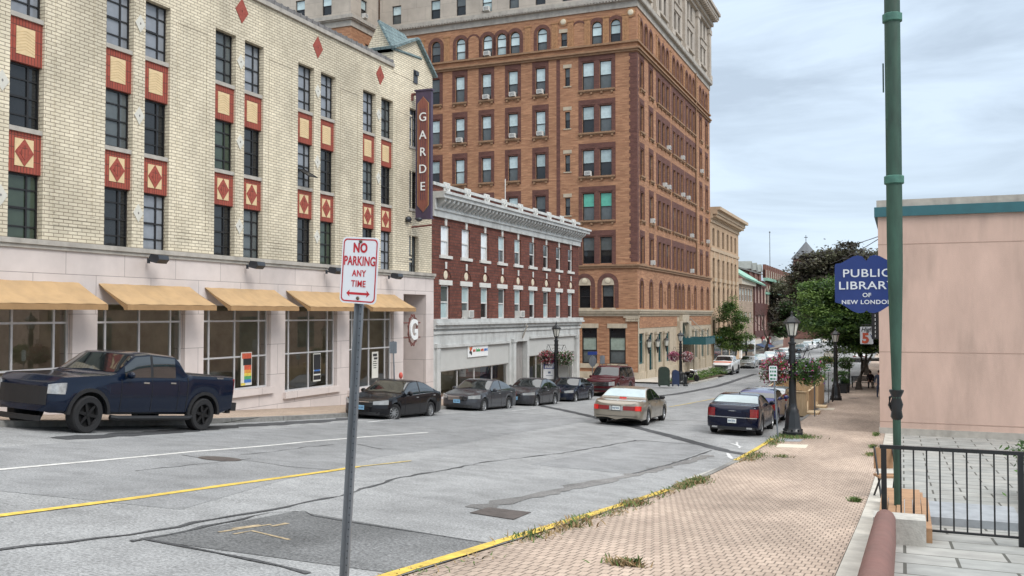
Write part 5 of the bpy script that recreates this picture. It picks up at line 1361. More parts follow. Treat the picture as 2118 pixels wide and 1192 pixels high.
M('light_amber', (.6, .2, .03), .2, amt=.1, coat=1)
M('plate_blue', (.22, .42, .60), .5, amt=.25, scale=16); M('plate_white', (.62, .65, .63), .5, amt=.2, scale=18)
PAINT('navy_paint', (.003, .008, .022), .35, .2); PAINT('black_paint', (.007, .007, .009), .3, .25); PAINT('grey_paint', (.055, .058, .066), .6, .25)
PAINT('grey_paint_dark', (.045, .046, .052), .6, .25); PAINT('blueblack_paint', (.010, .014, .028), .4, .28); PAINT('maroon_paint', (.070, .010, .014), .4, .3)
PAINT('gold_paint', (.29, .255, .205), .6, .35); PAINT('cream_paint', (.62, .56, .46), .3, .35); PAINT('midnight_paint', (.003, .005, .020), .4, .2); PAINT('violet_paint', (.030, .040, .165), .5, .3)
PAINT('silver_paint', (.45, .46, .46), .7, .3); PAINT('white_paint_car', (.70, .70, .69), .0, .35); PAINT('red_paint', (.30, .02, .025), .2, .3); M('orange_paint', (.60, .13, .05), .6, amt=.05, spec=.15); PAINT('tan_paint', (.36, .33, .27), .6, .3)

def lin(K, x):
    if x <= K[0][0]: return K[0][1]
    for (a, p), (b, q) in zip(K, K[1:]):
        if x <= b:
            t = (x - a) / (b - a); return p + (q - p) * t
    return K[-1][1]
def smooth_lin(K, x, r=.10):
    return sum(lin(K, x + r * d) * w for d, w in ((-1, .15), (-.5, .2), (0, .3), (.5, .2), (1, .15)))

class Car:
    """lofted car shell. s = metres from the front bumper; x = L/2 - s so that the nose points along +x"""
    def __init__(c, L, Wd, H, wb, fo, r, top, belt, cab, tum=.34, gc=.2, xf=.75, xr=.5, nf=2.5, nr=2.8, sharp=False, arch=.07):
        c.L, c.W, c.H, c.wb, c.fo, c.r, c.top, c.belt, c.cab, c.tum, c.gc = L, Wd, H, wb, fo, r, top, belt, cab, tum, gc
        c.xf, c.xr, c.nf, c.nr, c.sharp, c.arch = xf, xr, nf, nr, sharp, arch
        c.sw = (fo, fo + wb)
    def hw(c, s):
        w = c.W / 2
        if s < c.xf: w *= max(.02, 1 - ((c.xf - s) / c.xf) ** c.nf) ** (1 / c.nf)
        d = c.L - s
        if d < c.xr: w *= max(.02, 1 - ((c.xr - d) / c.xr) ** c.nr) ** (1 / c.nr)
        return w
    def front_s(c, y):
        q = min(.999, abs(y) / (c.W / 2)); return c.xf * (1 - (1 - q ** c.nf) ** (1 / c.nf))
    def rear_s(c, y):
        q = min(.999, abs(y) / (c.W / 2)); return c.L - c.xr * (1 - (1 - q ** c.nr) ** (1 / c.nr))
    def zt(c, s): return smooth_lin(c.top, s, .02 if c.sharp else .12)
    def zl(c, s):
        z = c.gc + .10 * max(0, 1 - s / .5) * .4 + .22 * max(0, 1 - (c.L - s) / .5) * .6
        ra = c.r + c.arch
        for w in c.sw:
            if abs(s - w) < ra: z = max(z, c.r + sqrt(ra * ra - (s - w) ** 2) * .97)
        return z
    def knots(c, s):
        hw, zt, zl = c.hw(s), c.zt(s), c.zl(s)
        zb = min(smooth_lin(c.belt, s, .1), zt - .03)
        zsh = max(zb - .10, zl + .02)
        g = zt - zb; wb = hw * .95
        wt = max(hw * .55, wb - g * c.tum) if g > .06 else wb * .94
        zm = zl + (zsh - zl) * .5
        return [(0, min(c.gc + .05, zl)), (hw * .90, zl), (hw * .985, zl + min(.06, (zsh - zl) * .3)), (hw * 1.0, zm), (hw * .99, zsh), (wb, zb),
                (wb + (wt - wb) * .5 + g * .02, zb + g * .46), (wt, zb + g * .90), (wt * .86, zb + g * .975), (0, zt)]
    def surf(c, s, q):
        """q in -9..9: knot index, negative on the right side"""
        K = c.knots(s); a = abs(q); i = min(8, int(a)); t = a - i
        y = K[i][0] + (K[i+1][0] - K[i][0]) * t; z = K[i][1] + (K[i+1][1] - K[i][1]) * t
        return Vector((c.L / 2 - s, y if q >= 0 else -y, z))
    def nrm(c, s, q):
        e = .03; a, b = c.surf(s - e, q), c.surf(s + e, q)
        d = c.surf(s, min(8.9, abs(q) + .06) * (1 if q >= 0 else -1)) - c.surf(s, (abs(q) - .06) * (1 if q >= 0 else -1))
        n = (b - a).cross(d); n.normalize()
        ref = Vector((0, 0, 1)) if abs(q) > 7 else Vector((0, 1 if q > 0 else -1, 0))
        return -n if n.dot(ref) < 0 else n
    def shell(c):
        ra = c.r + c.arch
        st = {0.004, c.L - .004}
        for k in range(1, 11): st.add(c.xf * (1 - cos(pi/2 * k/10))); st.add(c.L - c.xr * (1 - cos(pi/2 * k/10)))
        for w in c.sw:
            for k in range(13): st.add(w - ra * cos(pi * k/12))
            st.add(w - ra - .004); st.add(w + ra + .004)
        n = 34
        for k in range(n + 1): st.add(c.L * k / n)
        for (s, _) in c.top + c.belt:
            for d in ((-.03, 0, .03) if c.sharp else (-.12, -.06, 0, .06, .12)): st.add(s + d)
        st = sorted(s for s in st if .003 < s < c.L - .003); S_ = [st[0]]
        for s in st[1:]:
            if s - S_[-1] > .012: S_.append(s)
        vs = []; n = 18
        for s in S_:
            K = c.knots(s); x = c.L / 2 - s
            vs += [(x, y, z) for y, z in K] + [(x, -y, z) for y, z in K[8:0:-1]]
        fs = []; ms = []
        for j in range(len(S_) - 1):
            for k in range(n):
                k2 = (k + 1) % n; fs.append((j*n + k, (j+1)*n + k, (j+1)*n + k2, j*n + k2)); ms.append(1 if k in (0, 17) else 0)
        fs.append(tuple(range(n))); ms.append(0); fs.append(tuple((len(S_) - 1)*n + k for k in range(n - 1, -1, -1))); ms.append(0)
        mb = MB(); mb.v = vs; mb.f = fs; mb.m = ms
        return mb
    def patch(c, s0, s1, q0, q1, off=.008, ns=8, nq=3, mb=None, m=0, f=None):
        """sheet lying just above the shell; s limits may depend on the position across"""
        mb = mb or MB(); vs = []
        for j in range(nq + 1):
            t = j / nq; q = q0 + (q1 - q0) * t
            a, b = (s0(t), s1(t)) if callable(s0) else (s0, s1)
            for i in range(ns + 1):
                s = a + (b - a) * i / ns; vs.append(c.surf(s, q) + c.nrm(s, q) * off)
        w = ns + 1
        return mb.add(vs, [(j*w + i, j*w + i + 1, (j+1)*w + i + 1, (j+1)*w + i) for j in range(nq) for i in range(ns)], m)
    def end(c, y0, y1, z0, z1, front, th=.012, mb=None, m=0, n=8, dip=0.0):
        """plate following the curved nose or tail"""
        mb = mb or MB(); vs = []
        for j in range(2):
            for i in range(n + 1):
                y = y0 + (y1 - y0) * i / n; f = c.front_s(y / .985) if front else c.rear_s(y / .985)
                for k, z in ((0, z0(y) if callable(z0) else z0), (1, z1(y) if callable(z1) else z1)):
                    x = c.L / 2 - f; d = (th if j else -.03) * (1 if front else -1); vs.append((x + d, y + (.6 * d * (1 if front else -1) * (1 if y > 0 else -1) if abs(y) > .6 * c.W / 2 else 0), z))
        w = 2 * (n + 1); fs = []
        for i in range(n):
            a = 2 * i; fs += [(w + a, w + a + 2, w + a + 3, w + a + 1), (a, a + 2, w + a + 2, w + a), (a + 1, w + a + 1, w + a + 3, a + 3)]
        fs += [(0, w, w + 1, 1), (2*n, 2*n + 1, w + 2*n + 1, w + 2*n)]
        return mb.add(vs, fs, m)

def wheel_mesh(r, w, spokes, rim):
    key = ('wheel', r, w); k2 = ('rim', r, w, spokes, rim)
    def t():
        pr = [(r*.66, -w/2 + .01), (r*.93, -w/2), (r, -w/2 + .03), (r, w/2 - .03), (r*.93, w/2), (r*.66, w/2 - .01), (r*.62, w/2 - .05)]
        mb = MB(); n = 28; vs = []; fs = []
        for rr, y in pr:
            for k in range(n): vs.append((rr*cos(2*pi*k/n), y, rr*sin(2*pi*k/n)))
        for i in range(len(pr) - 1):
            for k in range(n): fs.append((i*n + k, (i+1)*n + k, (i+1)*n + (k+1) % n, i*n + (k+1) % n))
        mb.add(vs, fs); mb.add([(r*.64*cos(2*pi*k/n), -.0, r*.64*sin(2*pi*k/n)) for k in range(n)], [tuple(range(n))])
        return mb
    def rm():
        mb = MB(); R_ = r*.67; n = 24; y = w/2 - .03
        vs = []; fs = []
        for rr, yy in ((R_, y - .07), (R_, y), (R_*.93, y + .012), (R_*.86, y - .03)):
            for k in range(n): vs.append((rr*cos(2*pi*k/n), yy, rr*sin(2*pi*k/n)))
        for i in range(3):
            for k in range(n): fs.append((i*n + k, (i+1)*n + k, (i+1)*n + (k+1) % n, i*n + (k+1) % n))
        mb.add(vs, fs)
        for k in range(spokes):
            a = 2*pi*k/spokes + .2; hw_ = R_ * (1.3 / spokes if spokes < 12 else .6/spokes)
            P = [(R_*.12, -hw_*.7), (R_*.9, -hw_*.45), (R_*.9, hw_*.45), (R_*.12, hw_*.7)]
            mb.add([(p*cos(a) - q*sin(a), yy, p*sin(a) + q*cos(a)) for yy in (y - .035, y + .004) for p, q in P], [(4, 5, 6, 7), (0, 1, 5, 4), (1, 2, 6, 5), (2, 3, 7, 6), (3, 0, 4, 7)])
        mb.add([(R_*.2*cos(2*pi*k/12), y + .012, R_*.2*sin(2*pi*k/12)) for k in range(12)] + [(R_*.2*cos(2*pi*k/12), y - .04, R_*.2*sin(2*pi*k/12)) for k in range(12)], [tuple(range(12))] + [(k, 12 + k, 12 + (k+1) % 12, (k+1) % 12) for k in range(12)])
        mb.add([(R_*.95*cos(2*pi*k/n), y - .075, R_*.95*sin(2*pi*k/n)) for k in range(n)], [tuple(range(n))], 1)
        return mb
    return cm(key, t, 'wheel', 'tyre', 40), cm(k2, rm, 'rim', [rim, 'under'], 35)

def seat(root, x, y, hd, turn=0.0):
    """stand a car on the sloping street: hd = heading (direction of its nose) in the ground plane"""
    f = Vector((cos(hd), sin(hd), 0)); l = Vector((-sin(hd), cos(hd), 0))
    z = lambda p: gz(p.x, p.y)
    P = Vector((x, y, 0)); fz = (z(P + f * 1.4) - z(P - f * 1.4)) / 2.8; lz = (z(P + l * .7) - z(P - l * .7)) / 1.4
    f = (f + Vector((0, 0, fz))).normalized(); l = (l + Vector((0, 0, lz))); u = f.cross(l).normalized(); l = u.cross(f)
    m = Matrix((f, l, u)).transposed().to_4x4(); m.translation = (x, y, (z(P + f*1.4) + z(P - f*1.4)) / 2)
    root.matrix_world = m
    root.location, root.rotation_euler = m.to_translation(), m.to_euler()

SEDAN_DEF = dict(grille=(.42, .48, .64), head=(.50, .93, .60, .72), tail=(.50, .96, .72, .88), plate_f='plate_blue', plate_r='plate_white', rim='rim_silver', spokes=10, fgl='car_glass', sgl='car_glass', chrome=True)
def make_car(name, label, c, paint, group=None, cat='car', turn=0.0, roof=None, **kw):
    o_ = dict(SEDAN_DEF); o_.update(kw)
    t = thing(name, label, cat, group=group)
    W2 = c.W / 2
    body = obj('body', c.shell(), t, mats=[paint, 'under'], smooth=38)
    sA, sB, sC, sD = c.cab
    # glass
    q = 8.35
    obj('windshield', c.patch(lambda t_: sA + .12 + .05 * abs(2*t_ - 1), lambda t_: sB - .05, 7.25, 9, .008, 8, 5).add(*(lambda m2: (m2.v, m2.f))(c.patch(lambda t_: sA + .12 + .05 * abs(2*t_ - 1), lambda t_: sB - .05, -9, -7.25, .008, 8, 5))), t, mats=o_['fgl'], smooth=30)
    if sD - sC > .12:
        obj('rear_window', c.patch(sC + .06, sD - .12, 7.3, 9, .008, 8, 5).add(*(lambda m2: (m2.v, m2.f))(c.patch(sC + .06, sD - .12, -9, -7.3, .008, 8, 5))), t, mats=o_.get('rgl', 'car_glass_lit'), smooth=30)
    sw = o_.get('side') or [(sA + (sB - sA) * .35, (sA + sD) / 2 - .06), ((sA + sD) / 2 + .02, sD - (sD - sC) * .35)]
    for sg in (1, -1):
        for a, b in sw:
            obj('side_window', c.patch(a, b, sg * 5.12, sg * 6.9, .007, 12, 3), t, mats=o_['sgl'], smooth=30)
    # pillars between the side windows, door gaps, handles
    for sg in (1, -1):
        for a, b in zip([w[1] for w in sw], [w[0] for w in sw[1:]]): obj('door_pillar', c.patch(a, b, sg*5.1, sg*6.95, .0055, 2, 3), t, mats='trim_black')
        for s in o_.get('seams', [sA + .25, (sA + sD) / 2 - .02, sD - .15]): obj('door_seam', c.patch(s - .008, s + .008, sg*2.05, sg*5.0, .004, 1, 8), t, mats='under')
        if o_.get('sill', 1): obj('door_sill', c.patch(c.sw[0] + c.r + .1, c.sw[1] - c.r - .1, sg*1.1, sg*2.0, .006, 10, 1), t, mats='trim_black')
    if o_['chrome']:
        mb = MB()
        for sg in (1, -1): c.patch(sw[0][0], sw[-1][1], sg*5.0, sg*5.08, .009, 14, 1, mb)
        obj('chrome_strip', mb, t, mats='chrome')
    for sg in (1, -1):
        for s in o_.get('handles', [(sA + sD) / 2 - .28, sD - .32]):
            p = c.surf(s, sg * 4.1); obj('door_handle', MB().box(p.x - .09, p.x + .09, p.y - .01, p.y + .025 if sg > 0 else p.y - .025, p.z - .017, p.z + .017), t, mats=o_.get('handle', 'chrome' if o_['chrome'] else paint))
        p = c.surf(sA + .42, sg * 5.0)
        m2 = MB().ell((p.x + .02, p.y + sg * .13, p.z + .10), (.07, .12, .085), 10, 6).box(p.x - .02, p.x + .03, min(p.y, p.y + sg*.1), max(p.y, p.y + sg*.1), p.z + .02, p.z + .07)
        obj('mirror', m2, t, mats=o_.get('mirror', paint), smooth=40)
    # lamps
    a, b, z0, z1 = o_['head']
    for sg in (1, -1): obj('headlight', c.end(sg*a*W2, sg*b*W2, lambda y: z0 + .03 * (abs(y) / W2 - a), lambda y: z1 + o_.get('hslant', .06) * (abs(y)/W2 - a) / (b - a), True), t, mats='light_clear')
    a, b, z0, z1 = o_['tail']
    for sg in (1, -1):
        obj('taillight', c.end(sg*a*W2, sg*b*W2, z0, z1, False, .014), t, mats=o_.get('tailmat', 'light_red'))
    g = o_['grille']
    gm = c.end(-g[0]*W2, g[0]*W2, g[1], g[2], True, .010)
    if o_.get('bars'):
        for k in range(o_['bars']): z = g[1] + (g[2] - g[1]) * (k + .5) / o_['bars']; c.end(-g[0]*W2*.97, g[0]*W2*.97, z - .012, z + .012, True, .022, gm, 1)
    if o_.get('gframe'): c.end(-g[0]*W2, g[0]*W2, g[2] - .005, g[2] + .03, True, .024, gm, 1)
    obj('grille', gm, t, mats=['trim_black', o_.get('barmat', 'chrome')])
    lo = o_.get('intake', (.6, .24, .36))
    obj('bumper_intake', c.end(-lo[0]*W2, lo[0]*W2, lo[1], lo[2], True, .008), t, mats='trim_black')
    for fr_, z, mt in ((True, o_.get('pz', .43), o_['plate_f']), (False, o_.get('rpz', .62), o_['plate_r'])):
        if mt:
            x = c.L/2 - (c.front_s(0) if fr_ else c.rear_s(0)); d = .03 if fr_ else -.02
            pm = MB().box(x, x + d, -.155, .155, z, z + .155)
            ox = x + d; e_ = .002 if fr_ else -.002
            for k in range(6): yk = -.11 + k * .042 + (.01 if k > 2 else 0); pm.box(ox, ox + e_, yk, yk + .024, z + .045, z + .11, 1)
            obj('licence_plate', pm, t, mats=[mt, 'flag_blue'])
    for ex in o_.get('extra', []): ex(c, t)
    wm, rm = wheel_mesh(c.r, o_.get('tw', .22), o_['spokes'], o_['rim'])
    for i, s in enumerate(c.sw):
        for sg in (1, -1):
            w = obj('wheel', wm, t, (c.L/2 - s, sg * (W2 - .12), c.r)); w.rotation_euler = (0, 0, (0 if sg > 0 else pi) + (turn if i == 0 else 0))
            obj('rim', rm, w)
    return t

def sedan(L, Wd, H, **k):
    f = H / 1.47
    hood, cow, deck = .74*f, .97*f, .98*f
    top = [(0, .64*f), (.06, .70*f), (.35, .80*f), (L*.27, .95*f), (L*.305, .98*f), (L*.45, H - .04), (L*.53, H), (L*.62, H - .02), (L*.70, H - .1), (L*.87, 1.05*f), (L*.985, 1.0*f), (L, .88*f)]
    belt = [(0, .60*f), (L*.25, .88*f), (L*.5, .93*f), (L*.85, 1.0*f), (L, .9*f)]
    d = dict(wb=L*.572, fo=L*.19, r=.325, top=top, belt=belt, cab=(L*.285, L*.45, L*.69, L*.865)); d.update(k)
    return Car(L, Wd, H, **d)

LEFTX = -17.85
def park(t, px, py, x=LEFTX, hd=-pi/2, dy=0.0):
    seat(t, x, Yat(px, py, x) + dy, hd)

ROW = 'cars parked along the left kerb'
# black sedan
c = sedan(4.87, 1.84, 1.49)
car = make_car('parked_car', 'glossy black sedan with front wheels turned, parked first behind the pickup', c, 'black_paint', ROW, turn=-.35, rim='rim_silver', spokes=10, gframe=True, grille=(.5, .54, .70), head=(.52, .95, .62, .74), intake=(.75, .26, .36), rgl='car_glass')
park(car, 858, 822); car.location.y = (Yat(818, 845, -16.95) + Yat(897, 845, -16.95)) / 2 - .05
c = sedan(4.86, 1.85, 1.47)
car = make_car('parked_car', 'dark grey sedan with chrome winged grille between two other parked sedans', c, 'grey_paint', ROW, rim='rim_silver', spokes=10, bars=3, gframe=True, grille=(.50, .55, .70), head=(.55, .96, .62, .74), intake=(.72, .25, .36), fgl='car_glass')
park(car, 1028, 815); car.location.y = (Yat(1002, 845, -16.95) + Yat(1055, 845, -16.95)) / 2
c = sedan(4.63, 1.76, 1.50)
car = make_car('parked_car', 'grey sedan with V shaped chrome grille, third sedan behind the pickup', c, 'grey_paint_dark', ROW, rim='rim_silver', spokes=5, bars=1, grille=(.34, .46, .72), head=(.46, .97, .66, .76), intake=(.8, .24, .38), fgl='car_glass')
park(car, 1131, 815); car.location.y = (Yat(1112, 840, -16.97) + Yat(1151, 840, -16.97)) / 2
c = sedan(4.5, 1.75, 1.44)
car = make_car('parked_car', 'small blue black sedan parked in front of the maroon truck like wagon', c, 'blueblack_paint', ROW, rim='rim_silver', spokes=5, grille=(.45, .58, .68), head=(.5, .95, .60, .72), fgl='car_glass')
park(car, 1207, 815); car.location.y = (Yat(1191.6, 830, -16.98) + Yat(1223.2, 830, -16.98)) / 2
# maroon full size SUV
def suv(L, Wd, H, hood=1.12, **k):
    top = [(0, .92), (.05, 1.02), (.3, hood - .02), (L*.24, hood + .06), (L*.265, hood + .1), (L*.365, H - .04), (L*.45, H), (L*.9, H - .03), (L*.95, H - .12), (L*.985, 1.2), (L, .8)]
    belt = [(0, .88), (L*.22, hood - .02), (L*.5, hood + .03), (L, hood + .06)]
    d = dict(wb=L*.576, fo=L*.175, r=.39, top=top, belt=belt, cab=(L*.25, L*.365, L*.93, L*.985), tum=.22, gc=.27, xf=.5, xr=.3, nf=3.2, nr=3.6); d.update(k)
    return Car(L, Wd, H, **d)
def rails(c, t):
    for sg in (1, -1): obj('roof_rail', MB().tube([(c.L/2 - c.cab[1] - .2, sg*.62, c.H + .005), (c.L/2 - c.cab[1] - .3, sg*.62, c.H + .06), (c.L/2 - c.cab[2] + .4, sg*.62, c.H + .06), (c.L/2 - c.cab[2] + .3, sg*.62, c.H)], .02, 6), t, mats='trim_black')
c = suv(5.25, 2.0, 1.96)
L = c.L
car = make_car('parked_suv', 'maroon full size sport utility wagon with roof rails and chrome grille', c, 'maroon_paint', ROW, 'suv', rim='rim_silver', spokes=6, bars=3, grille=(.62, .66, .92), head=(.64, .96, .70, .92), intake=(.8, .4, .52), plate_f=None, side=[(L*.30, L*.46), (L*.48, L*.64), (L*.66, L*.92)], seams=[L*.29, L*.47, L*.65], handles=[L*.43, L*.61], extra=[rails], fgl='car_glass')
park(car, 1262, 800, LEFTX + .1); car.location.y = Yat(1310, 800, -16.9) - 2.55
# gold full size sedan driving away
c = sedan(5.38, 1.98, 1.46, wb=2.91, fo=1.08, xf=.8, xr=.55, nr=3.4,
          top=[(0, .64), (.08, .74), (.4, .86), (1.6, .98), (1.72, 1.0), (2.4, 1.40), (2.9, 1.46), (3.4, 1.44), (3.72, 1.36), (4.28, 1.02), (5.2, .96), (5.34, .90), (5.38, .8)],
          belt=[(0, .6), (1.5, .92), (3, .95), (4.6, .96), (5.38, .8)], cab=(1.62, 2.36, 3.6, 4.3), tum=.42)
def marq(c, t):
    for sg in (1, -1):
        obj('reflector', c.end(sg*.17, sg*.26, .60, .76, False, .020), t, mats='light_clear')
        obj('brake_lamp', c.end(sg*.72, sg*.925, .605, .785, False, .024, n=6), t, mats='light_red_lit')
    obj('bumper_groove', c.end(-.93, .93, .38, .395, False, .008, n=14).add([], []), t, mats='trim_black')
    x = c.L/2 - 4.32
    obj('brake_lamp', MB().box(x - .03, x + .03, -.14, .14, 1.02, 1.07), t, mats='light_red_lit')
    obj('plate_frame', MB().box(-c.L/2 - .012, -c.L/2 + .05, -.19, .19, .585, .785), t, mats='trim_black')
    obj('tail_emblem', MB().ell((-c.L/2 + .2, 0, .955), (.03, .04, .02), 8, 5), t, mats='chrome')
    obj('exhaust_pipe', MB().tube([(-c.L/2 + .9, .35, .22), (-c.L/2 + .25, .35, .2)], .04, 8), t, mats='under')
    for sg in (1, -1): obj('side_moulding', c.patch(1.9, 3.7, sg*3.3, sg*3.55, .012, 6, 1), t, mats='gold_paint')
car = make_car('moving_car', 'gold beige full size sedan driving away with its brake lamps lit', c, 'gold_paint', None, 'car', rim='rim_silver', spokes=14, tail=(.28, .945, .615, .775), tailmat='light_red', rpz=.61, chrome=True, rgl='car_glass_lit', extra=[marq], mirror='trim_black', plate_f=None)
p = onG(1306, 874); seat(car, p.x - .1, p.y + .5, pi/2 + radians(1.5))
# midnight blue sedan at the right kerb
c = sedan(5.04, 1.90, 1.49, wb=3.05, fo=.9, xr=.42, nr=3.2, r=.36,
          top=[(0, .72), (.05, .80), (.35, .93), (1.55, 1.05), (1.7, 1.07), (2.35, 1.43), (2.9, 1.49), (3.5, 1.46), (3.8, 1.38), (4.42, 1.12), (4.92, 1.11), (5.0, 1.07), (5.04, .85)],
          belt=[(0, .68), (1.5, 1.0), (3, 1.03), (5.04, 1.05)], cab=(1.62, 2.33, 3.62, 4.42), tum=.42)
def chry(c, t):
    obj('chrome_bar', c.end(-.62, .62, .66, .685, False, .018, n=10), t, mats='chrome')
    for sg in (1, -1): obj('exhaust_tip', MB().box(-c.L/2 + .01, -c.L/2 + .1, sg*.62 - .1, sg*.62 + .1, .27, .33), t, mats='chrome')
    obj('tail_emblem', MB().prism([(-.17, .905), (0, .893), (.17, .905), (.04, .918), (-.04, .918)], -c.L/2 - .006, -c.L/2 + .02, 0, 'x'), t, mats='chrome')
    obj('rear_diffuser', c.end(-.8, .8, .22, .34, False, .006, n=12), t, mats='trim_black')
    obj('aerial_fin', MB().prism([(0, 0), (.16, 0), (.03, .07)], -.015, .015).tf(Matrix.Translation((-.95, 0, 1.455))), t, mats='trim_black')
    for sg in (1, -1):
        obj('lamp_bezel', c.end(sg*.60, sg*.90, .655, .685, False, .022, n=6), t, mats='chrome')
car = make_car('parked_car', 'midnight blue sedan with upright red tail lamps parked at the right kerb', c, 'midnight_paint', 'cars parked along the right kerb', rim='rim_silver', spokes=10, tail=(.66, .95, .69, .99), rpz=.47, extra=[chry], plate_f=None, rgl='car_glass_lit')
p = onG(1527, 897); seat(car, -5.75, p.y + 1.4, pi/2)
yC300 = p.y + 1.55
# violet blue rounded hatchback
def hatch(L, Wd, H, **k):
    top = [(0, .70), (.06, .82), (.4, .98), (L*.24, 1.05), (L*.27, 1.08), (L*.40, H - .05), (L*.55, H), (L*.80, H - .05), (L*.86, H - .14), (L*.965, 1.05), (L, .75)]
    belt = [(0, .66), (L*.22, .95), (L*.5, 1.0), (L, 1.02)]
    d = dict(wb=L*.61, fo=L*.19, r=.32, top=top, belt=belt, cab=(L*.25, L*.395, L*.85, L*.965), tum=.3, gc=.2, xf=.6, xr=.45, nf=2.6, nr=2.8); d.update(k)
    return Car(L, Wd, H, **d)
c = hatch(4.29, 1.72, 1.47)
car = make_car('parked_car', 'rounded violet blue hatchback parked ahead of the midnight blue sedan', c, 'violet_paint', 'cars parked along the right kerb', tail=(.72, .96, .62, .92), rgl='car_glass', plate_f=None, side=[(4.29*.31, 4.29*.5), (4.29*.52, 4.29*.70), (4.29*.72, 4.29*.84)])
seat(car, -5.75, yC300 + 5.3, pi/2)
c = suv(4.4, 1.80, 1.40, hood=.90, r=.32, gc=.2)
car = make_car('parked_suv', 'silver white crossover parked between the violet hatchback and the wooden deck', c, 'silver_paint', 'cars parked along the right kerb', 'suv', tail=(.72, .96, .8, 1.1), grille=(.4, .55, .72), head=(.55, .95, .68, .84), plate_f=None)
seat(car, -5.85, yC300 + 10.0, pi/2)
# navy pickup, tail towards the theatre entrance
def pickup(L, Wd, H, wb, fo, cabend, hood, bedz, r, **k):
    top = [(0, .95), (.04, 1.08), (.3, hood - .02), (1.55, hood + .06), (1.7, hood + .1), (2.3, H - .06), (2.8, H), (cabend - .35, H - .03), (cabend - .22, H - .14), (cabend, bedz + .02), (cabend + .03, bedz), (L - .06, bedz), (L - .02, bedz - .04), (L, bedz - .1)]
    belt = [(0, .9), (1.5, hood - .04), (2.6, hood + .0), (cabend, hood + .03), (cabend + .1, bedz - .03), (L, bedz - .03)]
    d = dict(wb=wb, fo=fo, r=r, top=top, belt=belt, cab=(1.6, 2.3, cabend - .25, cabend), tum=.20, gc=.42, xf=.5, xr=.12, nf=3.4, nr=4.0, sharp=True, arch=.12); d.update(k)
    return Car(L, Wd, H, **d)
def bed(cabend, bedz, step=True):
    def f(c, t):
        W2 = c.W/2; x0, x1 = c.L/2 - c.L + .12, c.L/2 - cabend - .1
        obj('bed_cover', MB().box(x0, x1, -W2*.80, W2*.80, bedz - .03, bedz + .012), t, mats='trim_black')
        for sg in (1, -1):
            ra = c.r + c.arch
            for cx_ in c.sw:
                mb = MB(); n = 14
                for k in range(n):
                    a0, a1 = pi*k/n, pi*(k+1)/n; ri, ro = ra - .015, ra + .07
                    X = c.L/2 - cx_; yv = sorted((sg*(W2 - .06), sg*(W2 + .025)))
                    mb.prism([(X + ri*cos(a0), c.r + ri*sin(a0)*.97), (X + ro*cos(a0), c.r + ro*sin(a0)*.97), (X + ro*cos(a1), c.r + ro*sin(a1)*.97), (X + ri*cos(a1), c.r + ri*sin(a1)*.97)], yv[0], yv[1])
                obj('wheel_flare', mb, t, mats=['trim_black'])
            if step: obj('running_board', MB().tube([(c.L/2 - c.sw[0] - .65, sg*(W2 - .02), .36), (c.L/2 - c.sw[0] - .8, sg*(W2 + .03), .34), (c.L/2 - cabend - .1, sg*(W2 + .03), .34), (c.L/2 - cabend - .3, sg*(W2 - .05), .37)], .06, 8), t, mats='trim_black')
        obj('rear_bumper', MB().box(-c.L/2 - .16, -c.L/2 + .05, -W2*.95, W2*.95, .52, .74).box(-c.L/2 - .12, -c.L/2 + .02, -W2*.8, W2*.8, .44, .52), t, mats='trim_black')
        obj('bed_gap', c.patch(cabend + .03, cabend + .06, 2.0, 5, .005, 1, 8).add(*(lambda m2: (m2.v, m2.f))(c.patch(cabend + .03, cabend + .06, -2.0, -5, .005, 1, 8))), t, mats='under')
    return f
c = pickup(5.89, 2.06, 1.92, 3.75, .95, 4.0, 1.27, 1.44, .42)
car = make_car('pickup_truck', 'navy blue crew cab pickup with black wheels parked before the theatre', c, 'navy_paint', None, 'pickup', rim='rim_black', spokes=6, tail=(.90, .985, .95, 1.38), grille=(.7, .6, 1.0), head=(.7, .97, .85, 1.05), side=[(1.95, 2.78), (2.86, 3.62)], seams=[1.85, 2.82, 3.72], handles=[2.6, 3.5], handle='chrome', chrome=False, rgl='car_glass', extra=[bed(4.0, 1.44)], tw=.28, sill=0, plate_f=None, rpz=.55)
seat(car, LEFTX - .1, Yat(418, 860, -16.9) - (5.89/2 - (5.89 - .95 - 3.75)), -pi/2)
def wl_tail(c, t):
    for sg in (1, -1): obj('side_badge', MB().box(-c.L/2 + .5, -c.L/2 + .75, min(sg*(c.W/2 - .045), sg*(c.W/2 - .03)), max(sg*(c.W/2 - .045), sg*(c.W/2 - .03)), 1.36, 1.40), t, mats='chrome')
wl_tail(c, car)
# far row on the left: pickup with an orange bonnet, then smaller and smaller cars
c = pickup(6.1, 2.05, 2.02, 3.9, 1.0, 4.2, 1.33, 1.5, .42)
def bonnet(c, t):
    mb = MB(); c.patch(.32, 1.5, 7.2, 9, .012, 6, 4, mb); c.patch(.32, 1.5, -9, -7.2, .012, 6, 4, mb); obj('hood', mb, t, mats='orange_paint')
    obj('front_bumper', c.end(-.98, .98, .5, .72, True, .06, n=14), t, mats='chrome')
FARROW = 'cars parked far down the left kerb'
car = make_car('pickup_truck', 'white pickup with an orange bonnet and black grille parked past the hotel', c, 'white_paint_car', FARROW, 'pickup', rim='rim_black', spokes=6, grille=(.68, .72, 1.05), bars=2, head=(.7, .97, .80, 1.08), side=[(1.95, 2.85), (2.95, 3.75)], seams=[1.85, 2.9, 3.9], handles=[2.7, 3.6], chrome=False, extra=[bed(4.2, 1.5), bonnet], tw=.28, sill=0, rgl='car_glass', plate_f=None)
def far(t, px, x=-17.6, hd=-pi/2): seat(t, x, Yat(px, 760, x), hd)
far(car, 1502)
c = sedan(4.9, 1.86, 1.5)
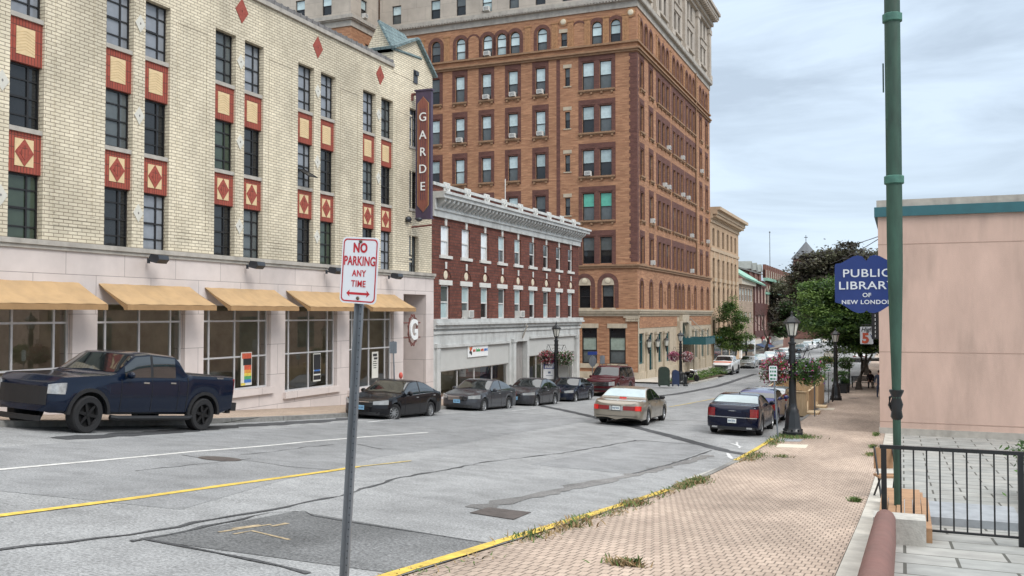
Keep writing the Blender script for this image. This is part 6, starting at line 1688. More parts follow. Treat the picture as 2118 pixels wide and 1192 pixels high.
s1 = make_car('parked_car', 'silver sedan facing up the street directly behind the orange bonneted pickup', c, 'silver_paint', FARROW, bars=3, gframe=True, grille=(.5, .52, .68), head=(.55, .95, .62, .74), fgl='car_glass', plate_f='plate_white'); far(s1, 1549)
c = sedan(4.6, 1.78, 1.46)
s2 = make_car('parked_car', 'white sedan', c, 'white_paint_car', FARROW, fgl='car_glass_lit', rgl='car_glass')
def variant(src, px, label, paint, x=-17.6, hd=-pi/2, group=FARROW):
    n = copy_tree(src); n['label'] = label; n['group'] = group
    b = [o for o in n.children if o.name.startswith('body')][0]
    if paint:
        key = (b.data.name, paint)
        if key not in CACHE:
            me = b.data.copy(); me.materials[0] = MATS[paint]; CACHE[key] = me
        b.data = CACHE[key]
    seat(n, x, Yat(px, 760, x) if isinstance(px, (int, float)) else px[0], hd); return n
s2['label'] = 'small dark windowed grey car half hidden behind the silver sedan'
far(s2, 1573); 
b = [o for o in s2.children if o.name.startswith('body')][0]; b.data.materials[0] = MATS['silver_paint']
variant(s2, 1593, 'white car facing uphill just before the pink red one in the far row', 'white_paint_car')
variant(s2, 1610, 'red car in the far row above the flower basket', 'red_paint')
variant(s2, 1621, 'white car right behind the red one in the far row', 'white_paint_car')
sv = suv(4.6, 1.85, 1.72, hood=1.05, r=.35, gc=.22)
v1 = make_car('parked_suv', 'black crossover just right of the black lamp post in the far row', sv, 'blueblack_paint', FARROW, 'suv', fgl='car_glass_lit', grille=(.45, .6, .8), head=(.6, .95, .72, .86), rgl='car_glass'); seat(v1, -13.2, Yat(1640, 765, -13.2), -pi/2)
v1['label'] = 'dark crossover driving up the street behind the near lamp post'; v1['group'] = None; del v1['group']
variant(s2, 1655, 'silver car at the bend of the far row, right of the lamp post', 'silver_paint', -17.2)
variant(s2, 1663, 'dark car squeezed between pale ones in the far row', 'grey_paint', -17.2)
variant(v1, 1671, 'white crossover near the far end of the parked row', 'white_paint_car', -17.2)
variant(s2, 1680, 'white sedan near the far end of the parked row', 'white_paint_car', -17.0)
variant(s2, 1686, 'dark grey car second from the far end of the parked row', 'grey_paint', -17.0)
variant(v1, 1691, 'last crossover at the far end of the parked row', 'silver_paint', -17.0)
p = onG(1720, 752)
variant(v1, 1720, 'tan crossover driving away beyond the second lamp post', 'tan_paint', p.x, pi/2, 'traffic far down the street'); 
variant(s2, ((onG(1752, 748).y),), 'white sedan parked behind the tree trunk on the right', 'white_paint_car', -5.6, pi/2, 'traffic far down the street')
# ---------------------------------------------------------------- trees and planting
def leafmat(name, col, amt=.35, sub_=.0):
    m = M(name, col, .55, amt=amt, scale=1.3, spec=.35)
    b = m.node_tree.nodes['Principled BSDF']
    t = m.node_tree; L = t.links.new
    # thin leaves let some light through
    tl = t.nodes.new('ShaderNodeBsdfTranslucent'); tl.inputs[0].default_value = c4(col, 1.6)
    mx_ = t.nodes.new('ShaderNodeMixShader'); mx_.inputs[0].default_value = .3
    L(b.outputs[0], mx_.inputs[1]); L(tl.outputs[0], mx_.inputs[2]); L(mx_.outputs[0], t.nodes['Material Output'].inputs[0])
leafmat('leaf_green', (.075, .135, .032)); leafmat('leaf_light', (.14, .215, .055)); leafmat('leaf_dark', (.034, .068, .022))
leafmat('leaf_copper', (.085, .08, .052)); leafmat('leaf_copper_light', (.125, .13, .08)); leafmat('leaf_copper_dark', (.036, .032, .026))
leafmat('shrub_green', (.075, .155, .035)); leafmat('shrub_dark', (.04, .09, .022))
M('bark', (.075, .062, .05), .95, amt=.3, scale=7, bump=.6)
M('petal_magenta', (.38, .03, .14), .6, amt=.25, scale=30); M('petal_white', (.68, .64, .62), .6, amt=.1, scale=30); M('petal_red', (.50, .03, .03), .6, amt=.2, scale=30); M('petal_yellow', (.60, .42, .05), .6, amt=.2, scale=30)
M('petal_violet', (.20, .12, .26), .6, amt=.2, scale=30); M('petal_pink', (.62, .30, .36), .6, amt=.2, scale=30); M('petal_deep', (.22, .015, .045), .6, amt=.2, scale=30)
M('lamp_black', (.012, .014, .016), .42, .2, amt=.2, coat=.3); M('basket_fibre', (.06, .05, .035), .95, amt=.3, scale=9)
def leaves(mb, r, c, R, n, size, nm=3, clump=28, ccl=.28, flat=.55, weights=None):
    """leaf sized faces in clumps all through an ellipsoid"""
    cl = []
    while len(cl) < clump:
        v = Vector((r.uniform(-1, 1), r.uniform(-1, 1), r.uniform(-1, 1)))
        if .25 < v.length < 1: cl.append((v, r.uniform(.6, 1.25), r.choice(weights or list(range(nm)))))
    for _ in range(n):
        v, s, mi = r.choice(cl)
        p = v + Vector((r.gauss(0, ccl * s), r.gauss(0, ccl * s), r.gauss(0, ccl * s * flat)))
        p = Vector((c[0] + p.x * R[0], c[1] + p.y * R[1], c[2] + p.z * R[2]))
        a = Vector((r.gauss(0, 1), r.gauss(0, 1), r.gauss(0, .5))).normalized(); b = a.cross(Vector((r.gauss(0, .6), r.gauss(0, .6), 1))).normalized()
        k = size * r.uniform(.6, 1.3)
        mb.add([p - a*k, p + b*k*.5, p + a*k, p - b*k*.5], [(0, 1, 2, 3)], mi if r.random() < .7 else r.randrange(nm))
    return mb
def limb(mb, p, d, l, r0, depth, r, spread=.6):
    pts = [p]; q = p.copy(); dd = d.copy()
    for i in range(4):
        dd = (dd + Vector((r.gauss(0, .12), r.gauss(0, .12), r.gauss(0, .06)))).normalized(); q = q + dd * (l / 4); pts.append(q.copy())
    mb.tube(pts, r0, 7 if depth > 1 else 5, 0, r0 * .55)
    if depth:
        for k in range(3):
            a = r.uniform(0, 2*pi); nd = (dd + Vector((cos(a) * spread, sin(a) * spread, r.uniform(-.05, .35)))).normalized()
            limb(mb, pts[-1 - (k == 2)], nd, l * .68, r0 * .52, depth - 1, r, spread)
def tree(label, x, y, th, tr, blobs, n, size, mats, seed, depth=3, lean=(0, 0, 1), group='street trees', spread=.6, ll=None):
    r = random.Random(seed); z = gz(x, y) + .1
    t = thing('street_tree', label, 'tree', (x, y, z), group=group)
    mb = MB(); limb(mb, Vector((0, 0, -.2)), Vector(lean).normalized(), th, tr, depth, r, spread); mb.lathe([(tr*1.7, -.15), (tr*1.15, .25), (tr, .6)], 9)
    obj('trunk', mb, t, mats='bark', smooth=60)
    mb = MB(); tot = sum(b[1][0]*b[1][1]*b[1][2] for b in blobs)
    for c, R in blobs:
        leaves(mb, r, c, R, int(n * R[0]*R[1]*R[2] / tot), size, len(mats), clump=max(10, int(R[0] * 8)))
    obj('crown', mb, t, mats=mats)
    return t
GREEN = ['leaf_green', 'leaf_light', 'leaf_dark']; COP = ['leaf_copper', 'leaf_copper_dark', 'leaf_copper_light']
# green street tree by the bench (crown is given relative to the trunk foot)
bp_ = onG(1776, 806, .13); k = bp_.length / 1000
def rel(px, py, base, dy=0): d = atY(px, py, base.y + dy); return (d.x - base.x, dy, d.z - gz(base.x, base.y) - .1)
tb0 = bp_
def blob(px, py, rx, rz, base, dy=0, ry=None):
    c = rel(px, py, base, dy); s = (base.y + dy) / 1930 / .95
    return (c, (rx * s, ry if ry else rx * s, rz * s))
tree('broad green street tree beside the bench behind the second lamp post', tb0.x, tb0.y, 2.2, .20, [blob(1690, 640, 50, 40, tb0, .5), blob(1765, 684, 50, 24, tb0, -.5), blob(1698, 664, 42, 20, tb0, -1.5), blob(1800, 640, 55, 45, tb0, 1), blob(1730, 610, 50, 40, tb0, 1), blob(1680, 600, 28, 18, tb0, .5), blob(1810, 710, 35, 20, tb0, 0), blob(1778, 714, 48, 18, tb0, .5), blob(1765, 700, 50, 18, tb0, 1.5), blob(1735, 690, 40, 14, tb0, .5), blob(1760, 655, 60, 45, tb0, 1.2)], 60000, .12, GREEN, 3)
yb = tb0.y + 34; bx = atX(1745, 690, -3.4); cb = Vector((-3.4, bx.y if 90 < bx.y < 130 else 105, 0))
tree('dark copper leaved tree showing above the blue library sign', cb.x, cb.y, 5.0, .3, [blob(1745, 540, 62, 34, cb, 0), blob(1700, 560, 50, 40, cb, -1), blob(1800, 545, 45, 30, cb, 1), blob(1670, 600, 35, 40, cb, -2), blob(1790, 600, 60, 40, cb, 2)], 30000, .2, COP, 5, depth=2, group='copper leaved trees')
cb2 = Vector((-18.5, 176, 0))
tree('tall copper leaved tree in front of the church spire', cb2.x, cb2.y, 6, .4, [blob(1676, 588, 30, 24, cb2), blob(1640, 618, 40, 44, cb2, 2), blob(1620, 650, 26, 28, cb2, -3), blob(1660, 650, 40, 30, cb2, 3), blob(1690, 600, 40, 40, cb2, 4)], 34000, .3, COP, 6, depth=2, group='copper leaved trees')
cb3 = Vector((-19.5, 147, 0))
tree('low dark tree overhanging the far brick hall shops', cb3.x, cb3.y, 4, .25, [blob(1610, 680, 20, 17, cb3), blob(1625, 648, 20, 26, cb3, 2)], 9000, .28, ['leaf_copper', 'leaf_copper_dark', 'leaf_dark'], 8, group='copper leaved trees')
ct_ = Vector((-19.6, Yat(1521, 735, -19.6), 0))
tree('slim young green tree in front of the beige office block', ct_.x, ct_.y, 2.8, .13, [blob(1516, 658, 26, 32, ct_), blob(1502, 695, 26, 24, ct_, -.5), blob(1530, 692, 24, 28, ct_, .5), blob(1514, 634, 17, 17, ct_), blob(1516, 712, 28, 16, ct_)], 15000, .12, GREEN, 9, spread=.45)
# a mass of trees closing the street far away
r = random.Random(21); mb = MB()
for i in range(26):
    x = -34 + i * 3.4 + r.uniform(-1.5, 1.5); y = 330 + r.uniform(0, 30)
    leaves(mb, r, (x, y, gz(x, y) + 5 + r.uniform(-1, 1.5)), (4.2, 4.2, 5.5), 420, .55, 3, 14)
tag(obj('distant_woods', mb, None, mats=['leaf_dark', 'leaf_copper', 'leaf_green']), 'dark mass of far trees closing the end of the street', 'woods', kind='stuff')

# ---------------------------------------------------------------- lamp posts and flower baskets
def lamp_parts(t):
    def post():
        mb = MB().lathe([(.37, 0), (.37, .16), (.33, .2), (.29, .34), (.245, .75), (.22, .82), (.225, .9), (.17, 1.0), (.15, 1.1), (.145, 1.16)], 8, a0=pi/8)
        mb.lathe([(.135, 1.15), (.125, 2.2), (.11, 3.25), (.14, 3.27), (.14, 3.33), (.09, 3.36), (.08, 3.5), (.13, 3.56)], 14)
        for k in range(8): a = 2*pi*k/8; mb.box(.31*cos(a) - .03, .31*cos(a) + .03, .31*sin(a) - .03, .31*sin(a) + .03, .2, .26)
        return mb
    def arms():
        mb = MB()
        for sg in (-1, 1):
            P = [(sg*.06, 0, 2.62), (sg*.2, 0, 2.6), (sg*.34, 0, 2.72), (sg*.44, 0, 2.98), (sg*.5, 0, 3.06), (sg*.58, 0, 3.04)]
            mb.tube(P, .017, 6); mb.tube([(sg*.05, 0, 3.05), (sg*.58, 0, 3.05)], .012, 6)
            mb.tube([(sg*(.17 + .085*cos(a)), 0, 2.78 + .085*sin(a)) for a in [2*pi*k/12 for k in range(11)]], .012, 5)
        mb.lathe([(.15, 2.56), (.15, 2.66)], 10).lathe([(.14, 3.0), (.14, 3.1)], 10)
        return mb
    def lan():
        mb = MB()
        for k in range(6):
            a = 2*pi*k/6; mb.tube([(.135*cos(a), .135*sin(a), 3.56), (.235*cos(a), .235*sin(a), 4.02)], .016, 5)
        mb.lathe([(.15, 3.54), (.15, 3.58)], 6).lathe([(.25, 4.0), (.30, 4.02), (.30, 4.06), (.17, 4.19), (.06, 4.26), (.035, 4.33), (.05, 4.37), (.01, 4.46)], 6)
        return mb
    obj('post', cm('lpost', post, 'post', 'lamp_black', 40), t); obj('arms', cm('larms', arms, 'arms', 'lamp_black', 40), t)
    l = obj('lantern', cm('llan', lan, 'lantern', 'lamp_black', 30), t)
    obj('glazing', cm('lgl', lambda: MB().lathe([(.125, 3.58), (.22, 4.0)], 6), 'glazing', 'glass_lamp'), l)
def lamp(label, p, rz=0.0):
    t = thing('street_lamp', label, 'street lamp', (p.x, p.y, gz(p.x, p.y) + .13), rz, 'black lantern street lamps'); lamp_parts(t); return t
def basket(label, lamp_o, sg, mats, wts, seed, R=.52, H=.40):
    r = random.Random(seed); sd_ = seed; p = lamp_o.location; a = lamp_o.rotation_euler.z
    t = thing('flower_basket', label, 'flower basket', (p.x + sg*.58*cos(a), p.y + sg*.58*sin(a), p.z + 3.0), a, 'hanging flower baskets')
    obj('basket', MB().lathe([(.08, -.98), (.22, -.9), (.30, -.72)], 12), t, mats='basket_fibre')
    mb = MB()
    for k in range(3): b = 2*pi*k/3; mb.tube([(.28*cos(b), .28*sin(b), -.72), (0, 0, 0)], .006, 4)
    obj('chain', mb, t, mats='lamp_black')
    mb = MB()
    for _ in range(3600):
        v = Vector((r.gauss(0, 1), r.gauss(0, 1), r.gauss(0, 1))).normalized() * r.uniform(.35, 1.0) * (1 + .12*sin(5*r.random()))
        pz = -.66 + v.z * H - (.18 if v.z < 0 else 0) * r.random()
        q = Vector((v.x * R, v.y * R, pz)); ax = Vector((r.gauss(0, 1), r.gauss(0, 1), r.gauss(0, 1))).normalized(); bx_ = ax.cross(Vector((r.gauss(0, 1), 0, 1))).normalized(); k = r.uniform(.024, .055)
        mb.add([q - ax*k, q + bx_*k*.7, q + ax*k, q - bx_*k*.7], [(0, 1, 2, 3)], wts[int(abs(sin(v.x*7.3 + sd_*1.7) + cos(v.y*6.1 + v.z*5.7 + sd_))*4.7 + r.uniform(0, 2.2)) % len(wts)])
    obj('blossoms', mb, t, mats=mats); return t
FM = ['shrub_dark', 'shrub_green', 'petal_magenta', 'petal_white', 'petal_red', 'petal_yellow', 'petal_violet', 'petal_pink', 'petal_deep']
lp1 = lamp('tall black lantern lamp post on the brick sidewalk beside the midnight blue sedan', onG(1640, 902, .13))
lp2 = lamp('black lantern lamp post by the wooden deck, in front of the green tree', onG(1729, 828, .13))
lp3 = lamp('black lantern lamp post with a blue banner before the brown brick block', Vector((-19.1, Yat(1150.5, 650, -19.1), 0)))
p4 = onG(1408, 795, .13); lp4 = lamp('black lantern lamp post at the corner bed in front of the hotel', p4)
lp5 = lamp('distant black lamp post by the tan gabled shop', Vector((-19.0, Yat(1543.5, 740, -19.0), 0)))
for l_, s_, lab, w, R_, H_, sd in (
        (lp1, -1, 'basket of magenta, white and yellow flowers left of the nearest lamp post', [0, 1, 0, 2, 2, 1, 2, 3, 8, 1, 4, 3, 5], .58, .46, 1), (lp1, 1, 'leafy basket with violet flowers right of the nearest lamp post', [0, 0, 0, 0, 1, 1, 1, 1, 6, 2], .62, .44, 2),
        (lp2, -1, 'green leafy basket left of the second lamp post', [0, 0, 1, 1, 1, 3, 5], .5, .36, 3), (lp2, 1, 'green leafy basket right of the second lamp post', [0, 0, 0, 1, 1, 3], .5, .34, 4),
        (lp3, -1, 'dark red and pink flower basket left of the banner lamp post', [0, 0, 8, 8, 7, 3, 4], .52, .38, 5), (lp3, 1, 'green and white flower basket right of the banner lamp post', [0, 1, 0, 1, 3, 3, 2], .52, .38, 6),
        (lp4, -1, 'pink and white flower basket left of the hotel corner lamp post', [0, 2, 2, 7, 3, 8], .5, .36, 7), (lp4, 1, 'white and crimson flower basket right of the hotel corner lamp post', [0, 3, 3, 4, 2, 8], .5, .36, 8),
        (lp5, -1, 'dim flower basket left of the distant lamp post', [0, 0, 8, 1], .5, .34, 9), (lp5, 1, 'dim leafy basket right of the distant lamp post', [0, 0, 1, 2], .5, .34, 10)):
    basket(lab, l_, s_, FM, w, sd, R_, H_)
# banner under the left lamp
M('banner_blue', (.015, .03, .20), .7, amt=.06); M('banner_white', (.66, .67, .68), .7, amt=.05); M('banner_slate', (.10, .13, .20), .7, amt=.1); M('banner_pale', (.05, .16, .42), .7)
pb = lp3.location
bn = thing('lamp_banner', 'blue and white banner reading WORK INVEST hung on the lamp post', 'banner', (pb.x - .44, pb.y - .02, pb.z + 1.0), PHI)
obj('banner_cloth', MB().box(-.36, .36, -.01, .01, 0, 1.55, 0).box(-.34, .34, -.014, -.0101, .62, 1.18, 1).box(-.34, .34, -.014, -.0101, 1.22, 1.53, 2).box(-.08, .08, -.014, -.0101, .34, .46, 2).box(-.2, .2, -.014, -.0101, .2, .23, 2), bn, mats=['banner_white', 'banner_blue', 'banner_slate'])
for s_, z, sz, mt in (('LIVE', 1.08, .20, 'banner_pale'), ('WORK', .91, .21, 'letter_white'), ('INVEST', .73, .20, 'letter_white')):
    obj('lettering', text(s_, sz, .002, bold=.006 if s_ != 'INVEST' else .012, sx=.92 if s_ != 'INVEST' else .84).tf(Matrix.Translation((0, -.018, z))), bn, mats=mt)
obj('banner_arm', MB().tube([(-.36, 0, 1.56), (.5, 0, 1.56)], .014, 6).tube([(-.36, 0, -.01), (.5, 0, -.01)], .014, 6), bn, mats='lamp_black')
# planted bed at the hotel corner
bed_ = [onG(1405, 797, .13), onG(1500, 786, .13)]
r = random.Random(31); mb = MB(); xx0, xx1 = -17.6, -16.95
ya2, yb2 = Yat(1424, 795, -17.0), Yat(1500, 785, -17.0)
n = 1800
mbd = MB()
for j in range(7): pass
struct('planting_bed', sheet([-18.9, -17.8, -16.85], seq(ya2 - 1.4, yb2, 1.0), .145), 'mulch')
sb = thing('shrub', 'low spreading green shrub filling the corner bed before the hotel', 'shrub', (-17.8, (ya2 + yb2) / 2, gz(-17.8, (ya2 + yb2) / 2) + .13))
for i in range(9):
    f = i / 8; y = (ya2 + .3 - (ya2 + yb2) / 2) + (yb2 - ya2 - .6) * f
    leaves(mb, r, (r.uniform(-.4, .2), y, .28), (.9, .8, .34), 420, .075, 3, 14)
obj('foliage', mb, sb, mats=['shrub_green', 'shrub_dark', 'leaf_light']); 
obj('stem', MB().tube([(0, 0, 0), (.05, .05, .4)], .03, 5), sb, mats='bark')
# ---------------------------------------------------------------- signs and street furniture
M('sign_white', (.66, .70, .74), .35, amt=.04, scale=3, grime=.10); M('sign_red_ink', (.42, .012, .022), .45, amt=.22, scale=16); M('sign_red_dark', (.30, .012, .025), .5, amt=.1)
M('galvanised', (.20, .225, .25), .45, .6, amt=.28, scale=9, stretch=(1, 1, .12)); M('galvanised_dark', (.05, .06, .07), .5, .4, amt=.2, scale=9)
M('bolt', (.10, .07, .05), .5, .6, amt=.3, scale=20); M('blue_sign', (.012, .035, .17), .45, amt=.10, scale=3, grime=.15); M('blue_edge', (.01, .02, .08), .5)
M('green_ink', (.03, .17, .10), .6, amt=.1); M('wood_new', (.56, .415, .25), .75, amt=.14, scale=4, stretch=(8, 8, 1), grime=.1); M('wood_rail', (.64, .49, .30), .75, amt=.10, scale=4)
M('wood_old', (.34, .20, .11), .8, amt=.3, scale=3, stretch=(1, 6, 1)); M('red_stone', (.175, .085, .07), .75, amt=.13, scale=4, bump=.25, grime=.2)
M('mail_green', (.02, .035, .025), .5, amt=.2); M('mail_blue', (.015, .03, .08), .5, amt=.2); M('bin_blue', (.015, .022, .04), .5, amt=.2); M('post_green', (.028, .072, .050), .55, amt=.4, scale=5, stretch=(1, 1, .25), grime=.3); M('post_green_light', (.055, .155, .12), .6, amt=.3, scale=8)
M('hood_red', (.55, .10, .075), .7, amt=.1); M('skin', (.42, .25, .18), .6, amt=.06); M('cloth_dark', (.02, .012, .016), .9, amt=.2); M('cloth_blue', (.04, .05, .08), .9, amt=.2); M('hair', (.04, .025, .018), .8)
def rrect(w, h, r, n=5):
    P = []
    for cx_, cz_, a0 in ((w/2 - r, h/2 - r, 0), (-w/2 + r, h/2 - r, pi/2), (-w/2 + r, -h/2 + r, pi), (w/2 - r, -h/2 + r, 1.5*pi)):
        P += [(cx_ + r*cos(a0 + pi/2*k/n), cz_ + r*sin(a0 + pi/2*k/n)) for k in range(n + 1)]
    return P
def ring(P, Q, y0, y1, mb, m=0):
    n = len(P)
    for i in range(n):
        j = (i + 1) % n
        mb.add([(P[i][0], y0, P[i][1]), (P[j][0], y0, P[j][1]), (Q[j][0], y0, Q[j][1]), (Q[i][0], y0, Q[i][1])], [(0, 1, 2, 3)], m)
    return mb
# NO PARKING sign close to the camera
SDp = 6.45
cS = ray(748, 560) * SDp; top_ = ray(750, 502) * SDp; low_ = ray(712, 1187) * (SDp + .02)
ax_z = (top_ - low_).normalized()
ax_x = (_R * cos(radians(26)) - _H * sin(radians(26))); ax_x = (ax_x - ax_z * ax_x.dot(ax_z)).normalized(); ax_y = ax_z.cross(ax_x)
p = low_.copy()
while p.z > gz(p.x, p.y) + .10: p = p - ax_z * .01
m4 = Matrix((ax_x, ax_y, ax_z)).transposed().to_4x4(); m4.translation = p
np_ = thing('parking_sign', 'white NO PARKING ANY TIME sign with red letters on a leaning steel post', 'sign', p)
np_.rotation_euler = m4.to_euler()
hS = (cS - p).dot(ax_z); Wn, Hn = .305, .457
mb = MB().prism(rrect(Wn, Hn, .035), 0, .004); ring(rrect(Wn - .022, Hn - .022, .03), rrect(Wn - .040, Hn - .040, .024), -.0012, 0, mb, 1)
T = Matrix.Translation((0, -.022, hS))
obj('sign_board', mb.tf(T), np_, mats=['sign_white', 'sign_red_ink'])
for s_, z, sz, sx_, bo in (('NO', .153, .088, .82, .0035), ('PARKING', .062, .088, .70, .0020), ('ANY', -.022, .062, .86, .0012), ('TIME', -.094, .062, .86, .0012)):
    obj('lettering', text(s_, sz, .0006, sx=sx_, bold=bo, spacing=1.08 if len(s_) < 6 else 1.03).tf(Matrix.Translation((0, -.0235, hS + z))), np_, mats='sign_red_ink')
aw = MB().box(-.075, .075, -.0014, 0, -.008, .008)
for sg in (-1, 1): aw.prism([(sg*.098, 0), (sg*.070, .024), (sg*.076, .0), (sg*.070, -.024)] if sg > 0 else [(sg*.098, 0), (sg*.070, -.024), (sg*.076, 0), (sg*.070, .024)], -.0014, 0)
obj('arrow', aw.tf(Matrix.Translation((0, -.022, hS - .160))), np_, mats='sign_red_ink')
for z in (.2, -.192): obj('bolt', MB().lathe([(.012, 0), (.013, .004), (.008, .012)], 12).tf(Matrix.Rotation(pi/2, 4, 'X')).tf(Matrix.Translation((.002, -.023, hS + z))), np_, mats='bolt', smooth=40)
pm = MB(); U_ = [(-.038, -.004), (-.030, -.008), (-.016, .020), (.016, .020), (.030, -.008), (.038, -.004), (.036, .002), (.022, .028), (-.022, .028), (-.036, .002)]
n_ = len(U_); z0, z1 = -.5, hS + .20
pm.add([(x, y, z0) for x, y in U_] + [(x, y, z1) for x, y in U_], [(i, (i + 1) % n_, (i + 1) % n_ + n_, i + n_) for i in range(n_)])
obj('post', pm, np_, mats='galvanised')
hm = MB()
for i in range(int(z1 / .05)): hm.lathe([(.004, 0), (.004, .001)], 6).tf(Matrix.Identity(4)) if False else hm.box(-.004, .004, .0185, .0198, i*.05, i*.05 + .008)
obj('post_holes', hm, np_, mats='galvanised_dark')
# PUBLIC LIBRARY sign hanging from the green post
LD = 14.4
yL = (ray(1792, 590) * LD).y
def L(px, py): return atY(px, py, yL)
cL = L(1792, 588); wl_, hl_ = (L(1858, 588).x - L(1726, 588).x) / 2, (L(1792, 528).z - L(1792, 648).z) / 2
ls = thing('library_sign', 'blue scalloped PUBLIC LIBRARY sign hanging from the green post', 'sign', cL)
Q = [(-1, .62), (-.97, .72), (-.80, .74), (-.62, .84), (-.42, .96), (-.26, 1.0), (-.12, .96), (-.05, .86), (0, .80)]
Q = Q + [(-x, z) for x, z in Q[-2::-1]]
B_ = [(-1, -.62), (-.80, -.68), (-.62, -.80), (-.42, -.94), (-.24, -1.0), (-.08, -.98), (0, -.90)]
Bq = [(-x, z) for x, z in B_]
out_ = Q[::-1] + B_[:1] + B_[1:] + Bq[::-1][1:]
poly = [(x * wl_, z * hl_) for x, z in out_]
obj('sign_board', MB().prism(poly, -.018, .018), ls, mats='blue_sign')
LT = MB()
for s_, py, sz, sx_, sp2 in (('PUBLIC', 566, .172, 1.20, 1.08), ('LIBRARY', 591.5, .172, 1.24, 1.04), ('OF', 611, .088, 1.1, 1.05), ('NEW LONDON', 625.5, .088, 1.12, 1.10)):
    obj('lettering', text(s_, sz, .003, sx=sx_, spacing=sp2, bold=.0015).tf(Matrix.Translation((.005, -.022, L(1792, py).z - cL.z))), ls, mats='sign_white')
xs_ = L(1732, 560).x - cL.x
obj('hanger', MB().tube([(xs_, -.025, -.1), (xs_, -.025, hl_ * 1.25)], .008, 6).tube([(-wl_ * .9, 0, hl_*1.25), (wl_ * 1.02, 0, hl_*1.25)], .012, 6) if False else MB().tube([(wl_*.93, 0, .25*hl_), (wl_*1.08, 0, .25*hl_)], .015, 6).tube([(wl_*.93, 0, -.35*hl_), (wl_*1.08, 0, -.35*hl_)], .015, 6), ls, mats='lamp_black')
# the green post itself
yP = yL - .75
def Pp(px, py): return atY(px, py, yP)
xP = (Pp(1833, 480).x + Pp(1868, 480).x) / 2; rP = (Pp(1868, 480).x - Pp(1833, 480).x) / 2
zB = gz(xP, yP) + .1
gp = thing('green_post', 'tall weathered green post at the edge of the sidewalk holding the library sign', 'post', (xP, yP, zB))
zz = lambda py: Pp(1845, py).z - zB
obj('shaft', MB().lathe([(.05, 0), (.06, zz(830)), (rP * .97, zz(560)), (rP, zz(480)), (rP, zz(-200))], 10, a0=pi/10), gp, mats='post_green', smooth=50)
for py in (373, 38): obj('collar', MB().lathe([(rP*1.05, zz(py + 9)), (rP*1.25, zz(py + 7)), (rP*1.25, zz(py - 7)), (rP*1.05, zz(py - 9))], 10, a0=pi/10), gp, mats='post_green_light', smooth=40)
obj('side_rod', MB().tube([(-rP*1.15, 0, zz(190)), (-rP*1.15, 0, zz(130))], .012, 6), gp, mats='post_green')
sb_ = MB(); P0_ = (Pp(1845, 815).x - xP, 0, zz(815))
sb_.lathe([(.04, zz(872)), (.085, zz(862)), (.07, zz(848)), (.09, zz(836)), (.06, zz(822)), (.10, zz(810)), (.10, zz(806))], 10)
sb_.tube([(-.06, 0, zz(850)), (-.10, 0, zz(838)), (-.09, 0, zz(822)), (-.04, 0, zz(818))], .02, 6)
obj('iron_bracket', sb_, gp, mats='lamp_black', smooth=45)
obj('foot', MB().lathe([(.16, 0), (.16, .1), (.08, .22), (.06, .3)], 12), gp, mats='post_green', smooth=40)
# wires overhead on the right
for i, (a, b, lab) in enumerate((((1700, 520), (1850, 478), 'upper dark overhead cable running from the copper tree to the pink building'), ((1720, 545), (1850, 474), 'steeper dark overhead cable crossing above the library sign'))):
    A = atY(*a, 70); B = atY(*b, PY - .2)
    P = [A.lerp(B, k/10) + Vector((0, 0, -.12*sin(pi*k/10))) for k in range(11)]
    tag(obj('overhead_cable', MB().tube([q - A for q in P], .018, 5), None, A, mats='trim_black'), lab, 'cable')
# wooden parklet deck
dk0 = onG(1672, 864); X1, X0, Y0_, Y1_ = KERB_R - .05, KERB_R - 2.15, dk0.y, Yat(1706, 800, KERB_R)
zd = gz(KERB_R, Y0_); Ld = Y1_ - Y0_
dk = thing('wooden_deck', 'new timber parklet deck with plank walls set on the road by the kerb', 'deck', (X1, Y0_, zd))
dz = lambda y: gz(KERB_R, Y0_ + y) - zd
def planks(x0, x1, y0, y1, z0, z1, ax):
    mb = MB(); n = max(1, int(((x1 - x0) if ax == 'x' else (y1 - y0)) / .14))
    for i in range(n):
        if ax == 'x': a = x0 + (x1 - x0)*i/n; mb.box(a + .004, a + (x1 - x0)/n - .004, y0, y1, z0, z1)
        else: a = y0 + (y1 - y0)*i/n; mb.box(x0, x1, a + .004, a + (y1 - y0)/n - .004, z0 + dz(a), z1 + dz(a)*.4)
    return mb
obj('front_wall', planks(-(X1 - X0), 0, -.02, .02, .05, 1.18, 'x').box(-(X1 - X0) - .04, .04, -.07, .07, 1.18, 1.23, 1).box(-.05, .05, .03, .1, 0, 1.18, 1), dk, mats=['wood_new', 'wood_rail'])
obj('back_wall', planks(-(X1 - X0), 0, Ld - .02, Ld + .02, dz(Ld), 1.35 + dz(Ld)*.2, 'x').box(-(X1 - X0) - .04, .04, Ld - .07, Ld + .07, 1.35 + dz(Ld)*.2, 1.40 + dz(Ld)*.2, 1), dk, mats=['wood_new', 'wood_rail'])
obj('street_wall', planks(-(X1 - X0) - .02, -(X1 - X0) + .02, .1, Ld - .1, .05, 1.15, 'y').box(-(X1 - X0) - .06, -(X1 - X0) + .06, .05, Ld*.45, 1.16, 1.20, 1).box(-(X1 - X0) - .06, -(X1 - X0) + .06, Ld*.45, Ld, 1.2, 1.24, 1), dk, mats=['wood_new', 'wood_rail'])
obj('kerb_wall', planks(-.02, .02, 1.5, Ld*.48, 0, 1.1, 'y').box(-.05, .05, 1.5, Ld*.48, 1.1, 1.15, 1), dk, mats=['wood_new', 'wood_rail'])
obj('kerb_wall', planks(-.02, .02, Ld*.62, Ld - .05, 0, 1.1, 'y').box(-.05, .05, Ld*.62, Ld, 1.1, 1.15, 1), dk, mats=['wood_new', 'wood_rail'])
fl = MB(); vs = []
for i in range(12):
    y = Ld * i / 11; 
    for x in (-(X1 - X0) + .03, -.03): vs.append((x, y, dz(y) + .2))
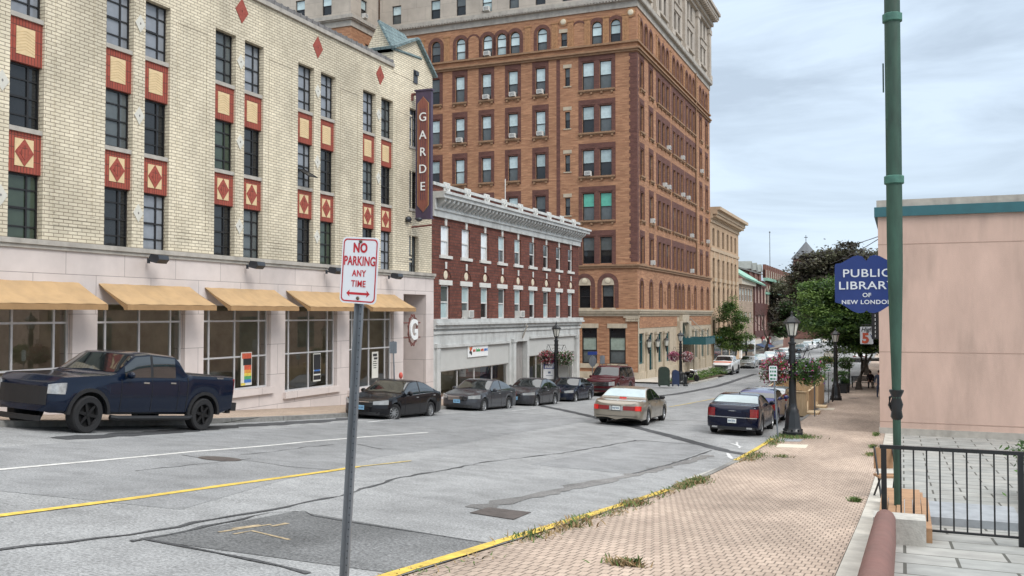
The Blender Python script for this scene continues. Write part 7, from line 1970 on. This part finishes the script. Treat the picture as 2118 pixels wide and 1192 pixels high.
fl.add(vs, [(2*i, 2*i + 1, 2*i + 3, 2*i + 2) for i in range(11)]); obj('floor', fl, dk, mats='wood_new')
obj('step', MB().box(.02, .55, .2, 1.4, .1, .22).box(.02, .5, .25, 1.35, -.1, .1), dk, mats='wood_rail')
obj('step', MB().box(.02, .5, Ld*.5, Ld*.6, dz(Ld*.55) + .1, dz(Ld*.55) + .24), dk, mats='wood_rail')
cf = thing('cafe_chair', 'dark folding chair standing inside the wooden deck', 'chair', (X1 - .6, Y0_ + 2.2, zd + dz(2.2) + .2))
obj('seat', MB().box(-.2, .2, -.2, .2, .44, .47), cf, mats='trim_black'); obj('backrest', MB().box(-.2, .2, .2, .23, .6, .95), cf, mats='trim_black')
for x in (-.18, .18):
    for y in (-.18, .2): obj('leg', MB().box(x - .015, x + .015, y - .015, y + .015, 0, .44 if y < 0 else .95), cf, mats='trim_black')
# small post signs
def post_sign(name, label, base, top, w, h, face, lines=0, r_=.03, rz=0.0, shape=None, fmat='sign_white', cat='sign', lean=0.0, ink='green_ink'):
    t = thing(name, label, cat, base, rz)
    obj('post', MB().tube([(0, .03, -.05), (lean, .03, top)], r_, 6), t, mats='galvanised')
    if h:
        mb = MB()
        mb.prism(shape or rrect(w, h, .04), -.006, .006)
        obj('sign_board', mb.tf(Matrix.Translation((lean, -.006, top - h/2 - .02))), t, mats=fmat)
        if lines:
            mb = MB(); rr = random.Random(lines)
            for k in range(lines):
                z = top - .02 - h * (k + .5) / lines; x = -w*.38
                while x < w*.36:
                    ww_ = rr.uniform(.04, .10); mb.box(lean + x, lean + min(x + ww_, w*.4), -.0145, -.0121, z - h*.26/lines, z + h*.26/lines); x += ww_ + .025
            obj('lettering', mb, t, mats=ink)
    return t
b_ = onG(1609, 905, .13); D_ = b_.y
sgn = post_sign('parking_sign', 'small white sign with green print on a post by the midnight blue sedan', b_, atY(1600, 756, b_.y).z - b_.z, .27, .52, 'sign_white', 4, lean=atY(1599, 760, b_.y).x - b_.x)
b_ = onG(1685, 862, .13); post_sign('sign_post', 'bare steel post standing by the deck steps', b_, atY(1688, 784, b_.y).z - b_.z, 0, 0, None, cat='post')
b_ = onG(1714, 834, .13); post_sign('parking_sign', 'small white sign on a thin post just left of the second lamp post', b_, atY(1711, 752, b_.y).z - b_.z, .30, .46, 'sign_white', 3)
octo = [(.38*cos(pi/8 + pi/4*k), .38*sin(pi/8 + pi/4*k)) for k in range(8)]
b_ = Vector((-18.9, Yat(1226, 790, -18.9), 0)); b_.z = gz(b_.x, b_.y) + .13
zt2 = atX(1226, 735, -18.9).z - b_.z
ps = post_sign('stop_sign', 'grey back of a stop sign with a blue street name plate on top', b_, zt2, .76, .76, 'galvanised', 0, shape=octo, fmat='galvanised')
ps.rotation_euler.z = radians(65)
obj('street_name', MB().box(-.45, .45, .0, .03, zt2 + .02, zt2 + .24), ps, mats='blue_sign')
b_ = Vector((-18.9, Yat(1246, 790, -18.9), 0)); b_.z = gz(b_.x, b_.y) + .13
post_sign('parking_sign', 'grey parking sign seen from behind beside the stop sign', b_, atX(1246, 735, -18.9).z - b_.z, .34, .55, 'galvanised', fmat='galvanised', rz=radians(30))
b_ = Vector((-18.9, Yat(817, 800, -18.9), 0)); b_.z = gz(b_.x, b_.y) + .13
post_sign('parking_sign', 'grey backed sign on a thin post behind the black sedan', b_, atX(813, 706, -18.9).z - b_.z, .30, .48, 'galvanised', fmat='galvanised', rz=radians(20), lean=-.08)
b_ = Vector((-18.95, Yat(829, 800, -18.95), 0)); b_.z = gz(b_.x, b_.y) + .13
pmz = atX(829, 770, -18.95).z - b_.z
mtr = thing('parking_meter', 'parking meter covered with a red hood behind the black sedan', 'parking meter', b_)
obj('post', MB().tube([(0, 0, 0), (0, 0, pmz - .3)], .03, 8), mtr, mats='galvanised'); obj('hood', MB().ell((0, 0, pmz - .14), (.085, .08, .14), 10, 7), mtr, mats='hood_red', smooth=60)
for k, (px, x, lab) in enumerate(((1553.5, -19.0, 'thin grey sign post left of the far blue awning'), (1581, -19.0, 'grey octagonal sign back by the far brick hall'))):
    b_ = Vector((x, Yat(px, 740, x), 0)); b_.z = gz(b_.x, b_.y) + .1
    post_sign('road_sign', lab, b_, atX(px, 703 if k else 712, x).z - b_.z, .8, .8 if k else 1.0, 'galvanised', fmat='galvanised', shape=octo if k else None, rz=radians(20))
# High 5's sign
hx = onG(1792, 760); yH_ = 57.0
c5 = atY(1792.5, 694, yH_); w5 = (atY(1806, 694, yH_).x - atY(1779, 694, yH_).x); h5 = atY(1792, 676, yH_).z - atY(1792, 712, yH_).z
h5s = thing('shop_sign', "white hanging shop sign reading High 5's with a big red five", 'sign', c5)
obj('sign_board', MB().prism(rrect(w5, h5, .05), -.04, .04), h5s, mats='sign_white')
obj('lettering', text('High', .34, .004, shear=.3, bold=.006, sx=.95).tf(Matrix.Translation((0, -.048, h5*.33))), h5s, mats='letter_black')
obj('numeral', text('5', .78, .006, bold=.035, sx=1.0).tf(Matrix.Translation((-.06, -.05, -h5*.19))), h5s, mats='poster_red')
obj('lettering', text("'s", .26, .004, bold=.008).tf(Matrix.Translation((w5*.36, -.048, -h5*.03))), h5s, mats='blue_sign')
obj('bracket', MB().tube([(-w5*.4, 0, h5/2 + .1), (PX - c5.x, 0, h5/2 + .1)], .025, 6).tube([(-w5*.3, 0, h5/2), (-w5*.3, 0, h5/2 + .1)], .01, 5).tube([(w5*.3, 0, h5/2), (w5*.3, 0, h5/2 + .1)], .01, 5), h5s, mats='lamp_black')
vy = PY + .6
cv = atY(1814, 672, vy); 
vs2 = thing('vertical_sign', 'narrow black upright sign with white letters at the pink building corner', 'sign', (PX - .14, vy, cv.z - .55))
obj('sign_board', MB().box(-.13, .13, -.05, .05, 0, 1.15), vs2, mats='letter_black'); 
lm_ = MB()
for k, ch in enumerate('KITCHEN'[:6]): pass
for k in range(7): lm_.add(*(lambda q: (q.v, q.f))(text('NEBERRY'[k] if False else 'I', .12, .003, bold=.006).tf(Matrix.Translation((0, -.056, 1.05 - k*.155)))))
obj('lettering', lm_, vs2, mats='letter_white')
# mailbox pair, motorbike, bollard near the hotel corner
p = onG(1389, 800, .13); p.x -= .6
rb_ = thing('relay_mailbox', 'dark green relay mailbox with rounded top by the hotel wall', 'mailbox', (p.x, p.y, gz(p.x, p.y) + .13), radians(20))
obj('box_body', MB().prism([(-.42, .1), (.42, .1), (.42, 1.25), (.33, 1.45), (.15, 1.53), (-.15, 1.53), (-.33, 1.45), (-.42, 1.25)], -.35, .35), rb_, mats='mail_green'); obj('box_door', MB().box(-.34, .34, -.365, -.351, .2, 1.2), rb_, mats='mail_green')
for x in (-.36, .36):
    for y in (-.3, .3): obj('leg', MB().box(x - .04, x + .04, y - .04, y + .04, 0, .1), rb_, mats='mail_green')
mbx = thing('mailbox', 'dark blue mailbox half hidden between the green box and the lamp post', 'mailbox', (p.x + .8, p.y + .5, gz(p.x, p.y) + .13), radians(20))
obj('box_body', MB().prism([(-.27, .15), (.27, .15), (.27, 1.05), (.2, 1.22), (0, 1.29), (-.2, 1.22), (-.27, 1.05)], -.25, .25), mbx, mats='mail_blue')
for x in (-.22, .22):
    for y in (-.2, .2): obj('leg', MB().box(x - .03, x + .03, y - .03, y + .03, 0, .15), mbx, mats='mail_blue')
p = onG(1418, 799, .13)
tag(obj('bollard', MB().lathe([(.2, 0), (.2, .08), (.14, .14), (.12, .6), (.15, .68), (.13, .8), (.05, .9)], 10), None, (p.x, p.y, gz(p.x, p.y) + .13), mats='lamp_black', smooth=40), 'short black bollard at the foot of the hotel corner lamp post', 'bollard')
p = onG(1430, 790, .13); p = Vector((p.x - .3, p.y + 1.2, 0)); p.z = gz(p.x, p.y) + .13
mo = thing('motorcycle', 'black motorcycle standing behind the corner shrub', 'motorcycle', p, radians(-35))
for x in (-.7, .72):
    w_ = obj('wheel', cm('mwheel', lambda: MB().lathe([(.24, -.05), (.30, -.06), (.32, 0), (.30, .06), (.24, .05)], 20).tf(Matrix.Rotation(pi/2, 4, 'X')), 'wheel', 'tyre', 40), mo, (x, 0, .32)); obj('rim', cm('mrim', lambda: MB().lathe([(.2, -.02), (.2, .02)], 16).tf(Matrix.Rotation(pi/2, 4, 'X')), 'rim', 'rim_chrome'), w_)
obj('frame', MB().tube([(-.7, 0, .32), (-.2, 0, .45), (.2, 0, .4), (.45, 0, .85)], .06, 8).ell((0, 0, .45), (.25, .18, .2), 10, 6), mo, mats='trim_black', smooth=50); obj('fuel_tank', MB().ell((.18, 0, .82), (.3, .17, .15), 12, 8), mo, mats='black_paint', smooth=60); obj('seat', MB().ell((-.35, 0, .76), (.4, .16, .09), 12, 6), mo, mats='trim_black', smooth=60)
obj('fork', MB().tube([(.74, -.1, .32), (.48, -.1, .95)], .03, 6).tube([(.74, .1, .32), (.48, .1, .95)], .03, 6), mo, mats='rim_chrome'); obj('handlebar', MB().tube([(.3, -.38, 1.05), (.48, -.1, 1.0), (.48, .1, 1.0), (.3, .38, 1.05)], .018, 6), mo, mats='rim_chrome'); obj('headlight', MB().ell((.62, 0, .9), (.09, .1, .1), 10, 6), mo, mats='light_clear', smooth=60); obj('saddle_bag', MB().box(-.85, -.4, -.32, -.14, .42, .74).box(-.85, -.4, .14, .32, .42, .74), mo, mats='trim_black')
# bin, bench, shelter and the person sitting on the bench, further down the sidewalk
p = onG(1748, 812, .13)
bi = thing('litter_bin', 'round dark blue litter bin on the sidewalk by the tree', 'litter bin', p)
mb = MB().lathe([(.30, 0), (.34, .85), (.36, .88), (.36, .93)], 18); obj('bin_body', mb, bi, mats='bin_blue', smooth=40); obj('bin_rim', MB().lathe([(.36, .931), (.37, .96), (.30, 1.0)], 18), bi, mats='bin_blue', smooth=40)
pbn = onG(1778, 797, .13); pbn = Vector((tb0.x + .2, tb0.y + 3.2, 0)); pbn.z = gz(pbn.x, pbn.y) + .13
be = thing('bench', 'dark slatted bench under the street tree', 'bench', pbn)
mb = MB()
for k in range(5): mb.box(-.9, .9, -.24 + k*.1, -.16 + k*.1, .43, .46)
obj('seat', mb, be, mats='trim_black'); mb = MB()
for k in range(4): mb.box(-.9, .9, .27 + k*.01, .30 + k*.01, .52 + k*.1, .6 + k*.1)
obj('backrest', mb, be, mats='trim_black')
for x in (-.8, .8): obj('leg', MB().box(x - .03, x + .03, -.22, -.17, 0, .43).box(x - .03, x + .03, .2, .26, 0, .9).box(x - .03, x + .03, -.22, .26, .38, .43), be, mats='trim_black')
def figure(name, label, loc, rz, J, E, Rr, cloth, hair=True, extra=None, group=None):
    """one continuous skinned body from joints J, edges E and radii Rr"""
    t = thing(name, label, 'person', loc, rz, group)
    me = bpy.data.meshes.new('body'); me.from_pydata(J, E, []); me.update(); me.materials.append(MATS[cloth])
    o = bpy.data.objects.new('body', me); COL.objects.link(o); sk = o.modifiers.new('skin', 'SKIN'); sk.use_smooth_shade = True
    lay = me.skin_vertices[0].data
    for i, r_ in enumerate(Rr): lay[i].radius = (r_, r_)
    lay[0].use_root = True
    sd = o.modifiers.new('subdivision', 'SUBSURF'); sd.levels = sd.render_levels = 1
    m2 = bpy.data.meshes.new_from_object(o.evaluated_get(bpy.context.evaluated_depsgraph_get()))
    bpy.data.objects.remove(o)
    if not m2.materials: m2.materials.append(MATS[cloth])
    m2.materials.append(MATS['skin']); m2.name = 'body'
    hd_ = extra['head']
    for pl_ in m2.polygons:
        c = pl_.center
        if (c - Vector(hd_)).length < .17 or any((c - Vector(h)).length < .12 for h in extra['hands']): pl_.material_index = 1
    b = obj('body', m2, t)
    hx_, hy_, hz_ = hd_; f = extra['face']
    obj('hair', MB().ell((hx_ - f[0]*.02, hy_ - f[1]*.02, hz_ + .035), (.10, .10, .105), 12, 8), t, mats='hair', smooth=60)
    return t
sit_J = [(0, 0, .52), (0, .02, .75), (0, .05, 1.0), (0, .04, 1.12), (0, .0, 1.24), (-.10, -.02, .52), (-.12, -.42, .50), (-.12, -.45, .10), (-.12, -.58, .05), (.10, -.02, .52), (.14, -.42, .50), (.14, -.40, .10), (.14, -.53, .05), (-.2, .05, 1.02), (-.26, -.05, .76), (-.12, -.28, .62), (.2, .05, 1.02), (.27, -.05, .76), (.13, -.28, .62), (-.09, -.34, .6), (.10, -.34, .6)]
sit_E = [(0, 1), (1, 2), (2, 3), (3, 4), (0, 5), (5, 6), (6, 7), (7, 8), (0, 9), (9, 10), (10, 11), (11, 12), (2, 13), (13, 14), (14, 15), (2, 16), (16, 17), (17, 18), (15, 19), (18, 20)]
sit_R = [.15, .15, .16, .06, .105, .10, .085, .055, .045, .10, .085, .055, .045, .07, .055, .04, .07, .055, .04, .035, .035]
figure('person', 'person in dark clothes sitting on the bench under the tree', (pbn.x + .55, pbn.y - .02, pbn.z), 0, sit_J, sit_E, sit_R, 'cloth_dark', extra=dict(head=(0, 0, 1.24), hands=[(-.09, -.34, .6), (.10, -.34, .6)], face=(0, -1)))
st_J = [(0, 0, .95), (0, .01, 1.15), (0, 0, 1.40), (0, 0, 1.52), (0, -.02, 1.66), (-.1, 0, .9), (-.12, -.08, .5), (-.12, .02, .08), (-.12, -.12, .04), (.1, 0, .9), (.12, .08, .5), (.12, .2, .10), (.12, .08, .05), (-.2, 0, 1.42), (-.26, .04, 1.12), (-.25, -.06, .88), (.2, 0, 1.42), (.26, -.04, 1.12), (.25, -.12, .9), (-.25, -.08, .82), (.25, -.14, .84)]
st_R = [.14, .135, .16, .06, .105, .095, .075, .05, .045, .095, .075, .05, .045, .065, .05, .04, .065, .05, .04, .035, .035]
ex = dict(head=(0, -.02, 1.66), hands=[(-.25, -.08, .84), (.25, -.14, .86)], face=(0, -1))
p = Vector((-19.6, Yat(1588, 735, -19.6), 0)); p.z = gz(p.x, p.y) + .13
figure('person', 'person in dark clothes standing on the far left pavement by the shops', p, .3, st_J, sit_E, st_R, 'cloth_dark', extra=ex)
p = atY(1818, 742, 66); p.z = gz(p.x, p.y) + .13
figure('person', 'person in blue grey clothes walking by the far corner of the pink wall', p, .2, st_J, sit_E, st_R, 'cloth_blue', extra=ex)
p = onG(1792, 790, .13); p = Vector((pbn.x + .4, pbn.y + 1.6, gz(pbn.x, pbn.y + 1.6) + .13))
sh = thing('shelter', 'small open shelter with a pale flat roof over the bench', 'shelter', p)
for x in (-1.5, .95):
    for y in (-.9, .5): obj('post', MB().box(x - .04, x + .04, y - .04, y + .04, 0, 2.25), sh, mats='trim_black')
obj('roof', MB().box(-1.7, 1.1, -1.1, .7, 2.25, 2.38, 0).box(-1.75, 1.15, -1.15, .75, 2.16, 2.25, 1), sh, mats=['banner_white', 'trim_black'])
p = onG(1735, 818, .13)
hd = thing('hedge_planter', 'dark planter box with clipped green bush behind the second lamp post', 'planter', (KERB_R + .2, p.y + 3.5, gz(KERB_R, p.y + 3.5) + .13))
obj('planter_box', MB().box(-.35, .35, -.6, .6, 0, .6).box(-.4, .4, -.65, .65, .6, .66), hd, mats='trim_black'); rr = random.Random(77); obj('foliage', leaves(MB(), rr, (0, 0, 1.1), (.55, .7, .5), 1500, .06, 3, 20), hd, mats=['shrub_dark', 'shrub_green', 'leaf_dark'])
cu_ = thing('cafe_umbrella', 'white cafe umbrella standing low behind the second lamp post', 'umbrella', (KERB_R - 1.2, p.y + 7, gz(KERB_R, p.y + 7)))
obj('pole', MB().tube([(0, 0, 0), (0, 0, 2.2)], .025, 8), cu_, mats='trim_black'); obj('canopy', MB().lathe([(1.3, 1.75), (1.28, 1.8), (.7, 2.08), (.05, 2.3)], 8), cu_, mats='banner_white')
# crossing stripes and bike rack seen past the shelter
bk = thing('bicycle_rack', 'black bicycle rack hoops between the deck and the second lamp post', 'bicycle rack', (KERB_R + .35, lp2.location.y - 2.2, gz(KERB_R, lp2.location.y - 2.2) + .13), pi/2)
for k in range(3): obj('hoop', MB().tube([(k*.5 - .18, 0, 0), (k*.5 - .18, 0, .7), (k*.5 - .1, 0, .85), (k*.5 + .1, 0, .85), (k*.5 + .18, 0, .7), (k*.5 + .18, 0, 0)], .025, 6), bk, mats='trim_black')

# ---------------------------------------------------------------- library forecourt at the right edge
wx0, wx1, wy1 = -.345, -.10, onG(1820, 1058, .5).y
mb = MB(); ys_ = seq(-4, wy1, .5); prof = [(wx0, -.3), (wx0, .30), (wx0 + .03, .36), (wx0 + .08, .395), (wx0 + .125, .40), (wx1 - .08, .395), (wx1 - .03, .36), (wx1, .30), (wx1, -.3)]
n_ = len(prof); vs = [(x, y, gz(x, y) + .13 + z) for y in ys_ for x, z in prof]
mb.add(vs, [(j*n_ + i, j*n_ + i + 1, (j+1)*n_ + i + 1, (j+1)*n_ + i) for j in range(len(ys_) - 1) for i in range(n_ - 1)] + [tuple((len(ys_) - 1)*n_ + i for i in range(n_))])
o = obj('garden_wall', mb, None, mats='red_stone', smooth=40); tag(o, 'low red sandstone wall with rounded top along the sidewalk edge', 'wall')
e_ = [obj('garden_wall_end', MB().box(wx0 - .02, .25, wy1 + .005, wy1 + .42, gz(0, wy1) - .3, gz(0, wy1) + .42), None, mats='granite')]
tag(e_[0], 'grey granite block ending the red sandstone wall', 'stone block')
py0 = wy1 + .45
pl_ = thing('planter_box', 'weathered timber planter box beside the grey granite block', 'planter', (-.05, py0, gz(0, py0) + .1))
mb = MB()
for k in range(6): mb.box(-.27 + k*.11, -.27 + k*.11 + .1, .0, 2.2, -.4, .20 - .015*(k % 2))
obj('planks', mb, pl_, mats='wood_old')
py1 = py0 + 2.3
tag(obj('stone_step', MB().box(-.33, 1.6, py1, py1 + 1.3, gz(0, py1) - .5, gz(0, py1) + .22), None, mats='slate_slab'), 'blue grey stone step beyond the timber planter', 'step')
tag(obj('stone_block', MB().box(-.36, .3, py1 + 1.35, py1 + 2.6, gz(0, py1) - .7, gz(0, py1) + .12).box(-.3, .25, py1 + 1.45, py1 + 2.4, gz(0, py1) + .12, gz(0, py1) + .2), None, mats='wood_old'), 'brown stone block beyond the blue grey step', 'stone block')
rlp = onG(1829, 1046, .12); ry = wy1 + .9; rx = atY(1829, 1046, ry).x; rz0 = gz(0, ry) + .1; rzt = atY(1829, 928, ry).z
rl = thing('iron_railing', 'black iron railing rising over the timber planter at the right edge', 'railing', (rx, ry, rz0))
hh = rzt - rz0
obj('post', MB().box(-.035, .035, -.035, .035, 0, hh), rl, mats='lamp_black'); obj('post', MB().box(1.6, 1.67, -.035, .035, 0, hh), rl, mats='lamp_black')
obj('handrail', MB().box(-.05, 1.7, -.03, .03, hh + .001, hh + .05), rl, mats='lamp_black'); obj('lower_rail', MB().box(.036, 1.599, -.015, .015, .1, .13), rl, mats='lamp_black')
mb = MB()
for k in range(9): mb.box(.2 + k*.16, .22 + k*.16, -.01, .01, .131, hh)
obj('balusters', mb, rl, mats='lamp_black')
cy = wy1 + 6.5
rc = thing('folding_chair', 'dark wooden folding chair leaning by the railing', 'chair', (atY(1832, 925, cy).x, cy, gz(0, cy) + .1), radians(20))
cz_ = atY(1832, 925, cy).z - rc.location.z
obj('backrest', MB().prism([(-.18, .55), (.18, .55), (.18, .95), (-.18, .95)], .12, .15), rc, mats='wood_old'); obj('seat', MB().box(-.2, .2, -.22, .12, .42, .46), rc, mats='wood_old')
for x in (-.17, .17): obj('leg', MB().tube([(x, -.25, 0), (x, .14, .97)], .02, 6), rc, mats='lamp_black'); obj('leg', MB().tube([(x, .2, 0), (x, -.2, .44)], .02, 6), rc, mats='lamp_black')
hg = thing('hedge', 'clipped green hedge along the library forecourt', 'hedge', (2.6, 16, gz(2, 16) + .1)); rr = random.Random(9)
mb = MB()
for i in range(10): leaves(mb, rr, (rr.uniform(-.2, .2), -6 + i*1.3, .45), (.6, .8, .5), 500, .06, 3, 16)
obj('foliage', mb, hg, mats=['shrub_dark', 'shrub_green', 'leaf_dark']); obj('stem', MB().box(-.2, .2, -6, 6, -.5, .25), hg, mats='bark')
